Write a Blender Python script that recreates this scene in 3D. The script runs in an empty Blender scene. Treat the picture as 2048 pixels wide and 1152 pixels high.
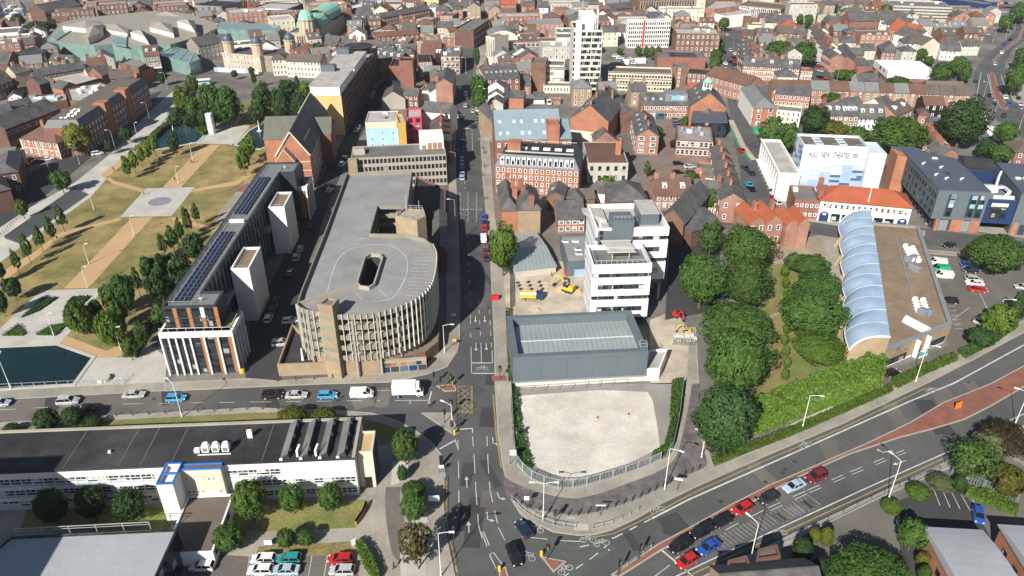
import bpy,bmesh,math,random
from math import cos,sin,pi,tau,atan2
RND=random.Random
from mathutils import Vector,Matrix
random.seed(11)
R=math.radians
SC=bpy.context.scene
COL=SC.collection
# ---------------------------------------------------------------- camera, sky, sun, exposure
FPX,TH,CH=1500.0,R(29.75),100.0
cam_d=bpy.data.cameras.new('camera');cam=bpy.data.objects.new('camera',cam_d);COL.objects.link(cam)
cam_d.sensor_width=36.0;cam_d.lens=36.0*FPX/2048.0;cam_d.clip_start=1.0;cam_d.clip_end=6000.0
cam.location=(0,0,CH);cam.rotation_euler=(R(90)-TH,0,0);SC.camera=cam
SUN_AZ,SUN_EL=R(63.2),R(34.0)
W_=bpy.data.worlds.new('World');SC.world=W_;W_.use_nodes=True
nt=W_.node_tree;nt.nodes.clear()
sky=nt.nodes.new('ShaderNodeTexSky');sky.sky_type='NISHITA';sky.sun_disc=False
sky.sun_elevation=SUN_EL;sky.sun_rotation=R(206.8);sky.air_density=1.0;sky.dust_density=0.6;sky.ozone_density=1.6
bg=nt.nodes.new('ShaderNodeBackground');bg.inputs[1].default_value=0.05
wo=nt.nodes.new('ShaderNodeOutputWorld');nt.links.new(sky.outputs[0],bg.inputs[0]);nt.links.new(bg.outputs[0],wo.inputs[0])
sun_d=bpy.data.lights.new('sun','SUN');sun_d.energy=5.0;sun_d.angle=R(0.5);sun_d.color=(1.0,0.945,0.85)
sun=bpy.data.objects.new('sun',sun_d);COL.objects.link(sun);sun.location=(-60,-120,200)
sun.rotation_euler=Vector((cos(SUN_AZ)*cos(SUN_EL),sin(SUN_AZ)*cos(SUN_EL),-sin(SUN_EL))).to_track_quat('-Z','Y').to_euler()
SC.view_settings.view_transform='Standard';SC.view_settings.look='None'
SC.view_settings.exposure=0.66;SC.view_settings.gamma=1.0;SC.view_settings.use_curve_mapping=False
SC.render.engine='CYCLES'
SC.cycles.max_bounces=5;SC.cycles.diffuse_bounces=2;SC.cycles.glossy_bounces=2;SC.cycles.transmission_bounces=3
SC.cycles.use_denoising=True
# ---------------------------------------------------------------- photo pixels <-> metres on the ground
c_,s_=cos(TH),sin(TH)
def G(px,py,z=0.0):
 u=(px-1024)/FPX;v=-(py-576)/FPX
 t=(z-CH)/(-s_+v*c_)
 return Vector((u*t,(c_+v*s_)*t))
def PJ(x,y,z):
 dz=z-CH;f=y*c_-dz*s_
 return 1024+FPX*x/f,576-FPX*(y*s_+dz*c_)/f,f
def HA(ax,ay,by,z0=0.0):
 lo,hi=z0,95.0
 for _ in range(40):
  m=(lo+hi)/2;p=G(ax,ay,m)
  if PJ(p.x,p.y,z0)[1]<by:lo=m
  else:hi=m
 return lo
# ---------------------------------------------------------------- materials
def srgb(r,g,b):
 f=lambda c:((c/255+0.055)/1.055)**2.4 if c>10 else c/255/12.92
 return(f(r),f(g),f(b))
MATS={}
def M(name,col=None,rough=0.85,var=0.14,sc=0.25,metal=0.0,spec=0.25,col2=None,c2sc=0.05,c2w=0.12,fine=0.5,line=None,coat=0.0,bump=0.0):
 """principled surface: base colour with two scales of noise, optional second colour in patches, optional seam lines"""
 if col is None:return MATS[name]
 m=bpy.data.materials.new(name);m.use_nodes=True;MATS[name]=m
 n=m.node_tree.nodes;l=m.node_tree.links;b=n['Principled BSDF']
 geo=n.new('ShaderNodeNewGeometry')
 def noise(scale,det=4,rgh=0.6):
  t=n.new('ShaderNodeTexNoise');t.inputs['Scale'].default_value=scale;t.inputs['Detail'].default_value=det
  t.inputs['Roughness'].default_value=rgh;l.new(geo.outputs['Position'],t.inputs['Vector']);return t
 def rng(sock,a0,a1,b0,b1):
  r=n.new('ShaderNodeMapRange');r.inputs[1].default_value=a0;r.inputs[2].default_value=a1
  r.inputs[3].default_value=b0;r.inputs[4].default_value=b1;l.new(sock,r.inputs[0]);return r.outputs[0]
 def mul(a,bsock):
  v=n.new('ShaderNodeVectorMath');v.operation='MULTIPLY';l.new(a,v.inputs[0]);l.new(bsock,v.inputs[1]);return v.outputs[0]
 base=n.new('ShaderNodeRGB');base.outputs[0].default_value=(*col,1);cs=base.outputs[0]
 if col2 is not None:
  t=noise(c2sc,6,0.65);f=rng(t.outputs[0],0.5-c2w,0.5+c2w,0,1)
  mx=n.new('ShaderNodeMixRGB');l.new(f,mx.inputs[0]);l.new(cs,mx.inputs[1]);mx.inputs[2].default_value=(*col2,1);cs=mx.outputs[0]
 oi=n.new('ShaderNodeObjectInfo');cs=mul(cs,oi.outputs['Color'])
 t1=noise(sc,6);cs=mul(cs,rng(t1.outputs[0],0.25,0.75,1-var,1+var))
 t2=noise(sc*14,3);cs=mul(cs,rng(t2.outputs[0],0.25,0.75,1-var*fine,1+var*fine))
 if line:
  (lx,ly,lz),per,wd,dark=line
  d=n.new('ShaderNodeVectorMath');d.operation='DOT_PRODUCT';l.new(geo.outputs['Position'],d.inputs[0]);d.inputs[1].default_value=(lx,ly,lz)
  mo=n.new('ShaderNodeMath');mo.operation='PINGPONG';mo.inputs[1].default_value=per;l.new(d.outputs['Value'],mo.inputs[0])
  cs=mul(cs,rng(mo.outputs[0],0,wd,dark,1.0))
 l.new(cs,b.inputs['Base Color']);b.inputs['Roughness'].default_value=rough;b.inputs['Metallic'].default_value=metal
 b.inputs['Specular IOR Level'].default_value=spec;b.inputs['Coat Weight'].default_value=coat;b.inputs['Coat Roughness'].default_value=0.08
 if bump:
  bp=n.new('ShaderNodeBump');bp.inputs['Strength'].default_value=bump;bp.inputs['Distance'].default_value=0.3
  l.new(t2.outputs[0],bp.inputs['Height']);l.new(bp.outputs[0],b.inputs['Normal'])
 return m
def glass(name,dark,light,share,snap=1.3,rough=0.07):
 m=bpy.data.materials.new(name);m.use_nodes=True;MATS[name]=m
 n=m.node_tree.nodes;l=m.node_tree.links;b=n['Principled BSDF']
 geo=n.new('ShaderNodeNewGeometry');sn=n.new('ShaderNodeVectorMath');sn.operation='SNAP';sn.inputs[1].default_value=(snap,snap,snap)
 l.new(geo.outputs['Position'],sn.inputs[0]);wn=n.new('ShaderNodeTexWhiteNoise');wn.noise_dimensions='3D';l.new(sn.outputs[0],wn.inputs[0])
 cr=n.new('ShaderNodeValToRGB');cr.color_ramp.interpolation='CONSTANT';e=cr.color_ramp.elements
 e[0].position=0;e[0].color=(*dark,1);e[1].position=1-share;e[1].color=(*light,1)
 k=cr.color_ramp.elements.new(0.4);k.color=(dark[0]*2.2,dark[1]*2.2,dark[2]*2.2,1)
 l.new(wn.outputs[0],cr.inputs[0]);l.new(cr.outputs[0],b.inputs['Base Color'])
 b.inputs['Roughness'].default_value=rough;b.inputs['Specular IOR Level'].default_value=0.6
 return m
def leaf(name,col,col2):
 m=bpy.data.materials.new(name);m.use_nodes=True;MATS[name]=m
 n=m.node_tree.nodes;l=m.node_tree.links;b=n['Principled BSDF'];out=n['Material Output']
 oi=n.new('ShaderNodeObjectInfo');geo=n.new('ShaderNodeNewGeometry')
 t=n.new('ShaderNodeTexNoise');t.inputs['Scale'].default_value=0.9;t.inputs['Detail'].default_value=5;l.new(geo.outputs['Position'],t.inputs['Vector'])
 r=n.new('ShaderNodeMapRange');r.inputs[1].default_value=.35;r.inputs[2].default_value=.65;l.new(t.outputs[0],r.inputs[0])
 mx=n.new('ShaderNodeMixRGB');mx.inputs[1].default_value=(*col,1);mx.inputs[2].default_value=(*col2,1);l.new(r.outputs[0],mx.inputs[0])
 v=n.new('ShaderNodeVectorMath');v.operation='MULTIPLY';l.new(mx.outputs[0],v.inputs[0]);l.new(oi.outputs['Color'],v.inputs[1])
 l.new(v.outputs[0],b.inputs['Base Color']);b.inputs['Roughness'].default_value=0.55;b.inputs['Specular IOR Level'].default_value=0.2
 tr=n.new('ShaderNodeBsdfTranslucent');l.new(v.outputs[0],tr.inputs[0])
 ms=n.new('ShaderNodeMixShader');ms.inputs[0].default_value=0.22;l.new(b.outputs[0],ms.inputs[1]);l.new(tr.outputs[0],ms.inputs[2]);l.new(ms.outputs[0],out.inputs[0])
 return m
M('ground',(.19,.175,.158),var=.3,sc=.06,col2=(.12,.115,.11),c2sc=.05)
M('asphalt',(.074,.076,.079),var=.2,sc=.12,col2=(.1,.1,.098),c2sc=.04,c2w=.1,bump=.1)
M('asphalt_old',(.115,.108,.098),var=.2,sc=.09,col2=(.15,.135,.12),c2sc=.06)
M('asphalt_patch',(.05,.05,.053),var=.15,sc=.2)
M('paving',(.33,.305,.262),var=.2,sc=.12,col2=(.24,.222,.192),c2sc=.09,line=((1,.1,0),.9,.06,.82))
M('paving_buff',(.33,.275,.2),var=.18,sc=.12,col2=(.26,.21,.15),c2sc=.08)
M('stone_paving',(.47,.45,.41),var=.14,sc=.15,col2=(.38,.365,.34),c2sc=.12,line=((.8,.6,0),1.5,.08,.9))
M('plaza_circle',(.2,.215,.23),var=.1)
M('kerb',(.33,.31,.27),var=.15)
M('setts',(.16,.135,.135),var=.45,sc=.5,col2=(.115,.11,.115),c2sc=.35,fine=.9,bump=.4)
M('brick_paving',(.25,.1,.07),var=.22,sc=.3,col2=(.19,.09,.066),c2sc=.2);M('brown_paving',(.2,.145,.125),var=.2,sc=.3)
M('buff_gravel',(.47,.32,.165),var=.12,sc=.2,col2=(.42,.28,.15),c2sc=.1)
M('concrete_lot',(.6,.57,.51),var=.16,sc=.14,col2=(.47,.435,.38),c2sc=.09,c2w=.12,fine=.9)
M('lot_edge',(.25,.24,.225),var=.2,sc=.2)
M('dirt',(.47,.41,.33),var=.22,sc=.25,col2=(.36,.31,.25),c2sc=.15)
M('dry_grass',(.3,.22,.1),var=.42,sc=.16,col2=(.15,.15,.05),c2sc=.035,c2w=.13,fine=.9,bump=.5)
M('grass',(.14,.175,.05),var=.3,sc=.2,col2=(.22,.185,.075),c2sc=.06,fine=.9,bump=.5)
M('soil',(.09,.065,.045),var=.3,sc=.5)
M('moss_roof',(.2,.165,.12),var=.3,sc=.4,fine=.9)
M('paint_white',(.5,.5,.49),var=.3,sc=.5);M('paint_worn',(.19,.185,.175),var=.3,sc=.6)
M('paint_yellow',(.4,.3,.1),var=.2,sc=.5)
M('cycle_green',(.085,.1,.085),var=.2,sc=.2)
m=M('water',(.006,.022,.026),rough=.08,var=.3,spec=.3,sc=.15,bump=.3);m2=M('water_blue',(.012,.035,.055),rough=.06,var=.15,sc=.4,spec=.5,bump=.25)
M('brick_red',(.25,.11,.08),var=.2,sc=.35,col2=(.2,.1,.078),c2sc=.25,fine=.8)
M('brick_orange',(.36,.165,.1),var=.17,sc=.35,col2=(.31,.135,.085),c2sc=.2,fine=.8)
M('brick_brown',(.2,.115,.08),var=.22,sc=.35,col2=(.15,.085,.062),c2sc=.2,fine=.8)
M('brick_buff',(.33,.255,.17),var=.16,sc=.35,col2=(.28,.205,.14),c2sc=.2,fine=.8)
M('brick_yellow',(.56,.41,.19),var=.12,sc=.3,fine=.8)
M('brick_dark',(.13,.075,.06),var=.22,sc=.35,fine=.8)
M('brick_pink',(.33,.19,.145),var=.2,sc=.3,col2=(.28,.14,.1),c2sc=.2,fine=.8)
M('render_white',(.72,.71,.68),var=.06,sc=.3)
M('render_cream',(.6,.55,.44),var=.1,sc=.3,col2=(.52,.47,.38),c2sc=.15)
M('render_grey',(.42,.4,.36),var=.14,sc=.3)
M('white_tile',(.7,.705,.7),var=.04,sc=.3,rough=.45,spec=.4,line=((0,0,1),.45,.02,.93))
M('render_blue',(.33,.52,.72),var=.06);M('render_pink',(.5,.05,.1),var=.1);M('render_ochre',(.55,.33,.08),var=.1)
M('stone',(.5,.43,.32),var=.2,sc=.4,col2=(.38,.32,.24),c2sc=.2)
M('stone_dark',(.25,.22,.18),var=.25,sc=.4)
M('concrete',(.38,.35,.29),var=.16,sc=.4,col2=(.3,.28,.235),c2sc=.2)
M('concrete_green',(.23,.22,.17),var=.2,sc=.4)
M('concrete_pale',(.55,.53,.48),var=.12,sc=.4)
M('clad_grey',(.105,.13,.15),var=.06,sc=.3,rough=.5,spec=.4,line=((1,.15,0),.3,.03,.86))
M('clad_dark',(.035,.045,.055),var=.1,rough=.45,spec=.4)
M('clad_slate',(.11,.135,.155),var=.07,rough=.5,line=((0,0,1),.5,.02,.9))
M('clad_navy',(.02,.04,.115),var=.1,rough=.45)
M('copper_panel',(.33,.15,.07),var=.08,rough=.55)
M('copper_green',(.24,.46,.37),var=.13,sc=.4)
M('panel_white',(.74,.75,.76),var=.03,rough=.4,spec=.4);M('panel_cool',(.56,.62,.68),var=.03,rough=.4,spec=.4);M('panel_pale',(.38,.47,.55),var=.04,rough=.45);M('panel_mid',(.21,.31,.45),var=.04,rough=.45);M('panel_dark',(.075,.12,.2),var=.05,rough=.45)
M('slate',(.078,.078,.085),var=.25,sc=.4,rough=.6,fine=.9,col2=(.11,.105,.1),c2sc=.2)
M('slate_brown',(.13,.1,.082),var=.25,sc=.4,rough=.75,fine=.9,col2=(.1,.085,.075),c2sc=.2)
M('tile_brown',(.15,.085,.065),var=.22,sc=.4,fine=.9,col2=(.12,.065,.05),c2sc=.2)
M('tile_red',(.33,.1,.05),var=.2,sc=.4,fine=.9,col2=(.31,.08,.042),c2sc=.2)
M('tile_grey',(.17,.175,.18),var=.14,sc=.4,fine=.8)
M('tile_green',(.12,.13,.105),var=.18,sc=.4,fine=.8)
M('felt_dark',(.024,.024,.028),var=.4,sc=.15,col2=(.05,.048,.05),c2sc=.08,rough=.7)
M('felt_grey',(.17,.168,.165),var=.2,sc=.2,col2=(.125,.124,.125),c2sc=.12)
M('felt_brown',(.15,.12,.1),var=.2,sc=.3,col2=(.115,.1,.088),c2sc=.15)
M('felt_light',(.42,.4,.37),var=.16,sc=.25,col2=(.33,.315,.3),c2sc=.15)
M('sedum',(.235,.175,.12),var=.2,sc=.35,col2=(.185,.145,.105),c2sc=.12,fine=1.0)
M('deck_grey',(.26,.26,.257),var=.2,sc=.12,col2=(.235,.235,.235),c2sc=.08,rough=.7)
M('metal_roof',(.36,.41,.41),var=.08,rough=.4,metal=.3,line=((1,.07,0),.55,.16,.68))
M('metal_grey',(.24,.265,.29),var=.1,rough=.45,metal=.2)
M('metal_slate',(.085,.105,.13),var=.09,rough=.5,metal=.1,line=((.3,-1,0),.6,.04,.85))
M('metal_pale',(.6,.62,.62),var=.08,rough=.45);M('metal_white',(.82,.82,.8),var=.05,rough=.5)
M('zinc',(.25,.33,.37),var=.12,rough=.4,metal=.2,line=((1,0,0),.5,.05,.8))
M('membrane_blue',(.3,.4,.53),var=.16,sc=.25,rough=.4,spec=.5)
M('mall_roof',(.27,.25,.22),var=.1,sc=.3);M('mall_glass',(.17,.265,.245),var=.2,sc=.4,rough=.12,spec=.6)
M('timber',(.42,.27,.13),var=.2,sc=.6);M('timber_pale',(.5,.36,.2),var=.15)
M('black',(.015,.015,.016),var=.2,rough=.5);M('dark_grey',(.05,.05,.052),var=.2,rough=.6);M('mid_grey',(.2,.2,.2),var=.15)
M('galv',(.46,.47,.46),var=.1,rough=.45,metal=.3);M('fence_green',(.2,.27,.26),var=.12,rough=.6);M('palisade',(.42,.47,.49),var=.1,rough=.5)
M('lamp_pole',(.72,.72,.7),var=.06,rough=.5)
M('red',(.5,.03,.025),var=.1,rough=.4);M('yellow',(.6,.4,.04),var=.1,rough=.4);M('blue',(.03,.16,.5),var=.1,rough=.4);M('blue_trim',(.035,.17,.6),var=.06,rough=.4)
M('orange',(.75,.2,.03),var=.1,rough=.5);M('teal',(.04,.4,.42),var=.1,rough=.4);M('green_net',(.05,.33,.19),var=.15)
M('hall_roof',(.33,.345,.37),var=.1,sc=.15,rough=.6,fine=.8);M('solar',(.012,.02,.05),var=.15,sc=.6,rough=.15,spec=.6);M('white_stuff',(.8,.8,.78),var=.04)
M('bark',(.12,.085,.055),var=.25,sc=1.0);M('bark_pale',(.33,.28,.22),var=.2,sc=1.0)
M('blind',(.6,.58,.5),var=.2,sc=.6);M('blue_tarp',(.05,.13,.5),var=.12);M('text_dark',(.14,.13,.12),var=.1)
M('skin',(.5,.3,.2),var=.05);M('cloth_dark',(.03,.03,.04),var=.2);M('cloth_tint',(.6,.6,.6),var=.15)
glass('glass',(.02,.026,.032),(.4,.4,.37),.2)
glass('glass_dark',(.012,.016,.02),(.3,.31,.3),.08)
glass('glass_teal',(.02,.04,.048),(.33,.4,.38),.14,1.7)
glass('glass_office',(.03,.036,.04),(.5,.49,.44),.33,1.6)
glass('glass_clear',(.1,.2,.24),(.4,.5,.5),.2,2.0)
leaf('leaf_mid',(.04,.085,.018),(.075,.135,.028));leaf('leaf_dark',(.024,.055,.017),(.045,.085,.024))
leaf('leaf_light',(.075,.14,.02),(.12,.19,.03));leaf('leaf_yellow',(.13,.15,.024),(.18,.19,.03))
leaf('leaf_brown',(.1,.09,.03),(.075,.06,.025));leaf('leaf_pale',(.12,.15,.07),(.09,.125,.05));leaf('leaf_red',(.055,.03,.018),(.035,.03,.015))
paint=M('car_paint',(1,1,1),rough=.3,var=.02,spec=.5,coat=.6)
M('car_glass',(.01,.012,.015),rough=.06,var=.1,spec=.6);M('tyre',(.018,.018,.018),var=.2);M('headlamp',(.7,.72,.72),rough=.1,var=.02);M('tail_lamp',(.4,.01,.01),rough=.2,var=.02)
# ---------------------------------------------------------------- mesh building
def area2(p):return sum(p[i][0]*p[(i+1)%len(p)][1]-p[(i+1)%len(p)][0]*p[i][1]for i in range(len(p)))
def ccw(p):
 p=[(q[0],q[1])for q in p]
 return p if area2(p)>0 else p[::-1]
def inset(p,t):
 p=ccw(p);n=len(p);out=[]
 for i in range(n):
  a,b,c=Vector(p[i-1]),Vector(p[i]),Vector(p[(i+1)%n])
  d1=(b-a).normalized();d2=(c-b).normalized();n1=Vector((-d1.y,d1.x));n2=Vector((-d2.y,d2.x))
  k=n1+n2;k=k/max(k.length_squared,.3)*2
  out.append((b.x+k.x*t,b.y+k.y*t))
 return out
class MB:
 def __init__(s):s.v=[];s.f=[];s.m=[]
 def face(s,pts,m=0):
  i=len(s.v);s.v.extend([tuple(p)for p in pts]);s.f.append(tuple(range(i,i+len(pts))));s.m.append(m);return s
 def box(s,x0,y0,z0,x1,y1,z1,m=0,bottom=True):
  return s.prism([(x0,y0),(x1,y0),(x1,y1),(x0,y1)],z0,z1,m,bottom=bottom)
 def prism(s,poly,z0,z1,m=0,mt=None,bottom=False,top=True):
  p=ccw(poly);n=len(p);i=len(s.v)
  s.v.extend([(q[0],q[1],z0)for q in p]);s.v.extend([(q[0],q[1],z1)for q in p])
  for k in range(n):
   j=(k+1)%n;s.f.append((i+k,i+j,i+n+j,i+n+k));s.m.append(m)
  if top:s.f.append(tuple(range(i+n,i+2*n)));s.m.append(m if mt is None else mt)
  if bottom:s.f.append(tuple(range(i+n-1,i-1,-1)));s.m.append(m)
  return s
 def ringwall(s,poly,t,z0,z1,zi,m=0):
  p=ccw(poly);q=inset(p,t);n=len(p)
  for k in range(n):
   j=(k+1)%n;a,b,c,d=p[k],p[j],q[j],q[k]
   s.face([(*a,z0),(*b,z0),(*b,z1),(*a,z1)],m);s.face([(*a,z1),(*b,z1),(*c,z1),(*d,z1)],m)
   s.face([(*d,z1),(*c,z1),(*c,zi),(*d,zi)],m)
  return q
 def cyl(s,x,y,z0,z1,r,n=8,m=0,r2=None):
  r2=r if r2 is None else r2;i=len(s.v)
  for k in range(n):s.v.append((x+r*cos(k*tau/n),y+r*sin(k*tau/n),z0))
  for k in range(n):s.v.append((x+r2*cos(k*tau/n),y+r2*sin(k*tau/n),z1))
  for k in range(n):
   j=(k+1)%n;s.f.append((i+k,i+j,i+n+j,i+n+k));s.m.append(m)
  s.f.append(tuple(range(i+n,i+2*n)));s.m.append(m);s.f.append(tuple(range(i+n-1,i-1,-1)));s.m.append(m);return s
 def bar(s,p,q,w,h=None,m=0):
  h=w if h is None else h;p=Vector(p);q=Vector(q);d=(q-p).normalized()
  up=Vector((0,0,1))if abs(d.z)<.95 else Vector((1,0,0));a=d.cross(up).normalized()*w/2;b=a.cross(d).normalized()*h/2
  P0=[p-a-b,p+a-b,p+a+b,p-a+b];P1=[x+(q-p)for x in P0];i=len(s.v)
  s.v.extend([tuple(x)for x in P0+P1])
  for f in((0,3,2,1),(4,5,6,7),(0,1,5,4),(1,2,6,5),(2,3,7,6),(3,0,4,7)):s.f.append(tuple(i+k for k in f));s.m.append(m)
  return s
 def tube(s,pts,r,n=6,m=0):
  for a,b in zip(pts,pts[1:]):s.bar(a,b,r*2,r*2,m)
  return s
 def dome(s,x,y,z,r,hgt,n=10,rings=4,m=0):
  i=len(s.v)
  for k in range(rings):
   a=k/rings*pi/2
   for q in range(n):s.v.append((x+r*cos(a)*cos(q*tau/n),y+r*cos(a)*sin(q*tau/n),z+hgt*sin(a)))
  s.v.append((x,y,z+hgt));t=len(s.v)-1
  for k in range(rings-1):
   for q in range(n):s.f.append((i+k*n+q,i+k*n+(q+1)%n,i+(k+1)*n+(q+1)%n,i+(k+1)*n+q));s.m.append(m)
  for q in range(n):s.f.append((i+(rings-1)*n+q,i+(rings-1)*n+(q+1)%n,t));s.m.append(m)
  return s
 def mesh(s,name,mats,smooth=False):
  me=bpy.data.meshes.new(name);me.from_pydata(s.v,[],s.f)
  for k in(mats if isinstance(mats,(list,tuple))else[mats]):me.materials.append(MATS[k]if isinstance(k,str)else k)
  me.polygons.foreach_set('material_index',s.m)
  if smooth:me.polygons.foreach_set('use_smooth',[True]*len(s.f))
  me.update();return me
def link(name,data,parent=None,loc=None,rz=None,sc=None,color=None):
 o=bpy.data.objects.new(name,data);COL.objects.link(o)
 if parent is not None:o.parent=parent
 if loc is not None:o.location=loc
 if rz is not None:o.rotation_euler=(0,0,rz)
 if sc is not None:o.scale=sc
 if color is not None:o.color=(*color,1)
 return o
def tag(o,label,cat,group=None,kind=None):
 o['label']=label;o['category']=cat
 if group:o['group']=group
 if kind:o['kind']=kind
 return o
def put(mb,name,mats,parent=None,**k):return link(name,mb.mesh(name,mats),parent,**k)
def struct(name,mb,mats,parent=None):
 o=put(mb,name,mats,parent)
 if parent is None:o['kind']='structure'
 return o
def empty(name,loc,rz=0.0):
 o=link(name,None,None,loc,rz);o.empty_display_size=1;return o
FOOT=[]
def sheet(name,px,z,mat,parent=None,world=False):
 p=[(q if world else G(*q))for q in px];FOOT.append([tuple(q)[:2]for q in p]);mb=MB();mb.face([(q[0],q[1],z)for q in ccw(p)]);return struct(name,mb,mat,parent)
def slab(name,px,h,mat,z0=0.0,kerb='kerb'):
 p=ccw([G(*q)for q in px]);FOOT.append(p);mb=MB();q=inset(p,.28)
 mb.prism(p,z0,h,1,top=False);n=len(p)
 for k in range(n):j=(k+1)%n;mb.face([(*p[k],h),(*p[j],h),(*q[j],h),(*q[k],h)],1)
 mb.face([(*a,h)for a in q],0);return struct(name,mb,[mat,kerb])
# ---------------------------------------------------------------- building kit
WCACHE={}
def win_mesh(w,h,style):
 """one window, origin at the sill centre, facing -y: proud frame, pane set back in it, sill"""
 k=(round(w,2),round(h,2),style)
 if k in WCACHE:return WCACHE[k]
 mb=MB();win_into(mb,0,0,0,w,h,style,0.0)
 fm={'sash':'panel_white','dark':'dark_grey','plain':'dark_grey','arch':'panel_white','stone':'stone','office':'metal_white','blue':'panel_pale'}[style]
 gm={'office':'glass_office','plain':'glass_dark','dark':'glass_dark'}.get(style,'glass')
 WCACHE[k]=mb.mesh('window',[fm,gm]);return WCACHE[k]
def win_into(mb,x,y,z,w,h,style,ang):
 ca,sa=cos(ang),sin(ang)
 def T(a,b,c):return(x+a*ca-b*sa,y+a*sa+b*ca,z+c)
 t=.16 if style in('sash','arch','stone')else.09;o=-.07;gi=-.02
 A=[(-w/2,0),(w/2,0),(w/2,h),(-w/2,h)];B=[(-w/2+t,t),(w/2-t,t),(w/2-t,h-t),(-w/2+t,h-t)]
 for k in range(4):
  j=(k+1)%4;a,b,c,d=A[k],A[j],B[j],B[k]
  mb.face([T(a[0],o,a[1]),T(b[0],o,b[1]),T(c[0],o,c[1]),T(d[0],o,d[1])],0)
  mb.face([T(a[0],.05,a[1]),T(b[0],.05,b[1]),T(b[0],o,b[1]),T(a[0],o,a[1])],0)
  mb.face([T(d[0],o,d[1]),T(c[0],o,c[1]),T(c[0],gi,c[1]),T(d[0],gi,d[1])],0)
 mb.face([T(B[0][0],gi,B[0][1]),T(B[1][0],gi,B[1][1]),T(B[2][0],gi,B[2][1]),T(B[3][0],gi,B[3][1])],1)
 if style in('sash','office'):
  mb.face([T(-w/2+t,o,h*.5-.04),T(w/2-t,o,h*.5-.04),T(w/2-t,o,h*.5+.04),T(-w/2+t,o,h*.5+.04)],0)
class Fr:
 """local frame of a building: u runs along its front, v goes back from the front"""
 def __init__(s,A,B,h,z0=0.0,ang=None):
  a=G(*A,h);b=G(*B,h);d=b-a;s.W=d.length;s.o=a;s.ang=atan2(d.y,d.x)if ang is None else R(ang);s.z0=z0
  s.ex=Vector((cos(s.ang),sin(s.ang)));s.ey=Vector((-s.ex.y,s.ex.x))
  if ang is not None:s.W=d.dot(s.ex)
 def L(s,px,py,z):
  d=G(px,py,z+s.z0)-s.o;return(d.dot(s.ex),d.dot(s.ey))
 def Wd(s,u,v):p=s.o+s.ex*u+s.ey*v;return p
 def P(s,u,v,z):p=s.Wd(u,v);return PJ(p.x,p.y,z+s.z0)
 def empty(s,name):return empty(name,(s.o.x,s.o.y,s.z0),s.ang)
SIDES={'F':0,'R':1,'K':2,'L':3}
def side_line(W,D,sd):
 return{'F':((0,0),(W,0),0),'R':((W,0),(W,D),pi/2),'K':((W,D),(0,D),pi),'L':((0,D),(0,0),-pi/2)}[sd]
def windows(e,fr,W,D,h,sd,rows,cols,w,hh,style='sash',z_first=None,z_step=None,margin=None,name='window',skip=None,off=(0,0),zoff=0):
 """a grid of windows on one face: separate parts where the photograph shows them apart, one joined part where they are a few pixels"""
 (x0,y0),(x1,y1),ang=side_line(W,D,sd);x0+=off[0];x1+=off[0];y0+=off[1];y1+=off[1]
 L=math.hypot(x1-x0,y1-y0);st=z_step or h/rows;zf=st*.32 if z_first is None else z_first
 mg=(L/cols)*.5 if margin is None else margin
 step=(L-2*mg)/max(cols-1,1);dx,dy=(x1-x0)/L,(y1-y0)/L;spots=[]
 for r in range(rows):
  for c in range(cols):
   if skip and skip(r,c):continue
   d=mg+step*c if cols>1 else L/2
   spots.append((x0+dx*d,y0+dy*d,zf+st*r+zoff))
 if not spots:return
 mx,my,mz=spots[len(spots)//2];p=fr.P(mx+dy*.03,my-dx*.03,mz);q=fr.P(mx+dx*w,my+dy*w,mz)
 vx=abs(p[0]-q[0]);q2=fr.P(mx,my,mz+hh);vy=abs(p[1]-q2[1])
 if math.hypot(*[vx,abs(p[1]-q[1])])>=6.5 and len(spots)<=300:
  me=win_mesh(w,hh,style)
  for(x,y,z)in spots:link(name,me,e,(x,y,z),ang)
 else:
  mb=MB()
  for(x,y,z)in spots:win_into(mb,x,y,z,w,hh,style,ang)
  o=put(mb,name+'s' if not name.endswith('s')else name,[win_mesh(w,hh,style).materials[0],win_mesh(w,hh,style).materials[1]],e);o['kind']='stuff'
def slope(mb,a,b,c,d,t=.16,m=0):
 """a roof plane a-b (eave) c-d (ridge), a few centimetres thick"""
 P=[Vector(x)for x in(a,b,c,d)];n=(P[1]-P[0]).cross(P[3]-P[0])
 if n.length<1e-6:n=(P[1]-P[0]).cross(P[2]-P[0])
 n.normalize();n=n if n.z>0 else-n;Q=[p+n*t for p in P]
 mb.face(Q,m)
 for k in range(4):
  j=(k+1)%4
  if(P[k]-P[j]).length>1e-4:mb.face([P[k],P[j],Q[j],Q[k]],m)
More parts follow.
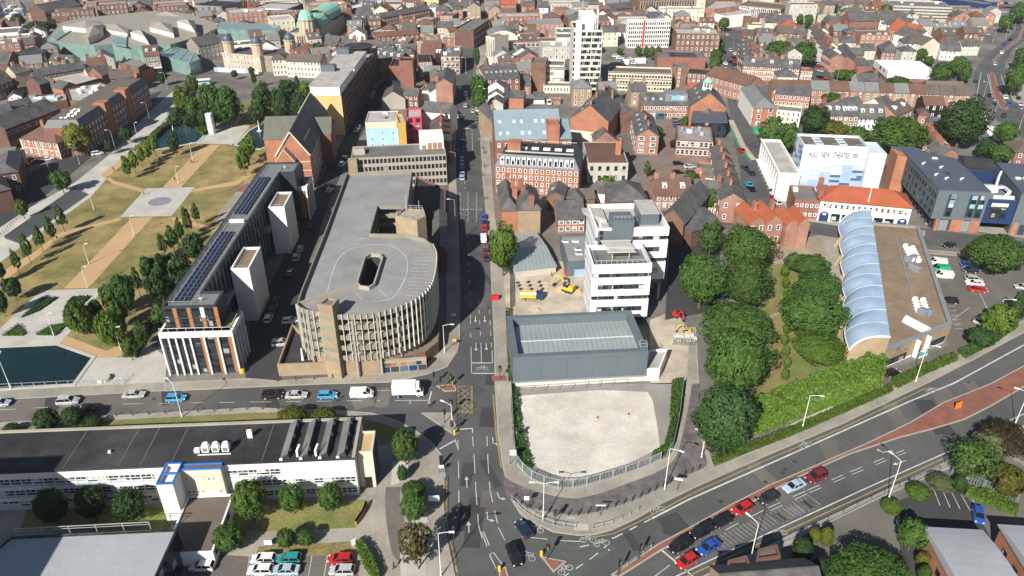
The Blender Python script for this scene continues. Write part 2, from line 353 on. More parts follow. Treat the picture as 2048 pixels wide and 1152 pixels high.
def roof_on(e,W,D,h,kind,mat,rh=None,wmat='brick_red',par=.7,ov=.3,off=(0,0)):
 """gx/gy gable with the ridge along u/v, hip, flat with parapet. returns (roof object, function giving the roof height)"""
 X,Y=off
 if kind=='flat':
  mb=MB();q=inset([(X,Y),(X+W,Y),(X+W,Y+D),(X,Y+D)],.34);mb.face([(*a,h-par)for a in q]);return put(mb,'roof',mat,e),lambda u,v:h-par
 mb=MB()
 if kind=='gx':
  rh=rh or D/2*.62;k=rh/(D/2);o=ov
  slope(mb,(X-o*.5,Y-o,h-o*k),(X+W+o*.5,Y-o,h-o*k),(X+W+o*.5,Y+D/2,h+rh),(X-o*.5,Y+D/2,h+rh))
  slope(mb,(X+W+o*.5,Y+D+o,h-o*k),(X-o*.5,Y+D+o,h-o*k),(X-o*.5,Y+D/2,h+rh),(X+W+o*.5,Y+D/2,h+rh))
  f=lambda u,v:h+rh*(1-abs(v-D/2)/(D/2))
 elif kind=='gy':
  rh=rh or W/2*.62;k=rh/(W/2);o=ov
  slope(mb,(X-o,Y+D+o*.5,h-o*k),(X-o,Y-o*.5,h-o*k),(X+W/2,Y-o*.5,h+rh),(X+W/2,Y+D+o*.5,h+rh))
  slope(mb,(X+W+o,Y-o*.5,h-o*k),(X+W+o,Y+D+o*.5,h-o*k),(X+W/2,Y+D+o*.5,h+rh),(X+W/2,Y-o*.5,h+rh))
  f=lambda u,v:h+rh*(1-abs(u-W/2)/(W/2))
 elif kind=='hip':
  s=min(W,D)/2;rh=rh or s*.6;o=ov;k=rh/s;z=h-o*k
  A,B,C,E_=(X-o,Y-o,z),(X+W+o,Y-o,z),(X+W+o,Y+D+o,z),(X-o,Y+D+o,z)
  if W>=D:r1,r2=(X+s,Y+D/2,h+rh),(X+W-s,Y+D/2,h+rh)
  else:r1,r2=(X+W/2,Y+s,h+rh),(X+W/2,Y+D-s,h+rh)
  if W>=D:slope(mb,A,B,r2,r1);slope(mb,C,E_,r1,r2);slope(mb,B,C,r2,r2);slope(mb,E_,A,r1,r1)
  else:slope(mb,A,B,r1,r1);slope(mb,C,E_,r2,r2);slope(mb,B,C,r2,r1);slope(mb,E_,A,r1,r2)
  f=lambda u,v:h+rh*min(1,min(u,W-u,v,D-v)/s)
 return put(mb,'roof',mat,e),f
CH_CACHE={}
def chimney(roof,u,v,z,top,w=1.5,d=.8,mat='brick_red',pots=3,rot=0):
 k=(round(top-z,1),w,d,mat,pots)
 if k not in CH_CACHE:
  hh=round(top-z,1);mb=MB();mb.box(-w/2,-d/2,0,w/2,d/2,hh);mb.box(-w/2-.08,-d/2-.08,hh-.35,w/2+.08,d/2+.08,hh-.12)
  for i in range(pots):mb.cyl((i+.5)/pots*w-w/2,0,hh,hh+.55,.16,6,1)
  CH_CACHE[k]=mb.mesh('chimney',[mat,'tile_red'])
 return link('chimney',CH_CACHE[k],roof,(u,v,z),rot)
BX={}
def boxpart(name,e,u,v,z,w,d,h,mat,rot=0,lid=None):
 """a small roof-top box with a bevelled lid (plant, skylight, vent)"""
 k=(name,round(w,2),round(d,2),round(h,2),mat,lid)
 if k not in BX:
  mb=MB();mb.prism([(-w/2,-d/2),(w/2,-d/2),(w/2,d/2),(-w/2,d/2)],0,h*.88,0,top=False)
  q=inset([(-w/2,-d/2),(w/2,-d/2),(w/2,d/2),(-w/2,d/2)],min(w,d)*.1);p=[(-w/2,-d/2),(w/2,-d/2),(w/2,d/2),(-w/2,d/2)]
  for i in range(4):j=(i+1)%4;mb.face([(*p[i],h*.88),(*p[j],h*.88),(*q[j],h),(*q[i],h)],0)
  mb.face([(*a,h)for a in q],1 if lid else 0);BX[k]=mb.mesh(name,[mat,lid or mat])
 return link(name,BX[k],e,(u,v,z),rot)
def gable_wall(mb,W,D,h,kind,rh,m=0,off=(0,0)):
 X,Y=off
 if kind=='gx':
  for u in(X,X+W):mb.face([(u,Y,h),(u,Y+D,h),(u,Y+D/2,h+rh)],m)
 if kind=='gy':
  for v in(Y,Y+D):mb.face([(X,v,h),(X+W,v,h),(X+W/2,v,h+rh)],m)
def B(name,label,A,Bp,C,base=None,h=None,wall='brick_red',roof='flat',rmat=None,rh=None,st=3.3,win='F',cols=None,rows=None,ws=(1.1,1.7),style='sash',chim=(),chmat=None,clutter=0,cat='building',group=None,z0=0.0,par=.7,ov=.3,dorm=0,sky_=0,band=None,ang=None,shop=None,zf=None,trim=None):
 """a building from three eave corners in the photograph (front left, front right, one back corner or a depth in metres)"""
 if h is None:h=HA(A[0],A[1],base,z0)-z0
 fr=Fr(A,Bp,h+z0,z0,ang);W=fr.W;D=C if not isinstance(C,tuple)else max(3.0,fr.L(C[0],C[1],h)[1])
 e=fr.empty(name);tag(e,label,cat,group);fr.D=D;fr.h=h;FOOT.append([tuple(fr.Wd(u,v))for u,v in((-.7,-.7),(W+.7,-.7),(W+.7,D+.7),(-.7,D+.7))])
 rect=[(0,0),(W,0),(W,D),(0,D)];mb=MB()
 if roof=='flat':mb.ringwall(rect,.34,0,h,h-par)
 elif roof=='none':mb.prism(rect,0,h)
 else:
  mb.prism(rect,0,h,top=False);rh=rh or{'gx':D,'gy':W,'hip':min(W,D)}[roof]/2*.62;gable_wall(mb,W,D,h,roof,rh)
 put(mb,'wall',wall,e)
 rmat=rmat or('felt_grey' if roof=='flat' else 'slate');ro=None;f=lambda u,v:h
 if roof!='none':ro,f=roof_on(e,W,D,h,roof,rmat,rh,wall,par,ov)
 rows=rows or max(1,int(round(h/st)))
 for sd in win:
  L=W if sd in 'FK' else D;n=cols if(cols and sd=='F')else max(1,int(L/(ws[0]*2.5)))
  windows(e,fr,W,D,h-(.5 if roof=='flat' else 0),sd,rows,n,ws[0],min(ws[1],h/rows*.62),style,z_first=zf)
 if shop:
  m2=MB();m2.box(.2,-.25,0,W-.2,-.02,3.1,0);m2.box(0,-.5,3.1,W,-.02,3.8,1)
  for k in range(max(2,int(W/3))):u0=.5+k*(W-1)/max(2,int(W/3));m2.box(u0,-.32,.5,u0+(W-1)/max(2,int(W/3))-.4,-.25,2.8,2)
  put(m2,'shopfront',['dark_grey',shop,'glass'],e)
 if band:
  m2=MB()
  for z in band:m2.prism([(-.06,-.06),(W+.06,-.06),(W+.06,D+.06),(-.06,D+.06)],h*z-.15,h*z+.15,bottom=True)
  put(m2,'string_course',trim or 'stone',e)
 top=h+(rh or 0)
 for(cu,cv)in chim:
  u,v=cu*W,cv*D;z=f(u,v)-.6;chimney(ro or e,u,v,z,max(top+1.1,z+2.4),mat=chmat or(wall if wall.startswith('brick')else 'brick_red'),rot=(pi/2 if roof=='gy' else 0))
 rr=RND(int(A[0]*7+A[1]*13))
 for k in range(clutter):
  w=rr.uniform(1,2.8);boxpart(rr.choice(['air_handler','roof_vent','plant_box']),ro or e,rr.uniform(.12,.88)*W,rr.uniform(.15,.85)*D,h-par if roof=='flat' else h,w,rr.uniform(.8,2),rr.uniform(.6,1.7),rr.choice(['metal_grey','metal_pale','felt_light','metal_white']))
 for k in range(dorm):
  u=(k+.5)/dorm*W
  if roof in('gx','hip'):
   mb=MB();z=f(u,D*.22);mb.prism([(-.75,-.1),(.75,-.1),(.75,D*.26),(-.75,D*.26)],z-.3,z+1.25);win_into(mb,0,-.1,z,1.2,1.1,'sash',0);put(mb,'dormer',['panel_white','glass'],ro,loc=(u,D*.2,0))
 for k in range(sky_):
  u,v=((k+.5)/sky_*W,D*.25)if roof!='gy' else(W*.25,(k+.5)/sky_*D)
  if roof=='flat':boxpart('skylight',ro,u,D*.5,h-par,1.6,1.6,.5,'metal_white',lid='glass_clear')
  else:
   z=f(u,v);n=(rh/(D/2))if roof in('gx','hip')else rh/(W/2);a=math.atan(n)
   mb=MB();mb.box(-.5,-.7,.12,.5,.7,.26,0);mb.box(-.4,-.6,.26,.4,.6,.28,1)
   o=put(mb,'skylight',['metal_pale','glass_clear'],ro,loc=(u,v,z));o.rotation_euler=(a,0,0)if roof!='gy' else(0,-a,0)
 fr.e=e;fr.roof=ro;fr.f=f
 return fr
def terrace(name,label,A,Bp,D,n,base=None,h=None,group=None,mats=None,rmats=None,**k):
 """a row of houses, each a thing of its own, between two eave corners"""
 if h is None:h=HA(A[0],A[1],base)
 a,b=G(*A,h),G(*Bp,h)
 for i in range(n):
  p=a.lerp(b,i/n);q=a.lerp(b,(i+1)/n);P1,P2=PJ(p.x,p.y,h),PJ(q.x,q.y,h);d=dict(k)
  if mats:d['wall']=mats[i%len(mats)]
  if rmats:d['rmat']=rmats[i%len(rmats)]
  B(name,label if isinstance(label,str)else label[i],(P1[0],P1[1]),(P2[0],P2[1]),D,h=h,group=group,**d)
# ---------------------------------------------------------------- trees
def crown_mesh(name,mat,seed,K=42,N=2300,leafs=.105,shape='round',core=True,flat=.0):
 """leaf-sized faces gathered in clumps over a crown of half-width 1 and half-height 1"""
 r=RND(seed);v=[];f=[];cl=[]
 for i in range(K):
  y=1-2*(i+.5)/K;rad=math.sqrt(max(0,1-y*y));a=i*2.39996+r.uniform(-.35,.35)
  p=Vector((cos(a)*rad,sin(a)*rad,y))
  if shape=='round':k=r.uniform(.56,.92)
  elif shape=='clip':k=r.uniform(.8,.88)
  elif shape=='cone':k=r.uniform(.6,.85);p.x*=.5+.45*(1-y)/2*1.3;p.y*=.5+.45*(1-y)/2*1.3
  elif shape=='wispy':k=r.uniform(.45,.9)
  elif shape=='weep':k=r.uniform(.65,.85)
  elif shape=='box':k=.84;mx=max(abs(p.x),abs(p.y),abs(p.z));p=p/mx*r.uniform(.93,1.0)
  if y<-.55 and shape not in('clip','box'):k*=r.uniform(.75,1)
  cl.append((p*k,{'round':.27,'clip':.2,'cone':.22,'wispy':.26,'weep':.26,'box':.25}[shape]*(r.uniform(.7,1.45)if shape in('round','wispy')else r.uniform(.8,1.25))))
 for i in range(N):
  p,cr=cl[i%K]
  d=Vector((r.gauss(0,1),r.gauss(0,1),r.gauss(0,1))).normalized()
  if d.dot(p)<-.2*p.length:d=-d
  q=p+d*cr*(r.uniform(.8,1.05)if r.random()<.8 else r.uniform(.3,.8))
  if shape=='weep':q.z-=r.uniform(0,.35)
  n=(d*.75+p.normalized()*.5+Vector((r.gauss(0,.38),r.gauss(0,.38),r.gauss(0,.38)))).normalized()
  t=n.cross(Vector((r.gauss(0,1),r.gauss(0,1),r.gauss(0,1)))).normalized();b=n.cross(t);s=leafs*r.uniform(.6,1.3)
  l=s*(1.9 if shape=='weep' else 1.15)
  if shape=='weep':t=Vector((r.gauss(0,.2),r.gauss(0,.2),-1)).normalized();b=t.cross(n).normalized()
  i0=len(v);v.extend([tuple(q-t*l),tuple(q-b*s*.6+n*s*.1),tuple(q+t*l),tuple(q+b*s*.6+n*s*.1)]);f.append((i0,i0+1,i0+2,i0+3))
 if core:
  nn,rings=12,7;i0=len(v);hs={'clip':.78,'box':.85,'round':.6,'cone':.28,'wispy':.32,'weep':.62}[shape]
  for k in range(1,rings):
   th=pi*k/rings
   for q in range(nn):
    x,y,z=sin(th)*cos(q*tau/nn),sin(th)*sin(q*tau/nn),cos(th)
    if shape=='box':mx=max(abs(x),abs(y),abs(z));x,y,z=x/mx,y/mx,z/mx
    if shape=='cone':e=.5+.45*(1-z)/2*1.3;x*=e;y*=e
    e=hs*r.uniform(.86,1.1);v.append((x*e,y*e,z*e))
  v.append((0,0,hs));v.append((0,0,-hs));t_,b_=len(v)-2,len(v)-1
  for k in range(rings-2):
   for q in range(nn):f.append((i0+k*nn+q,i0+(k+1)*nn+q,i0+(k+1)*nn+(q+1)%nn,i0+k*nn+(q+1)%nn))
  for q in range(nn):f.append((t_,i0+q,i0+(q+1)%nn));f.append((b_,i0+(rings-2)*nn+(q+1)%nn,i0+(rings-2)*nn+q))
 me=bpy.data.meshes.new(name);me.from_pydata(v,[],f);me.materials.append(MATS[mat]);me.update();return me
def trunk_mesh(name,seed,limbs=5,mat='bark',lean=.06):
 r=RND(seed);mb=MB();n=6
 rings=[(0,1.15,0,0),(.12,.85,0,0),(.55,.62,r.uniform(-1,1)*lean*6,r.uniform(-1,1)*lean*6),(1.0,.36,r.uniform(-1,1)*lean*8,r.uniform(-1,1)*lean*8)]
 for z,rad,x,y in rings:
  for k in range(n):mb.v.append((x+rad*cos(k*tau/n),y+rad*sin(k*tau/n),z))
 for a in range(3):
  for k in range(n):mb.f.append((a*n+k,a*n+(k+1)%n,(a+1)*n+(k+1)%n,(a+1)*n+k));mb.m.append(0)
 for i in range(limbs):
  a=i*2.4+r.uniform(-.4,.4);z0=r.uniform(.5,.9);p=Vector((0,0,z0));q=Vector((cos(a)*r.uniform(3.5,6.5),sin(a)*r.uniform(3.5,6.5),z0+r.uniform(.35,.6)))
  i0=len(mb.v)
  for(c,rad)in((p,.42),(p.lerp(q,.5)+Vector((0,0,.06)),.27),(q,.12)):
   for k in range(4):mb.v.append((c.x+rad*cos(k*pi/2+a),c.y+rad*sin(k*pi/2+a),c.z))
  for s in range(2):
   for k in range(4):mb.f.append((i0+s*4+k,i0+s*4+(k+1)%4,i0+s*4+4+(k+1)%4,i0+s*4+4+k));mb.m.append(0)
 return mb.mesh(name,mat)
CROWNS={}
def crown(kind,mat,i,big=False):
 k=(kind,mat,i,big)
 if k not in CROWNS:
  hs=hash((kind,mat))if False else sum(map(ord,kind+mat))*7
  K={'clip':90,'round':38,'cone':24,'wispy':34,'weep':40,'box':60}[kind];N={'clip':3000,'round':2300,'cone':900,'wispy':1100,'weep':2200,'box':2000}[kind];s={'clip':.07,'round':.1,'cone':.12,'wispy':.1,'weep':.085,'box':.1}[kind]
  if big:K=int(K*1.7);N*=3;s*=.58
  CROWNS[k]=crown_mesh('crown',mat,hs+i*31,K,N,s,kind)
 return CROWNS[k]
TRUNKS=[trunk_mesh('trunk',5+i)for i in range(3)]+[trunk_mesh('trunk',9,6,'bark_pale',.1)]
tn=[0]
def tree(box,mat,kind,label,group=None,clear=None,tint=None,name='tree',ratio=None,z0=0.0,pale=False):
 """a tree from the box its crown fills in the photograph: trunk clear of leaves, then the crown"""
 x0,y0,x1,y1=box;tn[0]+=1;i=tn[0];rr=RND(i*77)
 cx,cy=(x0+x1)/2,(y0+y1)/2;clr=clear if clear is not None else.9;b=3.0;rx=3.0
 for _ in range(25):
  zc=z0+clr+b;p=G(cx,cy,zc);f=PJ(p.x,p.y,zc)[2];m=f/FPX
  rx=(x1-x0)/2*m;ph=atan2(CH-zc,p.y);hv=(y1-y0)/2*m
  b2=hv*hv-(rx*sin(ph))**2;bb=math.sqrt(b2)/cos(ph)if b2>0 else rx*.5
  bb=min(max(bb,rx*.55),rx*2.6);bb=ratio*rx if ratio else bb;b=b*.5+bb*.5
  if clear is None:clr=min(2.2,.45*b)
 zc=clr+b;p=G(cx,cy,zc+z0)
 e=empty(name,(p.x,p.y,z0),rr.uniform(0,6.28));tag(e,label,'tree' if name!='shrub' else 'shrub',group)
 t=tint or 1.0;t*=rr.uniform(.9,1.12);tc=(t*rr.uniform(.93,1.07),t,t*.95)
 o=link('crown',crown(kind,mat,i%3,(x1-x0)>75),e,(0,0,zc),None,(rx*.97,rx*.97,b*.97),tc);FOOT.append([(p.x-rx*.7,p.y-rx*.7),(p.x+rx*.7,p.y-rx*.7),(p.x+rx*.7,p.y+rx*.7),(p.x-rx*.7,p.y+rx*.7)])
 tr=max(.1,rx*.065);link('trunk',TRUNKS[3 if pale else i%3],e,(0,0,0),None,(tr,tr,clr+b*.9));return e
def hedge(name,px,h,mat,label,cat='hedge',group=None,dens=26,s=.26,z0=0.0,tint=1.0,top=None,kind=None,lump=.25,zt=0.0):
 """clipped or loose planting over a traced footprint: a leafy body over a dense core"""
 p=ccw([G(*q,z0+zt)for q in px]);r=RND(int(px[0][0]*3+px[0][1]));ox,oy=p[0];v=[];f=[];n=len(p)
 P2=[(a-ox,b-oy)for a,b in p];A=area2(P2)/2;per=[math.hypot(P2[(k+1)%n][0]-P2[k][0],P2[(k+1)%n][1]-P2[k][1])for k in range(n)]
 def inside(x,y):
  c=False
  for k in range(n):
   (xa,ya),(xb,yb)=P2[k],P2[(k+1)%n]
   if(ya>y)!=(yb>y)and x<(xb-xa)*(y-ya)/(yb-ya)+xa:c=not c
  return c
 def put_leaf(q,nrm):
  nn=(nrm+Vector((r.gauss(0,.5),r.gauss(0,.5),r.gauss(0,.4)))).normalized();t=nn.cross(Vector((r.gauss(0,1),r.gauss(0,1),r.gauss(0,1)))).normalized();b=nn.cross(t);k=s*r.uniform(.6,1.3)
  i0=len(v);v.extend([tuple(q-t*k),tuple(q-b*k*.65),tuple(q+t*k),tuple(q+b*k*.65)]);f.append((i0,i0+1,i0+2,i0+3))
 xs=[a for a,_ in P2];ys=[b for _,b in P2]
 hf=lambda x,y:h*(1+lump*(sin(x*.9+y*.37)*sin(y*.8-x*.21)*.6+sin(x*2.1)*sin(y*2.3)*.4))
 cnt=int(min(A*dens,16000));k=0;tries=0
 while k<cnt and tries<cnt*40:
  tries+=1;x=r.uniform(min(xs),max(xs));y=r.uniform(min(ys),max(ys))
  if inside(x,y):put_leaf(Vector((x,y,hf(x,y)*r.uniform(.9,1.04))),Vector((0,0,1)));k+=1
 for e in range(n):
  a,b=Vector(P2[e]),Vector(P2[(e+1)%n]);d=b-a
  if d.length<.01:continue
  nr=Vector((d.y,-d.x,0)).normalized()
  for _ in range(int(min(per[e]*h*dens*.7,5000))):
   t=r.random();q=a+d*t;put_leaf(Vector((q.x,q.y,r.uniform(.05,1)*hf(q.x,q.y)))+nr*r.uniform(-.15,.12),nr+Vector((0,0,.3)))
 q=inset(P2,.12);i0=len(v);zz=h*(1-lump*.8)*.9
 v.extend([(a,b,0)for a,b in q]);v.extend([(a,b,zz)for a,b in q])
 for k in range(n):j=(k+1)%n;f.append((i0+k,i0+j,i0+n+j,i0+n+k))
 f.append(tuple(range(i0+n,i0+2*n)))
 me=bpy.data.meshes.new(name);me.from_pydata(v,[],f);me.materials.append(MATS[mat]);me.update()
 o=link(name,me,None,(ox,oy,z0),color=(tint,tint,tint));
 if kind:o['kind']=kind;o['label']=label
 else:tag(o,label,cat,group)
 return o
# ---------------------------------------------------------------- vehicles
def loft_x(mb,secs,m=0,cap=True):
 """secs: list of (x, [(y, z) ...]) open profiles mirrored to closed rings; joins neighbouring rings"""
 rings=[]
 for x,pr in secs:
  full=[(y,z)for y,z in pr]+[(-y,z)for y,z in reversed(pr)];i=len(mb.v);mb.v.extend([(x,y,z)for y,z in full]);rings.append((i,len(full)))
 for(a,n),(b,_)in zip(rings,rings[1:]):
  for k in range(n):mb.f.append((a+k,b+k,b+(k+1)%n,a+(k+1)%n));mb.m.append(m)
 if cap:
  a,n=rings[0];mb.f.append(tuple(range(a,a+n)));mb.m.append(m);b,n=rings[-1];mb.f.append(tuple(range(b+n-1,b-1,-1)));mb.m.append(m)
def car_parts(kind):
 """body, glasshouse, wheels and lamps; nose towards +x, length about 4.3 m"""
 S={'hatch':dict(L=4.1,W=.88,bel=.92,roof=1.48,c=(-1.95,-1.6,.35,1.1),hood=.95,tail=.95),'saloon':dict(L=4.6,W=.9,bel=.93,roof=1.44,c=(-1.65,-1.0,.35,1.15),hood=.93,tail=.98),'suv':dict(L=4.5,W=.93,bel=1.02,roof=1.68,c=(-2.1,-1.8,.45,1.15),hood=1.04,tail=1.05),'van':dict(L=5.0,W=.97,bel=1.2,roof=1.95,c=(-2.45,-2.4,1.0,1.75),hood=1.15,tail=1.2)}[kind]
 L,W,bel,roof=S['L'],S['W'],S['bel'],S['roof'];h=L/2;c=S['c']
 mb=MB();sec=lambda w,z0,z1:[(w*.93,z0),(w,z0+.22),(w,z1-.14),(w*.93,z1)]
 loft_x(mb,[(-h,sec(W*.84,.42,S['tail']-.15)),(-h+.12,sec(W*.95,.3,S['tail'])),(-h*.6,sec(W,.24,bel+.02)),(0,sec(W,.22,bel)),(c[3],sec(W,.24,S['hood'])),(h-.35,sec(W*.94,.26,S['hood']-.16)),(h-.06,sec(W*.84,.34,.68)),(h,sec(W*.74,.42,.58))])
 t=.72 if kind!='van' else.86
 g=MB();
 def ring(x,w0,z0,w1,z1):return None
 b0,r0,r1,b1=c
 BL=[(b0,W*.9,bel),(b1,W*.9,S['hood'])];RL=[(r0,W*t,roof-.04),(r1,W*t,roof-.02),((r0+r1)/2,W*t,roof)]
 x0,x1,xm=r0,r1,(r0+r1)/2;w=W*t
 i=len(mb.v);mb.v.extend([(x0,w,roof-.05),(xm,w,roof),(x1,w,roof-.04),(x0,-w,roof-.05),(xm,-w,roof),(x1,-w,roof-.04)])
 mb.f.extend([(i,i+3,i+4,i+1),(i+1,i+4,i+5,i+2)]);mb.m.extend([0,0])
 for sy in(1,-1):
  for(xa,xb)in((b0,r0),(b1,r1)):mb.bar((xa,sy*W*.9,bel if xa==b0 else S['hood']-.02),(xb,sy*w,roof-.03),.09,.07)
  mb.bar((-.25,sy*W*.92,bel),(-.3,sy*w,roof-.02),.09,.06);mb.bar((x0,sy*w,roof-.04),(x1,sy*w,roof-.04),.07,.06)
  mb.box(b1-.25,sy*(W+.02)-.08,bel+.02,b1-.08,sy*(W+.02)+.08,bel+.17)
 def gq(a,b,c2,d):g.face([a,b,c2,d])
 k=.012
 if kind=='van':
  gq((b1,-W*.88,S['hood']),(b1,W*.88,S['hood']),(r1,w*.97,roof-.05),(r1,-w*.97,roof-.05))
  for sy in(1,-1):
   mb.face([(b0,sy*W*.95,bel),(.4,sy*W*.95,bel),(.4,sy*w,roof-.03),(r0,sy*w,roof-.03)]);g.face([(.4,sy*W*.93,bel),(b1-.1,sy*W*.91,bel),(r1,sy*w,roof-.06),(.4,sy*w,roof-.06)])
  mb.face([(b0,-W*.95,bel),(b0,W*.95,bel),(r0,w,roof-.04),(r0,-w,roof-.04)])
 else:
  gq((b1,-W*.88,S['hood']-k),(b1,W*.88,S['hood']-k),(r1,w,roof-.05),(r1,-w,roof-.05));gq((b0,W*.88,bel),(b0,-W*.88,bel),(r0,-w,roof-.06),(r0,w,roof-.06))
  for sy in(1,-1):g.face([(b0,sy*W*.89,bel),(b1,sy*W*.89,S['hood']-.02),(r1,sy*w,roof-.05),(r0,sy*w,roof-.06)])
 body=mb.mesh('body','car_paint');win=g.mesh('windows','car_glass')
 wm=MB();n=12
 for z in(0,):
  i=len(wm.v)
  for y in(-.1,.1):
   for q in range(n):wm.v.append((.33*cos(q*tau/n),y,.33*sin(q*tau/n)))
  for q in range(n):wm.f.append((i+q,i+(q+1)%n,i+n+(q+1)%n,i+n+q));wm.m.append(0)
  for y,o in((-.11,0),(.11,1)):
   i2=len(wm.v)
   for q in range(n):wm.v.append((.33*cos(q*tau/n),y*.92,.33*sin(q*tau/n)))
   for q in range(n):wm.v.append((.21*cos(q*tau/n),y*1.05,.21*sin(q*tau/n)))
   for q in range(n):
    fc=(i2+q,i2+(q+1)%n,i2+n+(q+1)%n,i2+n+q);wm.f.append(fc if o==0 else fc[::-1]);wm.m.append(0)
   fc=tuple(range(i2+n,i2+2*n));wm.f.append(fc if o==0 else fc[::-1]);wm.m.append(1)
 wheel=wm.mesh('wheel',['tyre','galv'])
 hl=MB();hl.prism([(-.18,-.16),(.1,-.16),(.14,.05),(-.12,.16)],-.08,.07,bottom=True);hm=hl.mesh('headlight','headlamp')
 tl=MB();tl.prism([(-.05,-.1),(.06,-.12),(.06,.12),(-.05,.14)],-.14,.14,bottom=True);tm=tl.mesh('tail_light','tail_lamp')
 wx=L*.305
 return dict(body=body,windows=win,wheel=wheel,wheels=[(sx*wx,sy*(W-.1),.33)for sx in(1,-1)for sy in(1,-1)],hl=hm,hls=[(h-.14,sy*W*.68,.68)for sy in(1,-1)],tl=tm,tls=[(-h+.02,sy*W*.76,.82)for sy in(1,-1)])
CARS={k:car_parts(k)for k in('hatch','saloon','suv','van')}
FAR_CAR={}
def far_car(kind):
 if kind not in FAR_CAR:
  d=CARS[kind];v=[];f=[];m=[];mats=[d['body'].materials[0],MATS['car_glass'],MATS['tyre']]
  for me,off,mi in[(d['body'],(0,0,0),0),(d['windows'],(0,0,0),1)]+[(d['wheel'],w,2)for w in d['wheels']]:
   i=len(v);v.extend([(p.co.x+off[0],p.co.y+off[1],p.co.z+off[2])for p in me.vertices]);f.extend([tuple(i+k for k in pl.vertices)for pl in me.polygons]);m.extend([mi]*len(me.polygons))
  me=bpy.data.meshes.new('car');me.from_pydata(v,[],f)
  for q in mats:me.materials.append(q)
  me.polygons.foreach_set('material_index',m);me.update();FAR_CAR[kind]=me
 return FAR_CAR[kind]
CC={'white':(.72,.72,.71),'silver':(.42,.43,.44),'black':(.012,.012,.014),'red':(.42,.018,.018),'blue':(.02,.075,.32),'lightblue':(.05,.3,.55),'teal':(.02,.25,.24),'navy':(.015,.025,.06),'grey':(.12,.125,.13),'maroon':(.16,.015,.02),'green':(.02,.28,.14),'yellow':(.7,.45,.02),'dark':(.03,.03,.034),'iceblue':(.36,.45,.55),'orange':(.5,.15,.02)}
def car(px,py,head,kind,colour,label,group=None,near=True,z0=0.02,cat='car',name=None,sc=1.0):
 """head: another point in the photograph the nose points at, or a heading in degrees"""
 p=G(px,py,z0+.6);
 if isinstance(head,tuple):q=G(head[0],head[1],z0+.6);a=atan2(q.y-p.y,q.x-p.x)
 else:a=R(head)
 name=name or{'van':'van'}.get(kind,'car')
 if not near:
  o=link(name,far_car(kind),None,(p.x,p.y,z0),a,(sc,sc,sc),CC[colour]);return tag(o,label,cat,group)
 d=CARS[kind];e=empty(name,(p.x,p.y,z0),a);tag(e,label,cat,group);e.scale=(sc,sc,sc)
 link('body',d['body'],e,color=CC[colour]);link('windows',d['windows'],e)
 for w in d['wheels']:link('wheel',d['wheel'],e,w)
 for w in d['hls']:link('headlight',d['hl'],e,w)
 for w in d['tls']:link('tail_light',d['tl'],e,w)
 return e
# ---------------------------------------------------------------- people
def person_mesh():
 """one continuous body in mid-stride, grown from a skeleton"""
 J={'pel':(0,0,.95),'spi':(0,.02,1.18),'che':(0,.03,1.38),'nec':(0,.04,1.52),'hea':(0,.07,1.66),'top':(0,.06,1.76),'ls':(-.19,.03,1.42),'le':(-.25,-.06,1.14),'lh':(-.24,.1,.9),'rs':(.19,.03,1.42),'re':(.25,.06,1.14),'rh':(.24,.2,.95),'lp':(-.1,0,.9),'lk':(-.11,.16,.5),'la':(-.11,.22,.09),'lt':(-.11,.36,.05),'rp':(.1,0,.9),'rk':(.11,-.04,.49),'ra':(.11,-.3,.14),'rt':(.11,-.2,.03)}
 rad={'pel':.15,'spi':.14,'che':.16,'nec':.06,'hea':.1,'top':.07,'ls':.07,'le':.05,'lh':.04,'rs':.07,'re':.05,'rh':.04,'lp':.1,'lk':.07,'la':.05,'lt':.04,'rp':.1,'rk':.07,'ra':.05,'rt':.04}
 E_=[('pel','spi'),('spi','che'),('che','nec'),('nec','hea'),('hea','top'),('che','ls'),('ls','le'),('le','lh'),('che','rs'),('rs','re'),('re','rh'),('pel','lp'),('lp','lk'),('lk','la'),('la','lt'),('pel','rp'),('rp','rk'),('rk','ra'),('ra','rt')]
 ks=list(J);me=bpy.data.meshes.new('tmp');me.from_pydata([J[k]for k in ks],[(ks.index(a),ks.index(b))for a,b in E_],[])
 o=bpy.data.objects.new('tmp',me);COL.objects.link(o);sk=o.modifiers.new('s','SKIN')
 for i,k in enumerate(ks):me.skin_vertices[0].data[i].radius=(rad[k],rad[k])
 me.skin_vertices[0].data[0].use_root=True;sb=o.modifiers.new('u','SUBSURF');sb.levels=1;sb.render_levels=1
 dg=bpy.context.evaluated_depsgraph_get();res=bpy.data.meshes.new_from_object(o.evaluated_get(dg));bpy.data.objects.remove(o)
 res.materials.clear()
 for k in('cloth_tint','cloth_dark','skin'):res.materials.append(MATS[k])
 for pl in res.polygons:z=pl.center.z;pl.material_index=2 if z>1.53 or(abs(pl.center.x)>.19 and z<1.05 and z>.82)else(0 if z>.95 else 1)
 return res
PERSON=person_mesh()
def person(px,py,label,group=None,colour=(.3,.3,.3),rz=0.0,z0=.02):
 p=G(px,py,z0);o=link('person',PERSON,None,(p.x,p.y,z0),rz,None,colour);return tag(o,label,'person',group)
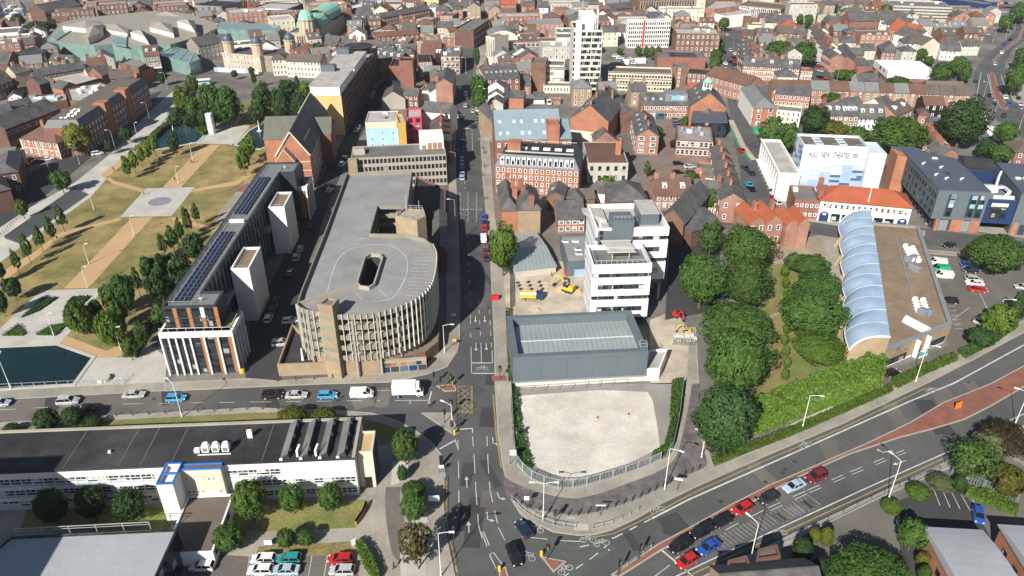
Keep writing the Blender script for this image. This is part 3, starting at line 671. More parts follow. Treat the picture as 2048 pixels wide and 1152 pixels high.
# ---------------------------------------------------------------- street furniture
LM={}
def lamp_parts(h,arm,mat):
 k=(h,arm,mat)
 if k not in LM:
  a=MB();a.cyl(0,0,0,1.3,.13,8);a.cyl(0,0,1.3,h,.085,8,r2=.055);b=MB();b.bar((0,0,h-.03),(arm*.55,0,h+.22),.07);b.bar((arm*.55,0,h+.22),(arm,0,h+.3),.07)
  c=MB();c.prism([(arm-.15,-.12),(arm+.75,-.17),(arm+.75,.17),(arm-.15,.12)],h+.22,h+.4,bottom=True)
  LM[k]=(a.mesh('pole',mat),b.mesh('arm',mat),c.mesh('lamp_head','metal_pale'))
 return LM[k]
def lamp(px,py,label,group='street lamps',h=9.8,arm=1.8,head=0.0,mat='lamp_pole',double=False,z0=.1):
 p=G(px,py,z0);e=empty('street_lamp',(p.x,p.y,z0),R(head));tag(e,label,'street lamp',group);a,b,c=lamp_parts(h,arm,mat)
 link('pole',a,e);link('arm',b,e);link('lamp_head',c,e)
 if double:link('arm',b,e,None,pi);link('lamp_head',c,e,None,pi)
 return e
def along(px,step):
 """points every step metres along a line traced in the photograph, with headings"""
 p=[G(*q)for q in px];out=[];carry=0.0
 for a,b in zip(p,p[1:]):
  L=(b-a).length;d=carry
  while d<L:q=a.lerp(b,d/L);out.append((q.x,q.y,atan2(b.y-a.y,b.x-a.x)));d+=step
  carry=d-L
 return out
def strip(mb,pts,w,z,m=0):
 """a ribbon of width w along world points"""
 n=len(pts);L=[];Rr=[]
 for i,p in enumerate(pts):
  a=pts[max(i-1,0)];b=pts[min(i+1,n-1)];d=Vector((b[0]-a[0],b[1]-a[1])).normalized();nn=Vector((-d.y,d.x))*w/2
  L.append((p[0]+nn.x,p[1]+nn.y,z));Rr.append((p[0]-nn.x,p[1]-nn.y,z))
 for i in range(n-1):mb.face([Rr[i],Rr[i+1],L[i+1],L[i]],m)
def smooth(px,k=6):
 """Catmull-Rom through traced points"""
 p=[Vector(q)for q in px];out=[]
 for i in range(len(p)-1):
  a,b,c,d=p[max(i-1,0)],p[i],p[i+1],p[min(i+2,len(p)-1)]
  for j in range(k):
   t=j/k;out.append(tuple(.5*((2*b)+(c-a)*t+(2*a-5*b+4*c-d)*t*t+(3*b-a-3*c+d)*t**3)))
 out.append(tuple(p[-1]));return out
# ---------------------------------------------------------------- ground, roads, pavements
mb=MB();mb.face([(-1500,-300,0),(1500,-300,0),(1500,2200,0),(-1500,2200,0)]);struct('ground',mb,'ground')
GL=[(938,70),(921,95),(908,150),(909,200),(911,254),(911,323),(914,400),(918,484),(920,560),(920,677),(915,704),(895,734),(855,749)]
GR=[(963,70),(950,110),(946,150),(962,190),(964,232),(963,270),(964,350),(971,420),(978,484),(984,600),(988,684),(989,768),(995,868),(1005,935),(1022,1000),(1040,1028),(1057,1041)]
FN=[(1057,1041),(1107,1065),(1157,1072),(1191,1070),(1224,1061),(1274,1038),(1324,1008),(1391,975),(1536,911),(1686,848),(1769,808),(1853,768),(1953,717),(2048,666),(2150,610)]
FS=[(2200,775),(2048,850),(1889,925),(1703,1012),(1609,1055),(1536,1092),(1400,1155),(1250,1230)]
WL=[(0,846),(207,832),(512,815),(565,818),(679,821),(745,826),(795,841),(832,861),(865,885),(885,911),(892,955),(889,1001),(889,1035),(895,1078),(909,1145),(935,1260)]
sheet('road',GL+[(745,770),(745,830),(892,955),(889,1035),(909,1145),(940,1290),(1250,1290),(1160,1072)]+GR[::-1],.004,'asphalt')
sheet('road',FN+FS+[(1000,1290),(1030,1100)],.006,'asphalt')
sheet('road',[(-250,815),(0,800),(150,792),(330,782),(480,775),(640,768),(780,764),(895,745),(960,745),(960,955),(892,955)]+WL[:10][::-1]+[(-250,862)],.008,'asphalt')
sheet('road',[(-250,816),(0,801),(150,793),(330,783),(425,779),(400,819),(207,831),(0,845),(-250,861)],.011,'asphalt_old')
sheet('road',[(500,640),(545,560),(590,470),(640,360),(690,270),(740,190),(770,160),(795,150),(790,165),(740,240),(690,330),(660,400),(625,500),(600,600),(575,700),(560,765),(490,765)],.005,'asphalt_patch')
sheet('road',[(1440,55),(1478,55),(1482,110),(1492,170),(1507,230),(1532,330),(1545,400),(1580,425),(1700,440),(1850,456),(2048,482),(2200,500),(2200,530),(2048,506),(1840,490),(1690,476),(1540,458),(1440,450),(1380,445),(1380,425),(1480,420),(1487,400),(1478,330),(1463,250),(1450,170),(1443,110)],.004,'asphalt')
sheet('road',[(1610,55),(1622,55),(1668,165),(1670,170),(1622,170),(1622,100)],.005,'asphalt')
sheet('road',[(2024,36),(2033,57),(2019,75),(1974,108),(1961,125),(1948,144),(1952,190),(1961,205),(1979,225),(2005,250),(2060,285),(2120,300),(2120,230),(2050,213),(2024,196),(2010,165),(2008,144),(2010,128),(2026,97),(2060,75),(2075,50),(2050,34)],.004,'asphalt')
slab('median',[(1978,150),(1981,170),(1988,195),(2000,214),(2013,220),(2017,214),(2006,195),(1995,170),(1990,150),(1984,143)],.1,'brick_paving')
slab('median',[(1984,122),(2007,98),(2036,76),(2044,55),(2036,36),(2040,36),(2049,56),(2040,79),(2010,102),(1988,125)],.1,'brick_paving')
sheet('road',[(260,215),(300,185),(350,178),(385,158),(395,140),(415,132),(440,138),(445,152),(480,165),(560,166),(640,158),(640,172),(560,178),(480,180),(420,182),(360,200),(300,230),(262,240)],.004,'asphalt_old')
sheet('road',[(-40,460),(0,395),(70,340),(150,300),(250,225),(300,190),(325,180),(300,215),(200,300),(110,375),(0,470)],.005,'asphalt_patch')
sheet('cycle_lane',[(1012,1010),(1040,1042),(1090,1069),(1150,1083),(1215,1077),(1200,1092),(1140,1101),(1075,1086),(1025,1060),(1000,1030)],.013,'cycle_green')
sheet('cycle_lane',[(1100,1160),(1204,1087),(1232,1096),(1150,1152)],.013,'cycle_green')
sheet('cycle_lane',[(943,728),(984,728),(988,746),(944,746)],.013,'cycle_green')
sheet('cycle_lane',[(1956,145),(1964,145),(1978,205),(1968,205)],.013,'cycle_green')
sheet('asphalt_patch',[(1247,1068),(1262,1063),(1284,1098),(1268,1103)],.014,'asphalt_patch')
slab('pavement',GR[5:-1]+FN+[(2150,590),(2048,640),(1893,725),(1836,755),(1736,800),(1636,845),(1536,890),(1428,935),(1402,860),(1398,768),(1392,655),(1378,655),(1371,768),(1358,860),(1345,905),(1334,915),(1221,958),(1157,975),(1124,978),(1091,971),(1057,955),(1031,925),(1026,800),(1020,740),(1018,684),(1010,600),(998,484),(988,420),(980,300),(978,270)],.12,'paving')
slab('pavement',[(330,783),(480,776),(640,769),(780,765)]+GL[::-1][:9]+[(897,254),(897,323),(898,400),(896,484),(893,560),(893,640),(885,700),(850,732),(800,745),(690,752),(560,762),(500,757),(330,765)],.12,'paving')
slab('pavement',[(-260,866)]+WL+[(760,1400),(-400,1400)],.1,'paving')
slab('pavement',FS+[(1280,1252),(1450,1168),(1613,1068),(1769,992),(1886,942),(2048,880),(2200,800)],.12,'paving')
slab('pavement',[(0,780),(110,775),(330,765),(330,782),(150,792),(0,800),(-250,815),(-250,795)],.1,'paving')
slab('pavement',[(1482,55),(1490,120),(1500,170),(1516,230),(1541,330),(1556,405),(1590,418),(1600,405),(1560,330),(1530,230),(1512,170),(1500,110),(1490,55)],.1,'paving')
slab('pavement',[(1600,440),(1700,455),(1850,472),(1850,462),(1700,446),(1600,432)],.1,'paving',z0=.006)
slab('pavement',[(1850,448),(2048,475),(2200,494),(2200,484),(2048,462),(1850,436)],.1,'paving')
slab('pavement',[(1690,484),(1840,498),(2048,515),(2048,524),(1840,506),(1690,492)],.1,'paving')
slab('pavement',[(1622,172),(1668,172),(1680,190),(1610,190)],.1,'paving')
slab('pavement',[(2024,200),(2060,222),(2150,250),(2150,180),(2040,140),(2014,140),(2014,165)],.1,'paving')
slab('pavement',[(948,205),(958,215),(960,280),(964,330),(975,330),(975,205),(972,110),(965,70),(955,110)],.1,'paving')
slab('median',[(1221,1150),(1317,1087),(1391,1048),(1457,1011),(1536,971),(1636,928),(1736,885),(1819,845),(1886,805),(1979,768),(2048,731),(2150,680),(2150,735),(2048,775),(1979,815),(1929,840),(1869,858),(1803,875),(1703,908),(1619,945),(1536,987),(1480,1020),(1400,1062),(1324,1101),(1237,1156)],.11,'brick_paving')
slab('traffic_island',[(842,826),(903,826),(917,866),(909,872)],.12,'paving')
slab('traffic_island',[(872,772),(908,768),(914,782),(890,784)],.12,'brick_paving')
slab('traffic_island',[(1081,1113),(1134,1123),(1107,1146)],.12,'brick_paving')
slab('traffic_island',[(997,1138),(1012,1134),(1022,1170),(1000,1180)],.12,'brick_paving')
sheet('setts',smooth([(1006,950),(1024,964),(1074,984),(1134,997),(1184,992),(1257,967),(1324,940),(1351,915),(1363,878),(1376,818),(1384,768)])+smooth([(1400,768),(1400,851),(1405,891),(1414,925),(1404,938),(1374,951),(1321,976),(1257,1005),(1184,1026),(1134,1030),(1074,1020),(1024,1001),(1010,985)]),.124,'setts')
sheet('tactile_paving',[(1132,1038),(1148,1040),(1148,1062),(1177,1062),(1177,1050),(1150,1045),(1150,1034),(1133,1034)],.128,'stone_paving')
sheet('tactile_paving',[(983,752),(1012,752),(1014,762),(984,763)],.124,'brick_paving')
sheet('concrete_lot',[(1020,772),(1346,766),(1350,840),(1330,906),(1254,934),(1141,968),(1064,945),(1034,905)],.016,'lot_edge')
sheet('concrete_lot',[(1033,792),(1200,780),(1295,784),(1305,800),(1316,860),(1320,896),(1254,928),(1141,962),(1068,935),(1042,870)],.02,'concrete_lot')
sheet('dirt',[(1000,545),(1030,520),(1175,525),(1175,640),(1010,640)],.016,'dirt')
sheet('dirt',[(1300,640),(1350,620),(1378,660),(1372,768),(1300,768),(1300,690)],.016,'dirt')
sheet('yard',[(1340,470),(1440,470),(1440,620),(1330,640)],.018,'asphalt_patch')
sheet('lawn',[(440,1004),(540,1003),(690,1000),(742,1001),(719,1031),(712,1056),(562,1063),(432,1064)],.106,'grass')
sheet('lawn',[(60,1005),(330,1015),(345,1062),(40,1062)],.106,'grass')
sheet('lawn',[(516,1094),(590,1090),(700,1084),(712,1110),(600,1112),(512,1112)],.106,'dry_grass')
sheet('lawn',[(-100,862),(200,842),(512,826),(640,824),(700,832),(760,846),(838,872),(838,890),(-100,900)],.106,'grass')
sheet('path',smooth([(772,975),(770,1010),(774,1051),(785,1108),(802,1125)])+smooth([(806,1110),(809,1041),(800,1000),(802,975)]),.106,'asphalt_old')
sheet('parking_ground',[(372,1108),(512,1114),(700,1111),(718,1152),(735,1300),(300,1300)],.106,'asphalt_old')
for q in([(785,925),(815,915),(818,960),(782,972)],[(800,1100),(850,1115),(852,1160),(802,1160)],[(812,1030),(850,1020),(856,1045),(812,1056)]):sheet('tree_pit',q,.107,'stone_paving')
sheet('lawn',[(-60,560),(0,520),(60,470),(230,330),(290,285),(340,235),(420,205),(560,205),(600,240),(545,330),(440,470),(330,620),(290,720),(120,700),(-60,690)],.012,'dry_grass')
sheet('promenade',[(-60,510),(0,455),(60,415),(150,365),(230,300),(300,222),(345,183),(372,190),(320,250),(262,300),(225,345),(180,395),(60,480),(0,525),(-60,570)],.016,'stone_paving')
st_=MB()
for k in range(9):a=Vector((10,478));b=Vector((150,380));q=[(a.x+k*3.2,a.y+k*1.1),(b.x+k*3.2,b.y+k*1.1),(b.x+k*3.2+1.3,b.y+k*1.1+.45),(a.x+k*3.2+1.3,a.y+k*1.1+.45)];st_.prism([G(*p)for p in q],.017,.12+.1*(9-k))
struct('garden_steps',st_,'tile_grey')
for q in([(128,577),(177,576),(305,434),(263,436)],[(325,375),(362,375),(440,289),(407,290)],[(453,252),(471,252),(492,226),(480,226)],[(240,436),(130,462),(112,470),(112,477),(136,468),(243,440)],[(345,434),(430,455),(470,440),(470,448),(430,463),(343,440)],[(292,379),(230,362),(215,352),(212,358),(228,369),(288,386)],[(388,378),(470,362),(500,345),(504,350),(474,370),(384,384)],[(-20,560),(0,546),(75,500),(112,470),(116,476),(80,510),(10,560),(-20,580)],[(200,350),(250,312),(300,280),(306,284),(258,318),(212,358)],[(330,240),(360,240),(418,262),(415,268),(360,248),(330,252),(300,285),(294,283)],[(117,687),(133,672),(213,702),(237,690),(245,710),(212,724)]):
 sheet('buff_path',q,.02,'buff_gravel')
sheet('stone_plaza',[(240,434),(292,377),(390,374),(343,432)],.024,'stone_paving')
mb=MB();pc=G(320,403);rr_=(G(342,403)-pc).length;mb.face([(pc.x+rr_*cos(k*tau/40),pc.y+rr_*sin(k*tau/40),.028)for k in range(40)]);struct('plaza_circle',mb,'plaza_circle')
sheet('stone_plaza',[(393,287),(430,250),(500,251),(470,289)],.024,'stone_paving')
sheet('stone_plaza',[(-40,690),(0,657),(82,581),(204,577),(190,600),(160,640),(137,668),(117,687),(0,690)],.022,'stone_paving')
sheet('stone_plaza',[(113,686),(186,716),(240,715),(262,700),(300,690),(335,715),(330,765),(250,772),(130,778),(-60,790),(-60,782),(0,780),(141,770),(178,717),(110,693),(-60,700),(-60,692)],.024,'stone_paving')
sheet('court',[(466,383),(489,368),(500,368),(490,384)],.03,'brick_red')
sheet('stone_plaza',[(425,440),(490,362),(520,360),(455,455)],.021,'paving')
for q in([(85,597),(117,596),(80,622),(43,636)],[(145,594),(183,594),(160,614),(127,616)],[(5,672),(37,649),(53,667),(48,672)],[(72,671),(97,654),(137,646),(115,671)],[(243,715),(292,640),(310,640),(275,715)]):sheet('planting_bed',q,.03,'soil')
def pond(px,mat,rim):
 p=ccw([G(*q)for q in px]);mb=MB();mb.face([(*q,.034)for q in p]);struct('pond',mb,mat);o=inset(p,-rim);m2=MB();n=len(p)
 for k in range(n):j=(k+1)%n;m2.face([(*o[k],.16),(*o[j],.16),(*p[j],.16),(*p[k],.16)]);m2.face([(*p[k],.16),(*p[j],.16),(*p[j],.03),(*p[k],.03)]);m2.face([(*o[k],.0),(*o[j],.0),(*o[j],.16),(*o[k],.16)])
 struct('pond_edge',m2,'stone_paving')
pond([(306,284),(325,262),(344,248),(370,250),(405,262),(408,270),(394,284),(354,292),(311,299)],'water_blue',1.0)
pond([(500,262),(522,250),(566,246),(574,255),(545,286),(520,298),(474,290)],'water',1.0)
pond([(-80,697),(0,696),(113,691),(183,716),(145,768),(0,778),(-80,782)],'water',.9)
sheet('lawn',[(1490,545),(1600,505),(1690,560),(1700,720),(1500,800),(1470,700)],.012,'grass')
sheet('lawn',[(1548,600),(1590,580),(1600,700),(1530,770)],.016,'dry_grass')
sheet('path',[(1530,632),(1566,622),(1568,627),(1534,638)],.02,'paving_buff')
sheet('garden_path',[(1640,470),(1690,480),(1690,720),(1660,740),(1655,560)],.018,'paving')
sheet('yard',[(1540,490),(1640,470),(1660,520),(1545,530)],.02,'paving_buff')
sheet('parking_ground',[(1840,492),(2048,510),(2200,520),(2200,560),(2048,640),(1890,727),(1770,780),(1760,750),(1900,690)],.018,'asphalt_old')
sheet('parking_ground',[(1590,1075),(1770,996),(1880,948),(2048,900),(2300,850),(2300,1300),(1500,1300)],.016,'asphalt_old')
sheet('parking_ground',[(1860,980),(1930,985),(1990,1090),(1990,1160),(1800,1160),(1800,1000)],.02,'asphalt_patch')
sheet('yard',[(1290,330),(1370,320),(1420,350),(1400,400),(1280,400)],.012,'brown_paving');sheet('yard',[(1330,245),(1370,245),(1385,330),(1290,330)],.014,'brown_paving')
sheet('path',[(1500,885),(1700,795),(1780,765),(1790,772),(1700,805),(1505,895)],.016,'dirt')
rp=RND(15);MH=MB();MH.cyl(0,0,0,.012,.42,10);MH=MH.mesh('manhole_cover','dark_grey')
for k in range(46):
 if k<18:x,y=rp.uniform(925,985),rp.uniform(560,1120)
 elif k<34:t=rp.random();x,y=1330+t*640+rp.uniform(-10,30),1050-t*290+rp.uniform(-20,20)
 else:x,y=rp.uniform(60,830),rp.uniform(785,806)
 p=G(x,y);a=rp.choice([-.06,-.06,.42])
 if k%2:o=link('manhole_cover',MH,None,(p.x,p.y,.014));o['kind']='structure'
 else:
  w,d=rp.uniform(.7,2.2),rp.uniform(1.5,6);ca,sa=cos(a),sin(a);mb=MB();mb.face([(p.x+u*ca-v*sa,p.y+u*sa+v*ca,.0125+k*.0001)for u,v in((-w,-d),(w,-d),(w,d),(-w,d))]);struct('road_patch',mb,rp.choice(['asphalt_patch','asphalt_old','asphalt_patch']))
# ---------------------------------------------------------------- painted markings
mk=MB();my=MB();mw=MB();ZM=.03
def line(px,w=.15,dash=None,m=None,z=ZM):
 pts=[G(*q)for q in px];t=m or mk
 if not dash:strip(t,[(p.x,p.y)for p in pts],w,z);return
 on,offd=dash
 for(a,b)in zip(pts,pts[1:]):
  L=(b-a).length;d=0
  while d<L:e=min(d+on,L);strip(t,[tuple(a.lerp(b,d/L)),tuple(a.lerp(b,e/L))],w,z);d+=on+offd
def arrow(px,py,qx,qy,turn=0):
 a,b=G(px,py),G(qx,qy);d=(b-a).normalized();n=Vector((-d.y,d.x));L=(b-a).length
 strip(mk,[tuple(a),tuple(b-d*.8)],.16,ZM)
 if not turn:mk.face([(*(b-d*.9+n*.4),ZM),(*(b-d*.9-n*.4),ZM),(*b,ZM)])
 else:
  s=-turn;c=b-d*.5;strip(mk,[tuple(b-d*.8),tuple(c+n*s*.55)],.16,ZM);mk.face([(*(c+n*s*.5+d*.35),ZM),(*(c+n*s*.5-d*.35),ZM),(*(c+n*s*1.2+d*.1),ZM)])
def cycle(px,py,a=0,s=1.0):
 p=G(px,py)
 for k in(-.55,.55):
  for q in range(10):t0,t1=q*tau/10+a,(q+1)*tau/10+a;cx,cy=p.x+k*cos(a)*s,p.y+k*sin(a)*s;strip(mk,[(cx+.36*s*cos(t0),cy+.36*s*sin(t0)),(cx+.36*s*cos(t1),cy+.36*s*sin(t1))],.09,ZM)
 T=lambda u,v:(p.x+(u*cos(a)-v*sin(a))*s,p.y+(u*sin(a)+v*cos(a))*s)
 for u0,v0,u1,v1 in((-.55,0,-.2,.5),(-.2,.5,.35,.5),(.35,.5,.55,0),(-.2,.5,.05,0),(.05,0,.35,.5),(.3,.5,.25,.75)):strip(mk,[T(u0,v0),T(u1,v1)],.09,ZM)
D3=(2,3)
line([(945,873),(949,925),(952,985),(957,1050),(966,1085)],.13,(3,2.2));line([(974,872),(976,925),(980,981),(989,1021),(997,1055),(1012,1086)],.13,(3,2.2));line([(916,880),(917,935),(918,1010)],.13,(3,3))
line([(916,859),(945,857)],.3);line([(879,898),(910,881)],.3);line([(910,879),(916,897)],.2);line([(945,857),(945,866)],.2)
line([(963,1064),(974,1093)],.14);line([(967,1063),(979,1092)],.14);line([(979,1109),(987,1105),(1006,1131),(992,1137),(979,1109)],.14)
line([(916,773),(944,772),(944,826),(916,827),(916,773)],.2,m=my)
for k in range(5):
 t0=773+k*13.5-6;
 line([(916,max(t0,773)),(944,min(t0+25,826))],.12,m=my);line([(944,max(t0,773)),(916,min(t0+25,826))],.12,m=my)
line([(942,726),(985,726)],.3);line([(943,747),(989,747)],.3);line([(942,700),(943,747)],.14);line([(962,690),(963,726)],.14);line([(984,700),(985,726)],.14)
line([(936,470),(938,540),(941,640),(942,700)],.13,(2,4));line([(957,600),(962,690)],.13,(2,3));line([(979,620),(983,700)],.13,(2,3));line([(927,265),(928,330),(930,378)],.13,(2.5,3))
for x0 in(919,935,952):line([(x0+(2 if k%2 else 0),384+k*6)for k in range(11)],.1)
for k in range(9):line([(921+k*5,419),(923+k*5,419)],.5)
for a in((951,632,951,645),(969,632,970,645),(952,686,952,702),(972,686,973,701),(934,976,933,953),(938,1066,937,1043),(907,1072,906,1050)):arrow(*a)
for a in((985,874,987,892),(995,985,1000,1003),(974,1024,976,1046)):arrow(*a,turn=-1)
line([(1304,1037),(1376,1000),(1536,929),(1686,862),(1819,803),(1909,766),(2048,690),(2150,640)],.32);line([(1160,1094),(1190,1088),(1230,1075),(1304,1037)],.22,(1.6,1.6));line([(1124,1156),(1184,1116),(1215,1090)],.18,(1.5,1.5));line([(1060,1075),(1130,1082),(1192,1084)],.14,(3,2))
line([(1324,1101),(1386,1153)],.3);line([(1350,1118),(1451,1060),(1536,1016),(1614,981),(1700,944),(1808,900)],.13,(3,3));line([(1540,1022),(1618,986),(1704,949),(1812,905)],.12,(3,3));line([(1300,1178),(1430,1116),(1536,1067),(1736,975),(1916,895),(2009,846),(2048,828),(2150,780)],.22)
line([(1300,1160),(1340,1130)],.13)
for k in range(26):t=k/25;a=(1425+t*190,1076-t*86);line([a,(a[0]+26,a[1]+20)],.3,m=mw)
for k in range(9):t=k/8;a=(1545+t*70,1030-t*32);line([a,(a[0]+22,a[1]+17)],.3,m=mw)
arrow(1812,921,1786,930);arrow(1785,902,1757,906,turn=1)
for(x,y,a)in((1315,1020,.45),(1611,890,.43),(1863,781,.4),(1176,1080,0),(1203,1087,.2),(1131,1140,.6),(1072,1058,-.4),(964,737,0),(1056,1112,-.7),(1560,1068,.4)):cycle(x,y,a,1.5)
line([(0,820),(120,813),(256,808),(512,804),(760,801)],.12,(3.2,3.2));line([(790,801),(858,801)],.14);line([(858,802),(863,783)],.3);line([(704,783),(778,781)],.12,(3,2));line([(820,800),(820,808)],.14)
for o in(0,1.5):
 line([(1300,1188-o),(1430,1128-o),(1536,1080-o),(1736,988-o),(1886,918-o)],.08,m=my);line([(1160,1078+o),(1226,1067+o),(1280,1042+o),(1391,983+o),(1536,918+o),(1686,855+o),(1853,775+o)],.08,m=my)
 line([(893-o,960),(893-o,1035),(900-o,1080),(915-o,1145)],.1,m=my);line([(987-o,790),(993-o,868),(1003-o,935)],.1,m=my)
for x in range(1904,1945,1):pass
for k in range(8):y=595+k*9;line([(1893+k*2.5,y),(1903+k*3.2,y-1)],.13)
line([(1930,524),(1985,640)],.12);line([(1905,640),(1938,616)],.12)
for k in range(6):line([(500+k*31,1112),(492+k*31,1160)],.11,z=.115)
for k in range(5):line([(1868+k*18,980+k*3),(1880+k*20,1012+k*3)],.11)
for k in range(6):line([(2010+k*12,905+k*6),(2035+k*14,925+k*6)],.11)
for a,b in(((1952,200),(1962,145)),((1975,148),(1985,195)),((2002,150),(2018,200))):line([a,b],.25)
line([(1466,70),(1472,150),(1484,230)],.13,(2,4));line([(1990,128),(2020,95),(2052,70)],.14,(2,4));line([(1967,118),(2010,85)],.14,(2,4))
for i in range(5):line([(600+i*4,700-i*28),(594+i*4,722-i*28)],.12)
struct('worn_markings',mw,'paint_worn');struct('road_markings',mk,'paint_white');struct('yellow_markings',my,'paint_yellow')
# ---------------------------------------------------------------- large buildings built to measure
from mathutils.geometry import tessellate_polygon
def rectp(u0,v0,u1,v1):return[(u0,v0),(u1,v0),(u1,v1),(u0,v1)]
def tess(mb,outer,holes,z,m=0):
 o=ccw(outer);hs=[ccw(h)[::-1]for h in holes];loops=[[Vector((*q,0))for q in o]]+[[Vector((*q,0))for q in h]for h in hs]
 pts=[p for l in loops for p in l]
 for t in tessellate_polygon(loops):
  a=[pts[i]for i in t]
  if(a[1]-a[0]).cross(a[2]-a[0]).z<0:a=a[::-1]
  mb.face([(p.x,p.y,z)for p in a],m)
def PB(name,label,px,h,wall,rmat,par=.6,cat='building',base=None,group=None,z0=0.0,t=.34):
 """a flat-roofed building from the traced outline of its roof"""
 if base:h=HA(px[0][0],px[0][1],base)
 p=ccw([G(*q,h)for q in px]);ox,oy=p[0];p=[(a-ox,b-oy)for a,b in p];e=empty(name,(ox,oy,z0));tag(e,label,cat,group);FOOT.append([(a+ox,b+oy)for a,b in p])
 mb=MB();q=mb.ringwall(p,t,0,h,h-par);put(mb,'wall',wall,e);m2=MB();m2.face([(*a,h-par)for a in q]);r=put(m2,'roof',rmat,e);return e,r,p,h,(ox,oy)
def grid(e,name,me,pts,ang=0):
 for q in pts:link(name,me,e,q,ang)
def panel(w,h,t,mat,name):
 k=('panel',round(w,2),round(h,2),t,mat,name)
 if k not in BX:mb=MB();mb.box(0,-t,0,w,.02,h);BX[k]=mb.mesh(name,mat)
 return BX[k]
# --- sports hall with the ribbed metal roof behind the vacant lot
fr=Fr((1026,715),(1297,701.5),8.3);e=fr.empty('sports_hall');tag(e,'blue grey clad sports hall with a sunken ribbed metal roof behind the empty pale lot','building');W,D=fr.W,16.8
mb=MB();mb.ringwall(rectp(0,0,W,D),1.25,1.7,8.3,6.1);put(mb,'wall','clad_grey',e)
mb=MB();mb.box(.5,.35,0,W-.3,D,1.75);put(mb,'plinth','concrete_pale',e)
mb=MB();slope(mb,(1.2,1.2,6.2),(W-1.2,1.2,6.2),(W-1.2,D/2,6.6),(1.2,D/2,6.6),.03);slope(mb,(W-1.2,D-1.2,6.2),(1.2,D-1.2,6.2),(1.2,D/2,6.6),(W-1.2,D/2,6.6),.03);ro=put(mb,'roof','metal_roof',e)
mb=MB();mb.box(1.3,D/2-.15,6.6,W-1.3,D/2+.15,6.68);put(mb,'ridge_cap','metal_pale',ro)
for k in range(5):
 u0=.7+k*(W-1.4)/5;link('cladding_panel',panel((W-1.5)/5-.08,5.0,.06,['clad_grey','clad_grey','clad_dark','clad_grey','clad_grey'][k]if k!=2 else 'clad_slate','cladding_panel'),e,(u0,0,2.2))
mb=MB();mb.box(-.1,-.14,1.62,W+.1,.02,2.0);put(mb,'base_rail','metal_grey',e)
mb=MB()
for q in((0,0),(1.5,0),(1.5,1.2),(0,1.2)):mb.bar((W-1.6+q[0],.8+q[1],8.2),(W-1.6+q[0],.8+q[1],9.7),.07)
for z in(8.9,9.7):
 for a,b in(((0,0),(1.5,0)),((1.5,0),(1.5,1.2)),((1.5,1.2),(0,1.2)),((0,1.2),(0,0))):mb.bar((W-1.6+a[0],.8+a[1],z),(W-1.6+b[0],.8+b[1],z),.06)
put(mb,'access_cage','galv',e)
PB('low_annex','low white annex with a grey felt roof on the right end of the sports hall',[(1290,738),(1320,737),(1336,697),(1298,699)],3.2,'white_tile','felt_light')
# --- white university block: lower front wing and taller rear wing
fr=Fr((1185,531),(1304.6,527.7),16.8);e=fr.empty('university_block');W=fr.W;D=10.8
tag(e,'white banded university block with a roof terrace and grey lift tower above the building yard','building')
def banded(u0,v0,u1,v1,zt,n,under,nm,faces='FRL',strip_mat='clad_grey'):
 """white cladding bands one above the other with recessed window strips between them"""
 per=6.15;par_h=2.35
 core=MB();core.prism(rectp(u0+.35,v0+.35,u1-.35,v1-.35),under,zt-1.3);put(core,'recessed_wall',strip_mat,e)
 z1=zt
 for k in range(n):
  z0_=zt-par_h if k==0 else z1-4.95
  z0_=max(z0_,under);mb=MB()
  if k==0:mb.ringwall(rectp(u0,v0,u1,v1),.5,z0_,z1,zt-1.2);mb.face([(u0,v0,z0_),(u0,v1,z0_),(u1,v1,z0_),(u1,v0,z0_)])
  else:mb.prism(rectp(u0,v0,u1,v1),z0_,z1,bottom=True)
  put(mb,'wall_band','white_tile',e)
  if k and z1-z0_>3.5:
   zc=(z0_+z1)/2-.62;L=u1-u0
   mb=MB();mb.box(u0+L*.11,v0-.07,zc,u0+L*.89,v0+.02,zc+1.3,0);b=put(mb,'ribbon_window','clad_slate',e)
   for q in range(9):link('pane',panel(L*.78/9-.1,1.05,.05,'glass_office' if q in(0,2,5,8)else 'glass_dark','pane'),b,(u0+L*.11+.06+q*L*.78/9,v0-.07,zc+.12))
  zw=z0_-1.15
  if zw>under:
   for q in range(10):link('window',panel((u1-u0-.8)/10-.12,.95,.05,'glass_office' if(q*7+k*3)%5<2 else 'glass_dark','window'),e,(u0+.42+q*(u1-u0-.8)/10,v0+.35,zw+.06))
  z1=z0_-1.2
  if z1-1.0<under:break
banded(0,0,W,D,16.8,4,.8,'front')
for z in(15.2,12.1,9.0,5.9,2.8):link('glazing_strip',panel(D-.6,.8,.06,'panel_pale','glazing_strip'),e,(0,D-.3,z-1.2),-pi/2)
U0,V0,U1,V1,ZT=2.3,D,20.6,D+15.2,21.2
banded(U0,V0,U1,V1,ZT,3,5.2,'rear')
for z in(19,15.9,12.8,9.7,6.6):link('glazing_strip',panel(V1-V0-.6,.8,.06,'panel_pale','glazing_strip'),e,(U0,V1-.3,z-1.2),-pi/2)
mb=MB();mb.box(U0+.4,V0+.4,0,U1-4,V1-.4,5.3);put(mb,'ground_storey','clad_grey',e)
for u,v in((U1-.8,V0+.8),(U1-.8,V0+7),(U1-.8,V1-.8)):mb=MB();mb.cyl(u,v,0,5.3,.3,8);put(mb,'column','concrete_pale',e)
mb=MB();mb.face([(U0+.5,V0+.5,ZT-1.2),(U1-.5,V0+.5,ZT-1.2),(U1-.5,V1-.5,ZT-1.2),(U0+.5,V1-.5,ZT-1.2)]);ro=put(mb,'upper_roof','felt_light',e)
mb=MB();mb.face([(.5,.5,15.6),(W-.5,.5,15.6),(W-.5,D,15.6),(.5,D,15.6)]);rt=put(mb,'roof_terrace','felt_grey',e)
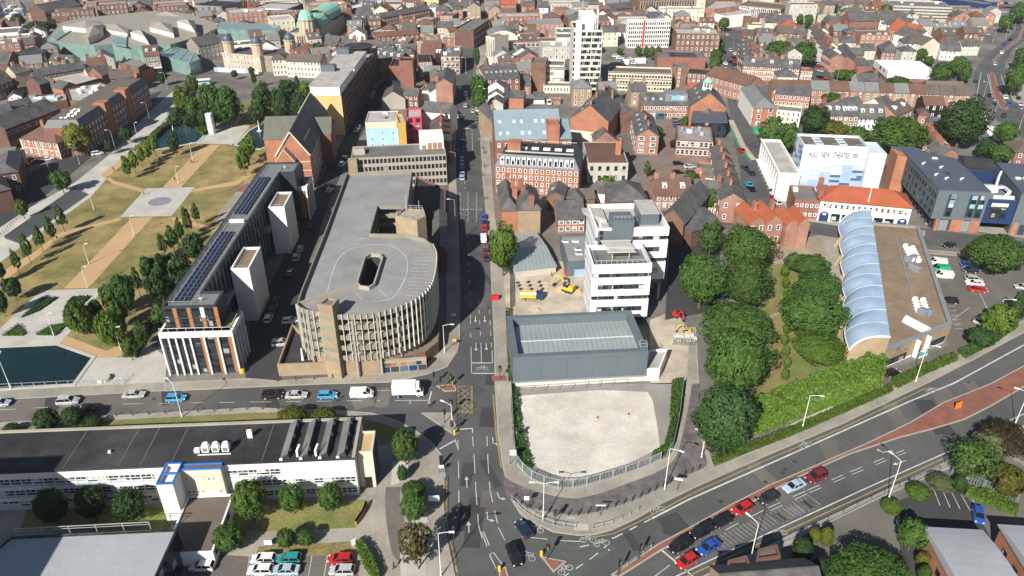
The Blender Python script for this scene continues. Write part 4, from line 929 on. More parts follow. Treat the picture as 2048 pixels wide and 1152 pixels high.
mb=MB();u0,u1=6.2,11.6;mb.prism(rectp(u0,D-.25,u1,D+5),15.6,23.4);put(mb,'lift_tower','clad_grey',e)
mb=MB();mb.prism(rectp(2.8,D-.12,u0,D+.4),15.6,20.6);put(mb,'grey_wall','clad_grey',e)
for z in(16.5,18.0,19.5):mb=MB();win_into(mb,3.7,D-.12,z,.9,1.2,'dark',0);put(mb,'window',['dark_grey','glass_dark'],e)
mb=MB()
for k in range(6):mb.bar((u0+.4+k*.95,D+.3,23.4),(u0+.4+k*.95,D+.3,24.3),.06);mb.bar((u0+.4+k*.95,D+4.6,23.4),(u0+.4+k*.95,D+4.6,24.3),.06)
for v in(D+.3,D+4.6):mb.bar((u0+.3,v,24.3),(u1-.3,v,24.3),.07);mb.bar((u0+.3,v,23.9),(u1-.3,v,23.9),.06)
put(mb,'guard_rail','galv',e)
mb=MB();mb.prism(rectp(14.2,D+4,18.8,D+12.5),20,23.0);put(mb,'plant_room','clad_grey',e);mb=MB();mb.prism(rectp(14.1,D+3.9,18.9,D+12.6),23.0,23.2);put(mb,'plant_room_roof','felt_light',e)
mb=MB();n=10;arc=[(u0-.3,D+5.5),(u0-.3,D+13.5)]+[(u0-.3-5.2*cos(t),D+13.5-7*sin(t)*.9)for t in[k/n*1.2 for k in range(n,-1,-1)]][::-1]
mb.prism(arc,20,20.9);put(mb,'curved_roof_deck','felt_light',ro)
for k in range(5):boxpart('roof_vent',ro,3.6+k*.5,D+2+k*2.2,20,.7,.7,.6,'metal_pale')
mb=MB()
for k in range(11):mb.bar((.9+k*(W-1.8)/10,.55,16.8),(.9+k*(W-1.8)/10,.55,17.7),.09)
for k in range(9):mb.bar((W-.6,.6+k*1.1,16.8),(W-.6,.6+k*1.1,17.7),.09)
mb.bar((.6,.55,17.72),(W-.5,.55,17.72),.12);mb.bar((W-.6,.5,17.72),(W-.6,D-1,17.72),.12);mb.bar((.6,.55,17.72),(.6,D-3,17.72),.1);put(mb,'terrace_rail','galv',e)
mb=MB()
for k in range(22):mb.bar((4.2+k*.31,3.4,18.4),(3.4+k*.33,9.6,18.6),.2,.05)
mb.bar((4.1,3.5,18.3),(11,3.5,18.3),.16);mb.bar((3.4,9.4,18.45),(10.9,9.4,18.45),.16)
for u in(5.5,9.6):mb.bar((u,4.5,15.6),(u,4.5,18.3),.14)
put(mb,'canopy','concrete_pale',e)
# --- student apartment bar with solar panels on the left
fr=Fr((315.5,667),(464,663),11.2);e=fr.empty('apartment_block');W=fr.W;tag(e,'long student apartment block with solar panelled roof and white framed end','building')
def framed(name,u0,v0,u1,v1,h,fronts,sides,copper):
 mb=MB();mb.prism(rectp(u0+.5,v0+.5,u1-.5,v1),0,h-.2);put(mb,'wall','clad_dark',e)
 mb=MB();mb.box(u0,v0,h-1.3,u1,v0+.55,h);mb.box(u1-.55,v0+.55,h-1.3,u1,v1,h);mb.box(u0,v0+.55,h-1.3,u0+.55,v1,h);put(mb,'white_frame','render_white',e)
 n=fronts;cell=(u1-u0-.7)/n;fin=panel(.34,h-1.3,.5,'render_white','fin')
 widths=[.75]*4+[1.45]*3 if n==7 else[1]*n;tot=sum(widths);x=u0+.35;
 link('fin',fin,e,(u0,v0+.5,0))
 for k,w in enumerate(widths):
  cw=(u1-u0-.7)*w/tot;cop=copper and k>=4
  for f in range(4):
   pw=cw-.38-(.85 if cop else 0);link('window',win_mesh(round(pw,2),2.3,'plain'),e,(x+.2+pw/2,v0+.5,.25+f*2.5))
  if cop:
   for f in range(4):link('copper_panel',panel(.8,2.42,.12,'copper_panel','copper_panel'),e,(x+cw-.95,v0+.5,.2+f*2.5))
  x+=cw;link('fin',fin,e,(x-(.2 if k<n-1 else.0),v0+.5,0))
 for k in range(sides):
  v=v0+.7+k*(v1-v0-.9)/sides;dv=(v1-v0-.9)/sides
  link('fin',fin,e,(u1-.5,v+dv-.4,0),pi/2)
  for f in range(4):link('window',win_mesh(round(dv-.8,2),2.3,'plain'),e,(u1-.5,v+(dv-.4)/2+.05,.25+f*2.5),pi/2)
framed('front',0,0,W,8.8,11.2,7,4,True)
mb=MB();mb.face([(.5,.5,11.0),(W-.5,.5,11.0),(W-.5,8.8,11.0),(.5,8.8,11.0)]);put(mb,'terrace','felt_grey',e)
mb=MB();mb.face([(12.9,2.6,11.05),(W-.8,2.6,11.05),(W-.8,8.4,11.05),(12.9,8.4,11.05)]);put(mb,'terrace_lawn','grass',e)
mb=MB()
for k in range(9):mb.bar((.3+k*(W-.6)/8,.3,11.2),(.3+k*(W-.6)/8,.3,12.2),.06)
mb.bar((.2,.3,12.2),(W-.2,.3,12.2),.09);mb.bar((W-.3,.2,12.2),(W-.3,8.6,12.2),.09);put(mb,'terrace_rail','metal_pale',e)
u0,u1,zt,VE=1.4,12.8,16.8,90.0
shear=.0155
def bar_u(v):return(u0+(v-1.7)*shear,u0+6.75+(v-1.7)*shear)
a0,b0=bar_u(1.7);a1,b1=bar_u(VE);outline=[(a0,1.7),(u1,1.7),(u1,8.2),(bar_u(8.2)[1],8.2),(bar_u(81)[1],81),(bar_u(81)[1]+4.4,81),(bar_u(VE)[1]+4.4,VE),(a1,VE)]
mb=MB();q=mb.ringwall(outline,.5,0.0,zt,zt-.5);put(mb,'wall','clad_dark',e);mb=MB();mb.face([(*p,zt-.5)for p in q]);ro=put(mb,'roof','tile_grey',e)
for f in range(2):
 x=u0+.2
 for k,(w,c)in enumerate(((2.0,'copper_panel'),(2.1,'copper_panel'),(1.9,'panel_white'),(2.0,'copper_panel'))):
  link('window',win_mesh(w-.12,2.4,'plain'),e,(x+w/2,1.7,11.35+f*2.65));x+=w
  cc='copper_panel' if(c!='panel_white' or f==0)else 'panel_white'
  link('facade_panel',panel(.8,2.5,.1,cc,'facade_panel'),e,(x,1.7,11.3+f*2.65));x+=.9
 link('window',win_mesh(1.2,2.4,'plain'),e,(u1-.75,1.7,11.35+f*2.65))
for f in range(5):
 for k in range(26):
  v=10.2+k*2.7;ub=bar_u(v)[1];link('window',win_mesh(2.1,2.4,'plain'),e,(ub,v+1.2,.5+f*2.85+0),pi/2-shear)
for k in range(26):v=10.2+k*2.7;link('blade',panel(.3,16.0,.35,'metal_grey','blade'),e,(bar_u(v)[1],v-.25,.3),pi/2-shear)
for k in(1,9,15):mb=MB();v=12+k*2.9;mb.box(bar_u(v)[1],v,8.2,bar_u(v)[1]+1.6,v+9,9.2);put(mb,'balcony_beam','metal_grey',e)
pm=MB();pm.box(-.5,-.85,0,.5,.85,.06,0);pm.box(-.46,-.81,.06,.46,.81,.075,1);pm.bar((-.5,.84,.03),(-.5,.84,-.35),.05);pm.bar((.5,.84,.03),(.5,.84,-.35),.05);pm=pm.mesh('solar_panel',['galv','solar'])
for v0_,v1_,c0 in((4.0,41.0,2.2),(50.0,79.0,2.0)):
 n=int((v1_-v0_)/1.95)
 for k in range(n):
  v=v0_+k*1.95
  for c in range(3):o=link('solar_panel',pm,ro,(bar_u(v)[0]+c0+c*1.08,v+.9,zt-.05));o.rotation_euler=(R(9),0,0)
mb=MB()
for v in range(3,88,4):
 for ub in(bar_u(v)[0]+1.1,bar_u(v)[1]-.9):mb.bar((ub,v,zt-.5),(ub,v,zt+.5),.05)
for d0,d1 in((1.1,0),(6.75-.9,0)):mb.bar((bar_u(3)[0]+d0,3,zt+.5),(bar_u(87)[0]+d0,87,zt+.5),.06);mb.bar((bar_u(3)[0]+d0,3,zt+.1),(bar_u(87)[0]+d0,87,zt+.1),.05)
mb.bar((bar_u(3)[0]+1.1,3,zt+.5),(bar_u(3)[1]-.9,3,zt+.5),.06);put(mb,'roof_rail','galv',e)
boxpart('roof_hatch',ro,bar_u(46)[0]+3.6,46,zt-.5,3.8,1.0,.7,'metal_white')
mb=MB()
for uu,vv in((8.8,4.6),(10.0,85)):mb.cyl(uu,vv,zt-.5,zt+.9,.07,6);mb.bar((uu-.5,vv,zt+.2),(uu+.5,vv,zt+.25),.2,.12)
put(mb,'roof_anchor','metal_pale',e)
mb=MB();mb.prism(rectp(9.2,83.4,16.3,92),0,11.0);put(mb,'far_wing','clad_dark',e);mb=MB()
mb.box(9.2,82.9,9.8,16.4,83.5,11.2);mb.box(15.8,83.5,9.8,16.4,92,11.2)
for u in(9.2,12.0,15.8):mb.box(u,82.9,0,u+.5,83.5,9.8)
for v in(85,87,89,91):mb.box(15.9,v,0,16.5,v+.4,9.8)
put(mb,'far_frame','render_white',e);mb=MB();mb.box(9.9,83.2,.3,11.8,83.42,9.6,0);mb.box(12.7,83.2,.3,15.4,83.42,9.6,1);put(mb,'far_panel',['glass_dark','copper_panel'],e)
for nm,(ua,va,ub,vb)in(('a',(9.95,22.4,14.4,34.0)),('b',(10.4,59.2,15.0,70.3))):
 mb=MB();q=mb.ringwall(rectp(ua,va,ub,vb),.45,0,14.75,14.2);st_tower=put(mb,'stair_tower','white_tile',e);mb=MB();mb.face([(*p,14.2)for p in q]);r2=put(mb,'stair_tower_roof','sedum',e)
 mb=MB()
 for k in range(8):mb.bar((ua+.7,va+.7+k*(vb-va-1.4)/7,14.2),(ua+.7,va+.7+k*(vb-va-1.4)/7,15.2),.05)
 mb.bar((ua+.7,va+.7,15.2),(ua+.7,vb-.7,15.2),.06);mb.bar((ua+.7,va+.6,15.2),(ub-.6,va+.6,15.2),.06);put(mb,'edge_rail','galv',r2)
 mb=MB();mb.box(8.4,va+1.2,0,ua,vb-1,12.6);put(mb,'link_bridge','clad_dark',e)
# --- multi-storey car park
HD=16.2
DECK=[(591,609),(597,615),(612,621),(634.7,625),(655,629),(676,631),(709,631.5),(748,628),(784,619),(815,607.5),(835,597),(853.5,581),(866,560),(872,530),(873,505),(866,488),(850,476),(812,467),(742,466),(757,412),(816,412),(826,340),(692,345),(645,470),(600,580)]
P_=[tuple(G(*q,HD))for q in DECK];ox,oy=P_[0];P_=[(a-ox,b-oy)for a,b in P_];CP=lambda x,y,z:(G(x,y,z).x-ox,G(x,y,z).y-oy)
front=[tuple(v)for v in smooth(P_[:16],4)];out=front+P_[16:]
e=empty('multi_storey_car_park',(ox,oy,0));tag(e,'concrete multi storey car park with rounded white finned end and open roof deck','car park')
hole=[CP(*q,HD)for q in((717,563),(722,569),(737,571),(745,566),(762,514),(757,508),(742,507),(732,513))]
mb=MB();tess(mb,out,[hole],HD-1.0);put(mb,'roof_deck','deck_grey',e)
def ring_band(poly,z0,z1,t,mats,name):
 mb=MB();o=ccw(poly);mb.ringwall(o,t,z0,z1,z0);q=inset(o,t);n=len(o)
 for k in range(n):j=(k+1)%n;mb.face([(*q[k],z0),(*q[j],z0),(*o[j],z0),(*o[k],z0)])
 return put(mb,name,mats,e)
cen=inset(out,.25)
for i,z in enumerate((16.2,13.55,10.9,8.25,5.6)):
 ring_band(cen,z-1.15,z,.25,'concrete_green','spandrel')
 if i:mb=MB();tess(mb,inset(out,.6),[inset(hole,-.3)],z-1.0);put(mb,'floor_slab','concrete',e)
mb=MB();tess(mb,inset(out,.7),[inset(hole,-.3)],HD-1.25);mb.f=[f[::-1]for f in mb.f];put(mb,'deck_soffit','concrete_green',e)
mb=MB()
mb.prism(inset(hole,-.05),0.2,HD-1.3,top=False);put(mb,'light_well','dark_grey',e)
mb=MB();o=ccw(hole);mb.ringwall(inset(o,-.5),.35,HD-1.0,HD-.05,HD-1.0);put(mb,'well_parapet','concrete',e)
mb=MB();mb.prism(inset(out,.9),0,4.5);put(mb,'ground_storey','brick_buff',e)
fin=MB();fin.box(-.07,-.1,4.5,.07,.26,16.4);fin=fin.mesh('fin','concrete_pale')
tot=0;last=None;segs=list(zip(front,front[1:]));step=1.32;carry=.3;cnt=0
for a,b in segs:
 a,b=Vector(a),Vector(b);L=(b-a).length;d=carry
 while d<L:
  q=a.lerp(b,d/L);ang=atan2((b-a).y,(b-a).x);wx,wy=q.x+ox,q.y+oy;ppx=PJ(wx,wy,HD)[0]
  if not 646<ppx<672:link('fin',fin,e,(q.x,q.y,0),ang)
  d+=step
 carry=d-L
mb=MB();r=RND(4)
for a in front[::6]:q=Vector(a)*.86+Vector(front[len(front)//2])*.0+Vector((out[18][0],out[18][1]))*.14;mb.cyl(q.x,q.y,0,HD-1.3,.28,6)
put(mb,'columns','concrete',e)['kind']='stuff'
sp=[CP(*q,18.9)for q in((634.7,608),(664,613),(677.5,597),(655,593))];mb=MB();q=mb.ringwall(sp,.5,0,18.9,18.4);stt=put(mb,'stair_tower','brick_buff',e);mb=MB();mb.face([(*p,18.4)for p in q]);put(mb,'stair_roof','felt_grey',stt)
mb=MB()
for z in(16.2,13.55,10.9,8.25,5.6):mb.prism(inset(sp,-.06),z-1.1,z-.05,bottom=True)
put(mb,'string_course','concrete_green',stt)
bt=[CP(*q,20.6)for q in((790,431),(834,441),(852,432),(846,418),(808,416))];mb=MB();q=mb.ringwall(bt,.4,0,20.6,20.2);bt_o=put(mb,'lift_tower','brick_buff',e);mb=MB();mb.face([(*p,20.2)for p in q]);put(mb,'lift_tower_roof','concrete',bt_o)
mb=MB();qq=ccw(inset(bt,.3))
for k in range(5):
 a,b=Vector(qq[k]),Vector(qq[(k+1)%5]);mb.bar((*a,21.6),(*b,21.6),.08);mb.bar((*a,21.1),(*b,21.1),.06)
 for t in(0,.33,.66):c=a.lerp(b,t);mb.bar((*c,20.6),(*c,21.6),.08)
c0=Vector(qq[4]);mb.cyl(c0.x+.6,c0.y-.6,20.5,25,.1,6);mb.cyl(c0.x+4,c0.y-1.5,20.5,23.5,.07,6);put(mb,'antenna_rail','galv',bt_o)
dp=CP(818,449,17);mb=MB();mb.box(dp[0]-.5,dp[1]-.35,15.4,dp[0]+.5,dp[1]+.2,17.5);o=put(mb,'door','teal',bt_o)
mb=MB();a,b=Vector(CP(599,603,HD)),Vector(CP(714,567,HD));mb.bar((*a,HD-.55),(*b,HD-.55),.3,.95);put(mb,'ramp_wall','concrete',e)
lp=[CP(*q,HD-.98)for q in smooth([(655,583),(664,548),(678,516),(699,499),(730,491),(759,489),(782,492),(797,499),(812,515),(815,536),(809,559),(789,592),(768,601),(745,603)],4)]
mb=MB();strip(mb,lp,.16,HD-.985)
for k in range(14):a=Vector(CP(846-k*1.0,500+k*7,HD-1));strip(mb,[(a.x-2.2,a.y),(a.x+2.2,a.y-.4)],.1,HD-.985)
for q in(((712,478),(738,477)),((710,481),(737,480)),((712,586),(724,600)),((757,580),(775,594))):a,b=CP(*q[0],HD-1),CP(*q[1],HD-1);strip(mb,[a,b],.12,HD-.985)
put(mb,'deck_lines','paint_white',e)['kind']='stuff'
pe,pr,pp,ph,po=PB('podium','single storey podium with a brown gravel roof curving below the car park fins',[(760,716),(800,716),(850,704),(876,684),(880,655),(868,640),(850,660),(790,690),(758,702)],3.0,'brick_brown','moss_roof',par=.3)
ye,yr,yp,yh,yo=PB('yard_building','low buff brick yard building with a dark felt roof left of the car park',[(554,729),(679,724),(668,700),(600,660),(584,647)],3.2,'brick_buff','felt_dark',par=1.1)
for(x,y,w)in((583,742,1.6),(632,739,1.6),(655,741,1.1)):
 p=G(x,y+4,0);o=link('window',win_mesh(w,1.0 if w>1.2 else 2.0,'dark'),ye,(p.x-yo[0],p.y-yo[1]-.25,1.0 if w>1.2 else.1),atan2(yp[1][1]-yp[0][1],yp[1][0]-yp[0][0]))
mb=MB();a=Vector(G(606,719,2.2))-Vector(yo);mb.cyl(a.x,a.y,2.1,5.2,.35,8,r2=.16);put(mb,'flue','metal_white',yr)
A,Bq=G(763,746),G(854,739);d=(Bq-A);ang=atan2(d.y,d.x);L=d.length
mu=empty('painted_shutters',(A.x,A.y,0),ang);tag(mu,'row of dark shop shutters under a colourful painted frieze below the car park podium','shopfront')
mb=MB();mb.box(0,0,0,L,1.0,2.9);put(mb,'wall','concrete',mu)
for k in range(5):link('shutter',panel(L/5-.25,1.35,.08,['clad_navy','dark_grey','panel_dark','clad_navy','dark_grey'][k],'shutter'),mu,(.12+k*L/5,0,.1))
for k in range(9):link('frieze_panel',panel(L/9-.06,.95,.07,['dark_grey','brick_brown','copper_panel','brick_buff','copper_panel','brick_buff','concrete_green','clad_navy','brick_buff'][k],'frieze_panel'),mu,(.03+k*L/9,0,1.6))
k_=empty('kiosk_dome',(G(745,733).x,G(745,733).y,0));tag(k_,'bright red dome covered kiosk by the car park entrance','kiosk');mb=MB();mb.cyl(0,0,0,1.4,1.25,10);put(mb,'drum','red',k_);mb=MB();mb.dome(0,0,1.4,1.35,1.1,10,3);put(mb,'dome_cover','red',k_)
mb=MB();a,b=G(712,733),G(745,731);mb.box(0,0,0,4.2,.3,3.3);g=put(mb,'entrance_door','metal_grey',None,loc=(G(702,735).x,G(702,735).y,0));tag(g,'grey roller door in the brick base of the car park','door')
# --- college range at lower left
fr=Fr((0,944.6),(708.5,916),8.95);W=fr.W;U0=-14.0;e=fr.empty('college_building');D=10.9;hh=8.95
tag(e,'long three storey white college building with a dark felt roof and gridded glazing','building')
mb=MB();mb.prism(rectp(U0,0,W,D),0,hh-.15);put(mb,'wall','render_white',e)
mb=MB();mb.face([(U0,.1,hh),(W,.1,hh),(W,D-.6,hh),(U0,D-.6,hh)]);mb.box(U0,-.12,hh-.35,W+.1,.1,hh+.05);ro=put(mb,'roof','felt_dark',e)
mb=MB();mb.box(U0,D-.6,hh-.5,W+.12,D,hh+.25);mb.box(W-.45,.1,hh-.5,W+.12,D-.6,hh+.22);put(mb,'coping','concrete',e)
wm=MB();
for i,(x0,z0_,x1,z1_,mt)in enumerate(((.06,.08,1.72,.62,2),(.06,.7,1.72,1.2,1),(.06,1.3,.84,1.85,1),(.94,1.3,1.72,1.85,1))):
 wm.face([(x0,-.03,z0_),(x1,-.03,z0_),(x1,-.03,z1_),(x0,-.03,z1_)],mt)
wm.box(0,-.02,0,1.78,.02,1.95,0)
for x in(0,.84,1.72):wm.box(x,-.1,.0 if x!=.84 else 1.25,x+.07,-.03,1.95,0)
for z in(.62,1.2,1.87,0):wm.box(0,-.09,z,1.78,-.03,z+.08,0)
wm=wm.mesh('window',['panel_white','glass_office','panel_pale'])
for f in range(3):
 for k in range(int((W-U0)/1.84)+1):
  u=U0+.3+k*1.84
  if 27.6<u+1.0<37.6 or(f==2 and u>48.5)or u>W-1.7 or(f==2 and 47<u<48.5):continue
  link('window',wm,e,(u,0,.25+f*2.55))
for k,u in enumerate((48.6,52.0,55.3,58.4)):
 mb=MB();v0_,v1_=.5,D-.9;mb.face([(u-1.5,v0_,hh+.02),(u,v0_,hh+1.15),(u,v1_,hh+1.15),(u-1.5,v1_,hh+.02)],0)
 mb.face([(u,v0_,hh+1.15),(u+.25,v0_,hh),(u+.25,v1_,hh),(u,v1_,hh+1.15)],1);mb.face([(u-1.5,v0_,hh),(u+.25,v0_,hh),(u,v0_,hh+1.15)],1);mb.face([(u+.25,v1_,hh),(u-1.5,v1_,hh),(u,v1_,hh+1.15)],1)
 rl=put(mb,'rooflight',['felt_grey','felt_dark'],ro)
 for v in(1.8,5.5,8.6):
  if(k+int(v))%3:boxpart('ridge_vent',rl,u+.15,v,hh+.6,.45,.7,.5,'dark_grey')
 boxpart('gutter_box',rl,u-1.2,.25,hh,.55,.4,.3,'metal_white')
for u in(50.1,53.3):
 mb=MB();mb.bar((u,1.0,hh),(u,1.0,hh+1.3),.32);mb.bar((u,1.0,hh+1.2),(u+.4,1.9,hh+1.9),.3);put(mb,'duct','metal_white',ro)
for k in range(3):
 u=33.2+k*1.75;mb=MB();mb.box(u,2.6,hh+.3,u+1.2,3.7,hh+1.6,0);mb.cyl(u+.6,3.2,hh+1.6,hh+1.9,.5,10,0);mb.box(u+.15,2.57,hh+.5,u+1.05,2.6,hh+1.3,1);put(mb,'air_handler',['metal_white','mid_grey'],ro)
boxpart('air_handler',ro,32.3,3.0,hh+.2,.9,.7,.8,'metal_white');mb=MB();mb.box(32.6,2.1,hh+.1,38.3,2.3,hh+.25);put(mb,'pipe_tray','metal_pale',ro)
boxpart('roof_vent',ro,40.6,6.6,hh,.9,.5,1.7,'metal_white');boxpart('roof_vent',ro,16.8,3.9,hh,.5,.4,.5,'metal_pale')
mb=MB()
for u in(10.2,19.5,23.2,28.4,44.0):mb.box(u,.2,hh,u+.12,D-.7,hh+.03)
put(mb,'roof_seam','felt_grey',ro)['kind']='stuff'
mb=MB();mb.prism(rectp(30.6,-1.4,37.4,0),0,9.0);put(mb,'stair_block','render_cream',e);mb=MB();mb.ringwall(rectp(27.9,-4.95,30.6,0.05),.25,0,9.3,8.6);mb.face([(28.1,-4.7,8.6),(30.4,-4.7,8.6),(30.4,0,8.6),(28.1,0,8.6)]);put(mb,'stair_shaft','render_white',e)
mb=MB();mb.ringwall(rectp(27.85,-5.0,30.65,.1),.22,9.25,9.5,9.25);mb.ringwall(rectp(30.66,-1.48,37.45,-.02),.2,8.95,9.25,8.95);mb.box(28,-2.6,9.2,30.5,-2.35,9.45);put(mb,'blue_trim','blue_trim',e)
mb=MB();mb.face([(31,-1.2,9.03),(37.1,-1.2,9.03),(37.1,-.1,9.03),(31,-.1,9.03)]);put(mb,'stair_roof','felt_brown',e)
for f in(3.6,6.5):
 for k in range(8):
  if k==4:continue
  link('window',win_mesh(.6,.75,'office'),e,(31.2+k*.78,-1.4,f))
mb=MB();mb.ringwall(rectp(30.7,-14.2,38.6,-1.42),.3,0,3.1,2.8);put(mb,'low_wing','panel_white',e);mb=MB();mb.face([(31,-13.9,2.8),(38.3,-13.9,2.8),(38.3,-1.45,2.8),(31,-1.45,2.8)]);put(mb,'low_wing_roof','felt_brown',e)
mb=MB()
for k in range(5):mb.box(38.6,-13.4+k*1.75,1.5,38.66,-12.1+k*1.75,2.5)
put(mb,'low_wing_glazing','glass_dark',e)
mb=MB();mb.prism(rectp(W+.12,1.9,W+2.9,7.5),0,8.2);mb.ringwall(rectp(W+.1,1.88,W+2.92,7.52),.3,7.9,8.6,8.2);mb.box(W+1.0,1.7,0,W+2.2,1.95,2.6,1);mb.box(W+2.9,2.6,.2,W+2.98,7.2,7.8,2);put(mb,'entrance_tower',['render_cream','black','clad_navy'],e)
mb=MB();mb.face([(W+.4,2.2,8.25),(W+2.6,2.2,8.25),(W+2.6,7.2,8.25),(W+.4,7.2,8.25)]);put(mb,'entrance_roof','timber_pale',e)
he,hr,hp,hz,hoff=PB('flat_roofed_hall','college hall with a wide pale grey flat roof in the bottom left corner',[(22,1073),(355,1058),(313,1152),(240,1310),(-120,1310),(-120,1190)],7.0,'glass_dark','hall_roof',par=.25)
mb=MB();p0,p1=G(30,1066,7)-Vector(hoff),G(300,1052,7)-Vector(hoff)
for k in range(6):q=p0.lerp(p1,k/5);mb.bar((*q,5.5),(*q,7.9),.09)
mb.bar((*p0,7.9),(*p1,7.9),.1);mb.bar((*p0,7.4),(*p1,7.4),.07);put(mb,'rail','galv',he)
ct=empty('college_tower',(-96.2,65.5,0),R(3.4));tag(ct,'tall college slab tower standing beyond the left edge beside the flat roofed hall','building')
mb=MB();q=mb.ringwall(rectp(-14,-18,0,0),.4,0,35,34.3);mb.prism(rectp(-.02,-20,9.5,-.5),0,29);put(mb,'wall','render_white',ct);mb=MB();mb.face([(*p,34.3)for p in q]);put(mb,'roof','felt_grey',ct)
for f in range(11):
 for k in range(6):link('window',win_mesh(1.7,1.8,'office'),ct,(-12.8+k*2.3,-18,1.2+f*3.05));link('window',win_mesh(1.7,1.8,'office'),ct,(0,-16.2+k*2.8,1.2+f*3.05),pi/2)
# --- theatre with its patchwork fly tower
fr=Fr((1608.3,289),(1738,294),19);e=fr.empty('theatre');W=fr.W;D=11.6;tag(e,'theatre with a tall white and blue chequered fly tower carrying its name in capitals','theatre')
mb=MB();q=mb.ringwall(rectp(0,0,W,D),.35,0,19,18.2);put(mb,'fly_tower','panel_cool',e);mb=MB();mb.face([(*p,18.2)for p in q]);ro=put(mb,'fly_tower_roof','felt_brown',e)
mb=MB();mb.ringwall(rectp(W+.02,-1.9,W+5.4,D-2),.3,0,17.6,17.0);mb.face([(W+.3,-1.6,17),(W+5.1,-1.6,17),(W+5.1,D-2.3,17),(W+.3,D-2.3,17)]);put(mb,'side_tower','panel_cool',e)
for u0_ in(4.6,12.2):
 for k in range(4):boxpart('rooflight_strip',ro,u0_+1.2,1.5+k*2.7,18.2,2.5,2.0,.25,'metal_pale',lid='glass_clear')
for k in range(6):
 mb=MB();u=1.5+(k%3)*7.5;v=10.6 if k<3 else 1.0;mb.bar((u,v,18.2),(u,v,19.3),.06);mb.bar((u+3,v,18.2),(u+3,v,19.3),.06);mb.bar((u,v,19.3),(u+3,v,19.3),.07);put(mb,'safety_rail','galv',ro)
GRID=["........................","........................","........................","......................MM","...............MMMM.....","....................MMMM","............MMMMPPPPMM..","........MMMM....PPPPMMMM","....MMMM........PPPPDDDD","MMMM....PPPP....PPPPPPPP","....MMMMPPPPDDDDPPPPPPDD","MMMM....PPPPPPPPPPPPDDDD","....PPPPPPPPDDDDPPPPPPPP","MMMMPPPPPPPPPPPPDDDDPPPP","PPPPPPPPDDDDPPPPPPPPPPPP","DDDDPPPPPPPPDDDDDDDDPPPP"]
cw,chh=W/24,19/21.0
for r_,row in enumerate(GRID):
 c=0
 while c<24:
  ch=row[c];n=1
  while c+n<24 and row[c+n]==ch and n<4:n+=1
  if ch!='.':link('facade_panel',panel(cw*n-.04,chh-.04,.05,{'M':'panel_pale','P':'panel_mid','D':'panel_dark'}[ch]if ch!='P' else 'membrane_blue','facade_panel'),e,(c*cw+.02,0,19-(r_+2)*chh+.02))
  c+=n
rr=RND(3)
for r_ in range(14):
 for c in range(4):
  m_=rr.choice(['panel_pale','panel_mid','panel_mid','panel_dark',None])
  if m_:link('facade_panel',panel(D/4-.05,chh-.04,.05,m_,'facade_panel'),e,(0,D-c*D/4-.02,17.4-r_*chh),-pi/2)
def text(s,e,loc,size,mat,rz=0.0,name='lettering',tilt=90,sx=1.0,align='CENTER',fit=None):
 cu=bpy.data.curves.new('tmp','FONT');cu.body=s;cu.size=size;cu.extrude=.03;cu.align_x=align;cu.resolution_u=2
 o=bpy.data.objects.new('tmp',cu);COL.objects.link(o);dg=bpy.context.evaluated_depsgraph_get();me=bpy.data.meshes.new_from_object(o.evaluated_get(dg));bpy.data.objects.remove(o)
 me.materials.clear();me.materials.append(MATS[mat]);o=link(name,me,e,loc);o.rotation_euler=(R(tilt),0,rz);o.scale=((fit/max(me.vertices[i].co.x*2 for i in range(len(me.vertices)))if fit else sx),1,1);return o
for wd_,u,w_ in(('HULL',.17,2.8),('NEW',.364,2.7),('THEATRE',.612,5.0)):text(wd_,e,(W*u,-.06,14.8),2.9,'dark_grey',fit=w_)
mb=MB()
for k in range(3):mb.box(W*.83-.9,-.07,15.2+k*.55,W*.83+.9,-.02,15.45+k*.55)
for k in range(3):mb.box(W*.83-.7+k*.55,-.09,15.2,W*.83-.5+k*.55,-.03,16.7)
put(mb,'crown_emblem','mid_grey',e)
mb=MB();q=mb.ringwall([(-7.0,-3.0),(-.05,-3.0),(-.05,32),(-7.0,32)],.5,0,10,9.2);au=put(mb,'auditorium','render_white',e);mb=MB();mb.face([(*p,9.2)for p in q]);put(mb,'auditorium_roof','felt_light',au)
for k in range(9):link('pilaster',panel(.5,9.0,.2,'render_white','pilaster'),au,(-7.0,30-k*3.7,0),-pi/2)
for k in range(8):link('window',win_mesh(1.2,2.4,'sash'),au,(-7.0,28-k*3.7,4.0),-pi/2)
mb=MB();mb.box(-7.3,-3.1,9.5,-6.9,32.1,10.3);mb.box(-8.6,0,3.2,-7.0,28,3.6);put(mb,'cornice','render_white',au)
# --- former station: white building with red tile roof
fr=B('red_roofed_building','long white two storey building with a red tiled hipped roof in front of the theatre',(1642.6,399),(1825,415),11.0,h=7.3,wall='render_white',roof='hip',rmat='tile_red',win='',rh=3.0,ov=.5)
e,W=fr.e,fr.W
windows(e,fr,W,11,7.3,'F',1,15,1.05,1.6,'sash',z_first=4.6,margin=1.4)
for k in range(14):link('shutter',panel(.3,1.7,.1,'brick_red' if k in(0,13)else 'render_grey','shutter'),e,(2.2+k*(W-2.8)/14.2,0,4.55))
for k in range(6):
 u=3.9+k*(W-7.6)/6;mb=MB();mb.box(u,-.12,.3,u+(W-7.6)/6-.5,.0,2.9,0);mb.box(u+.1,-.16,2.1,u+(W-7.6)/6-.6,-.1,2.8,1);mb.box(u+.3,-.18,.8,u+1.6,-.1,2.0,2);put(mb,'shop_window',['glass_dark','black','panel_pale' if k<3 else 'glass_office'],e)
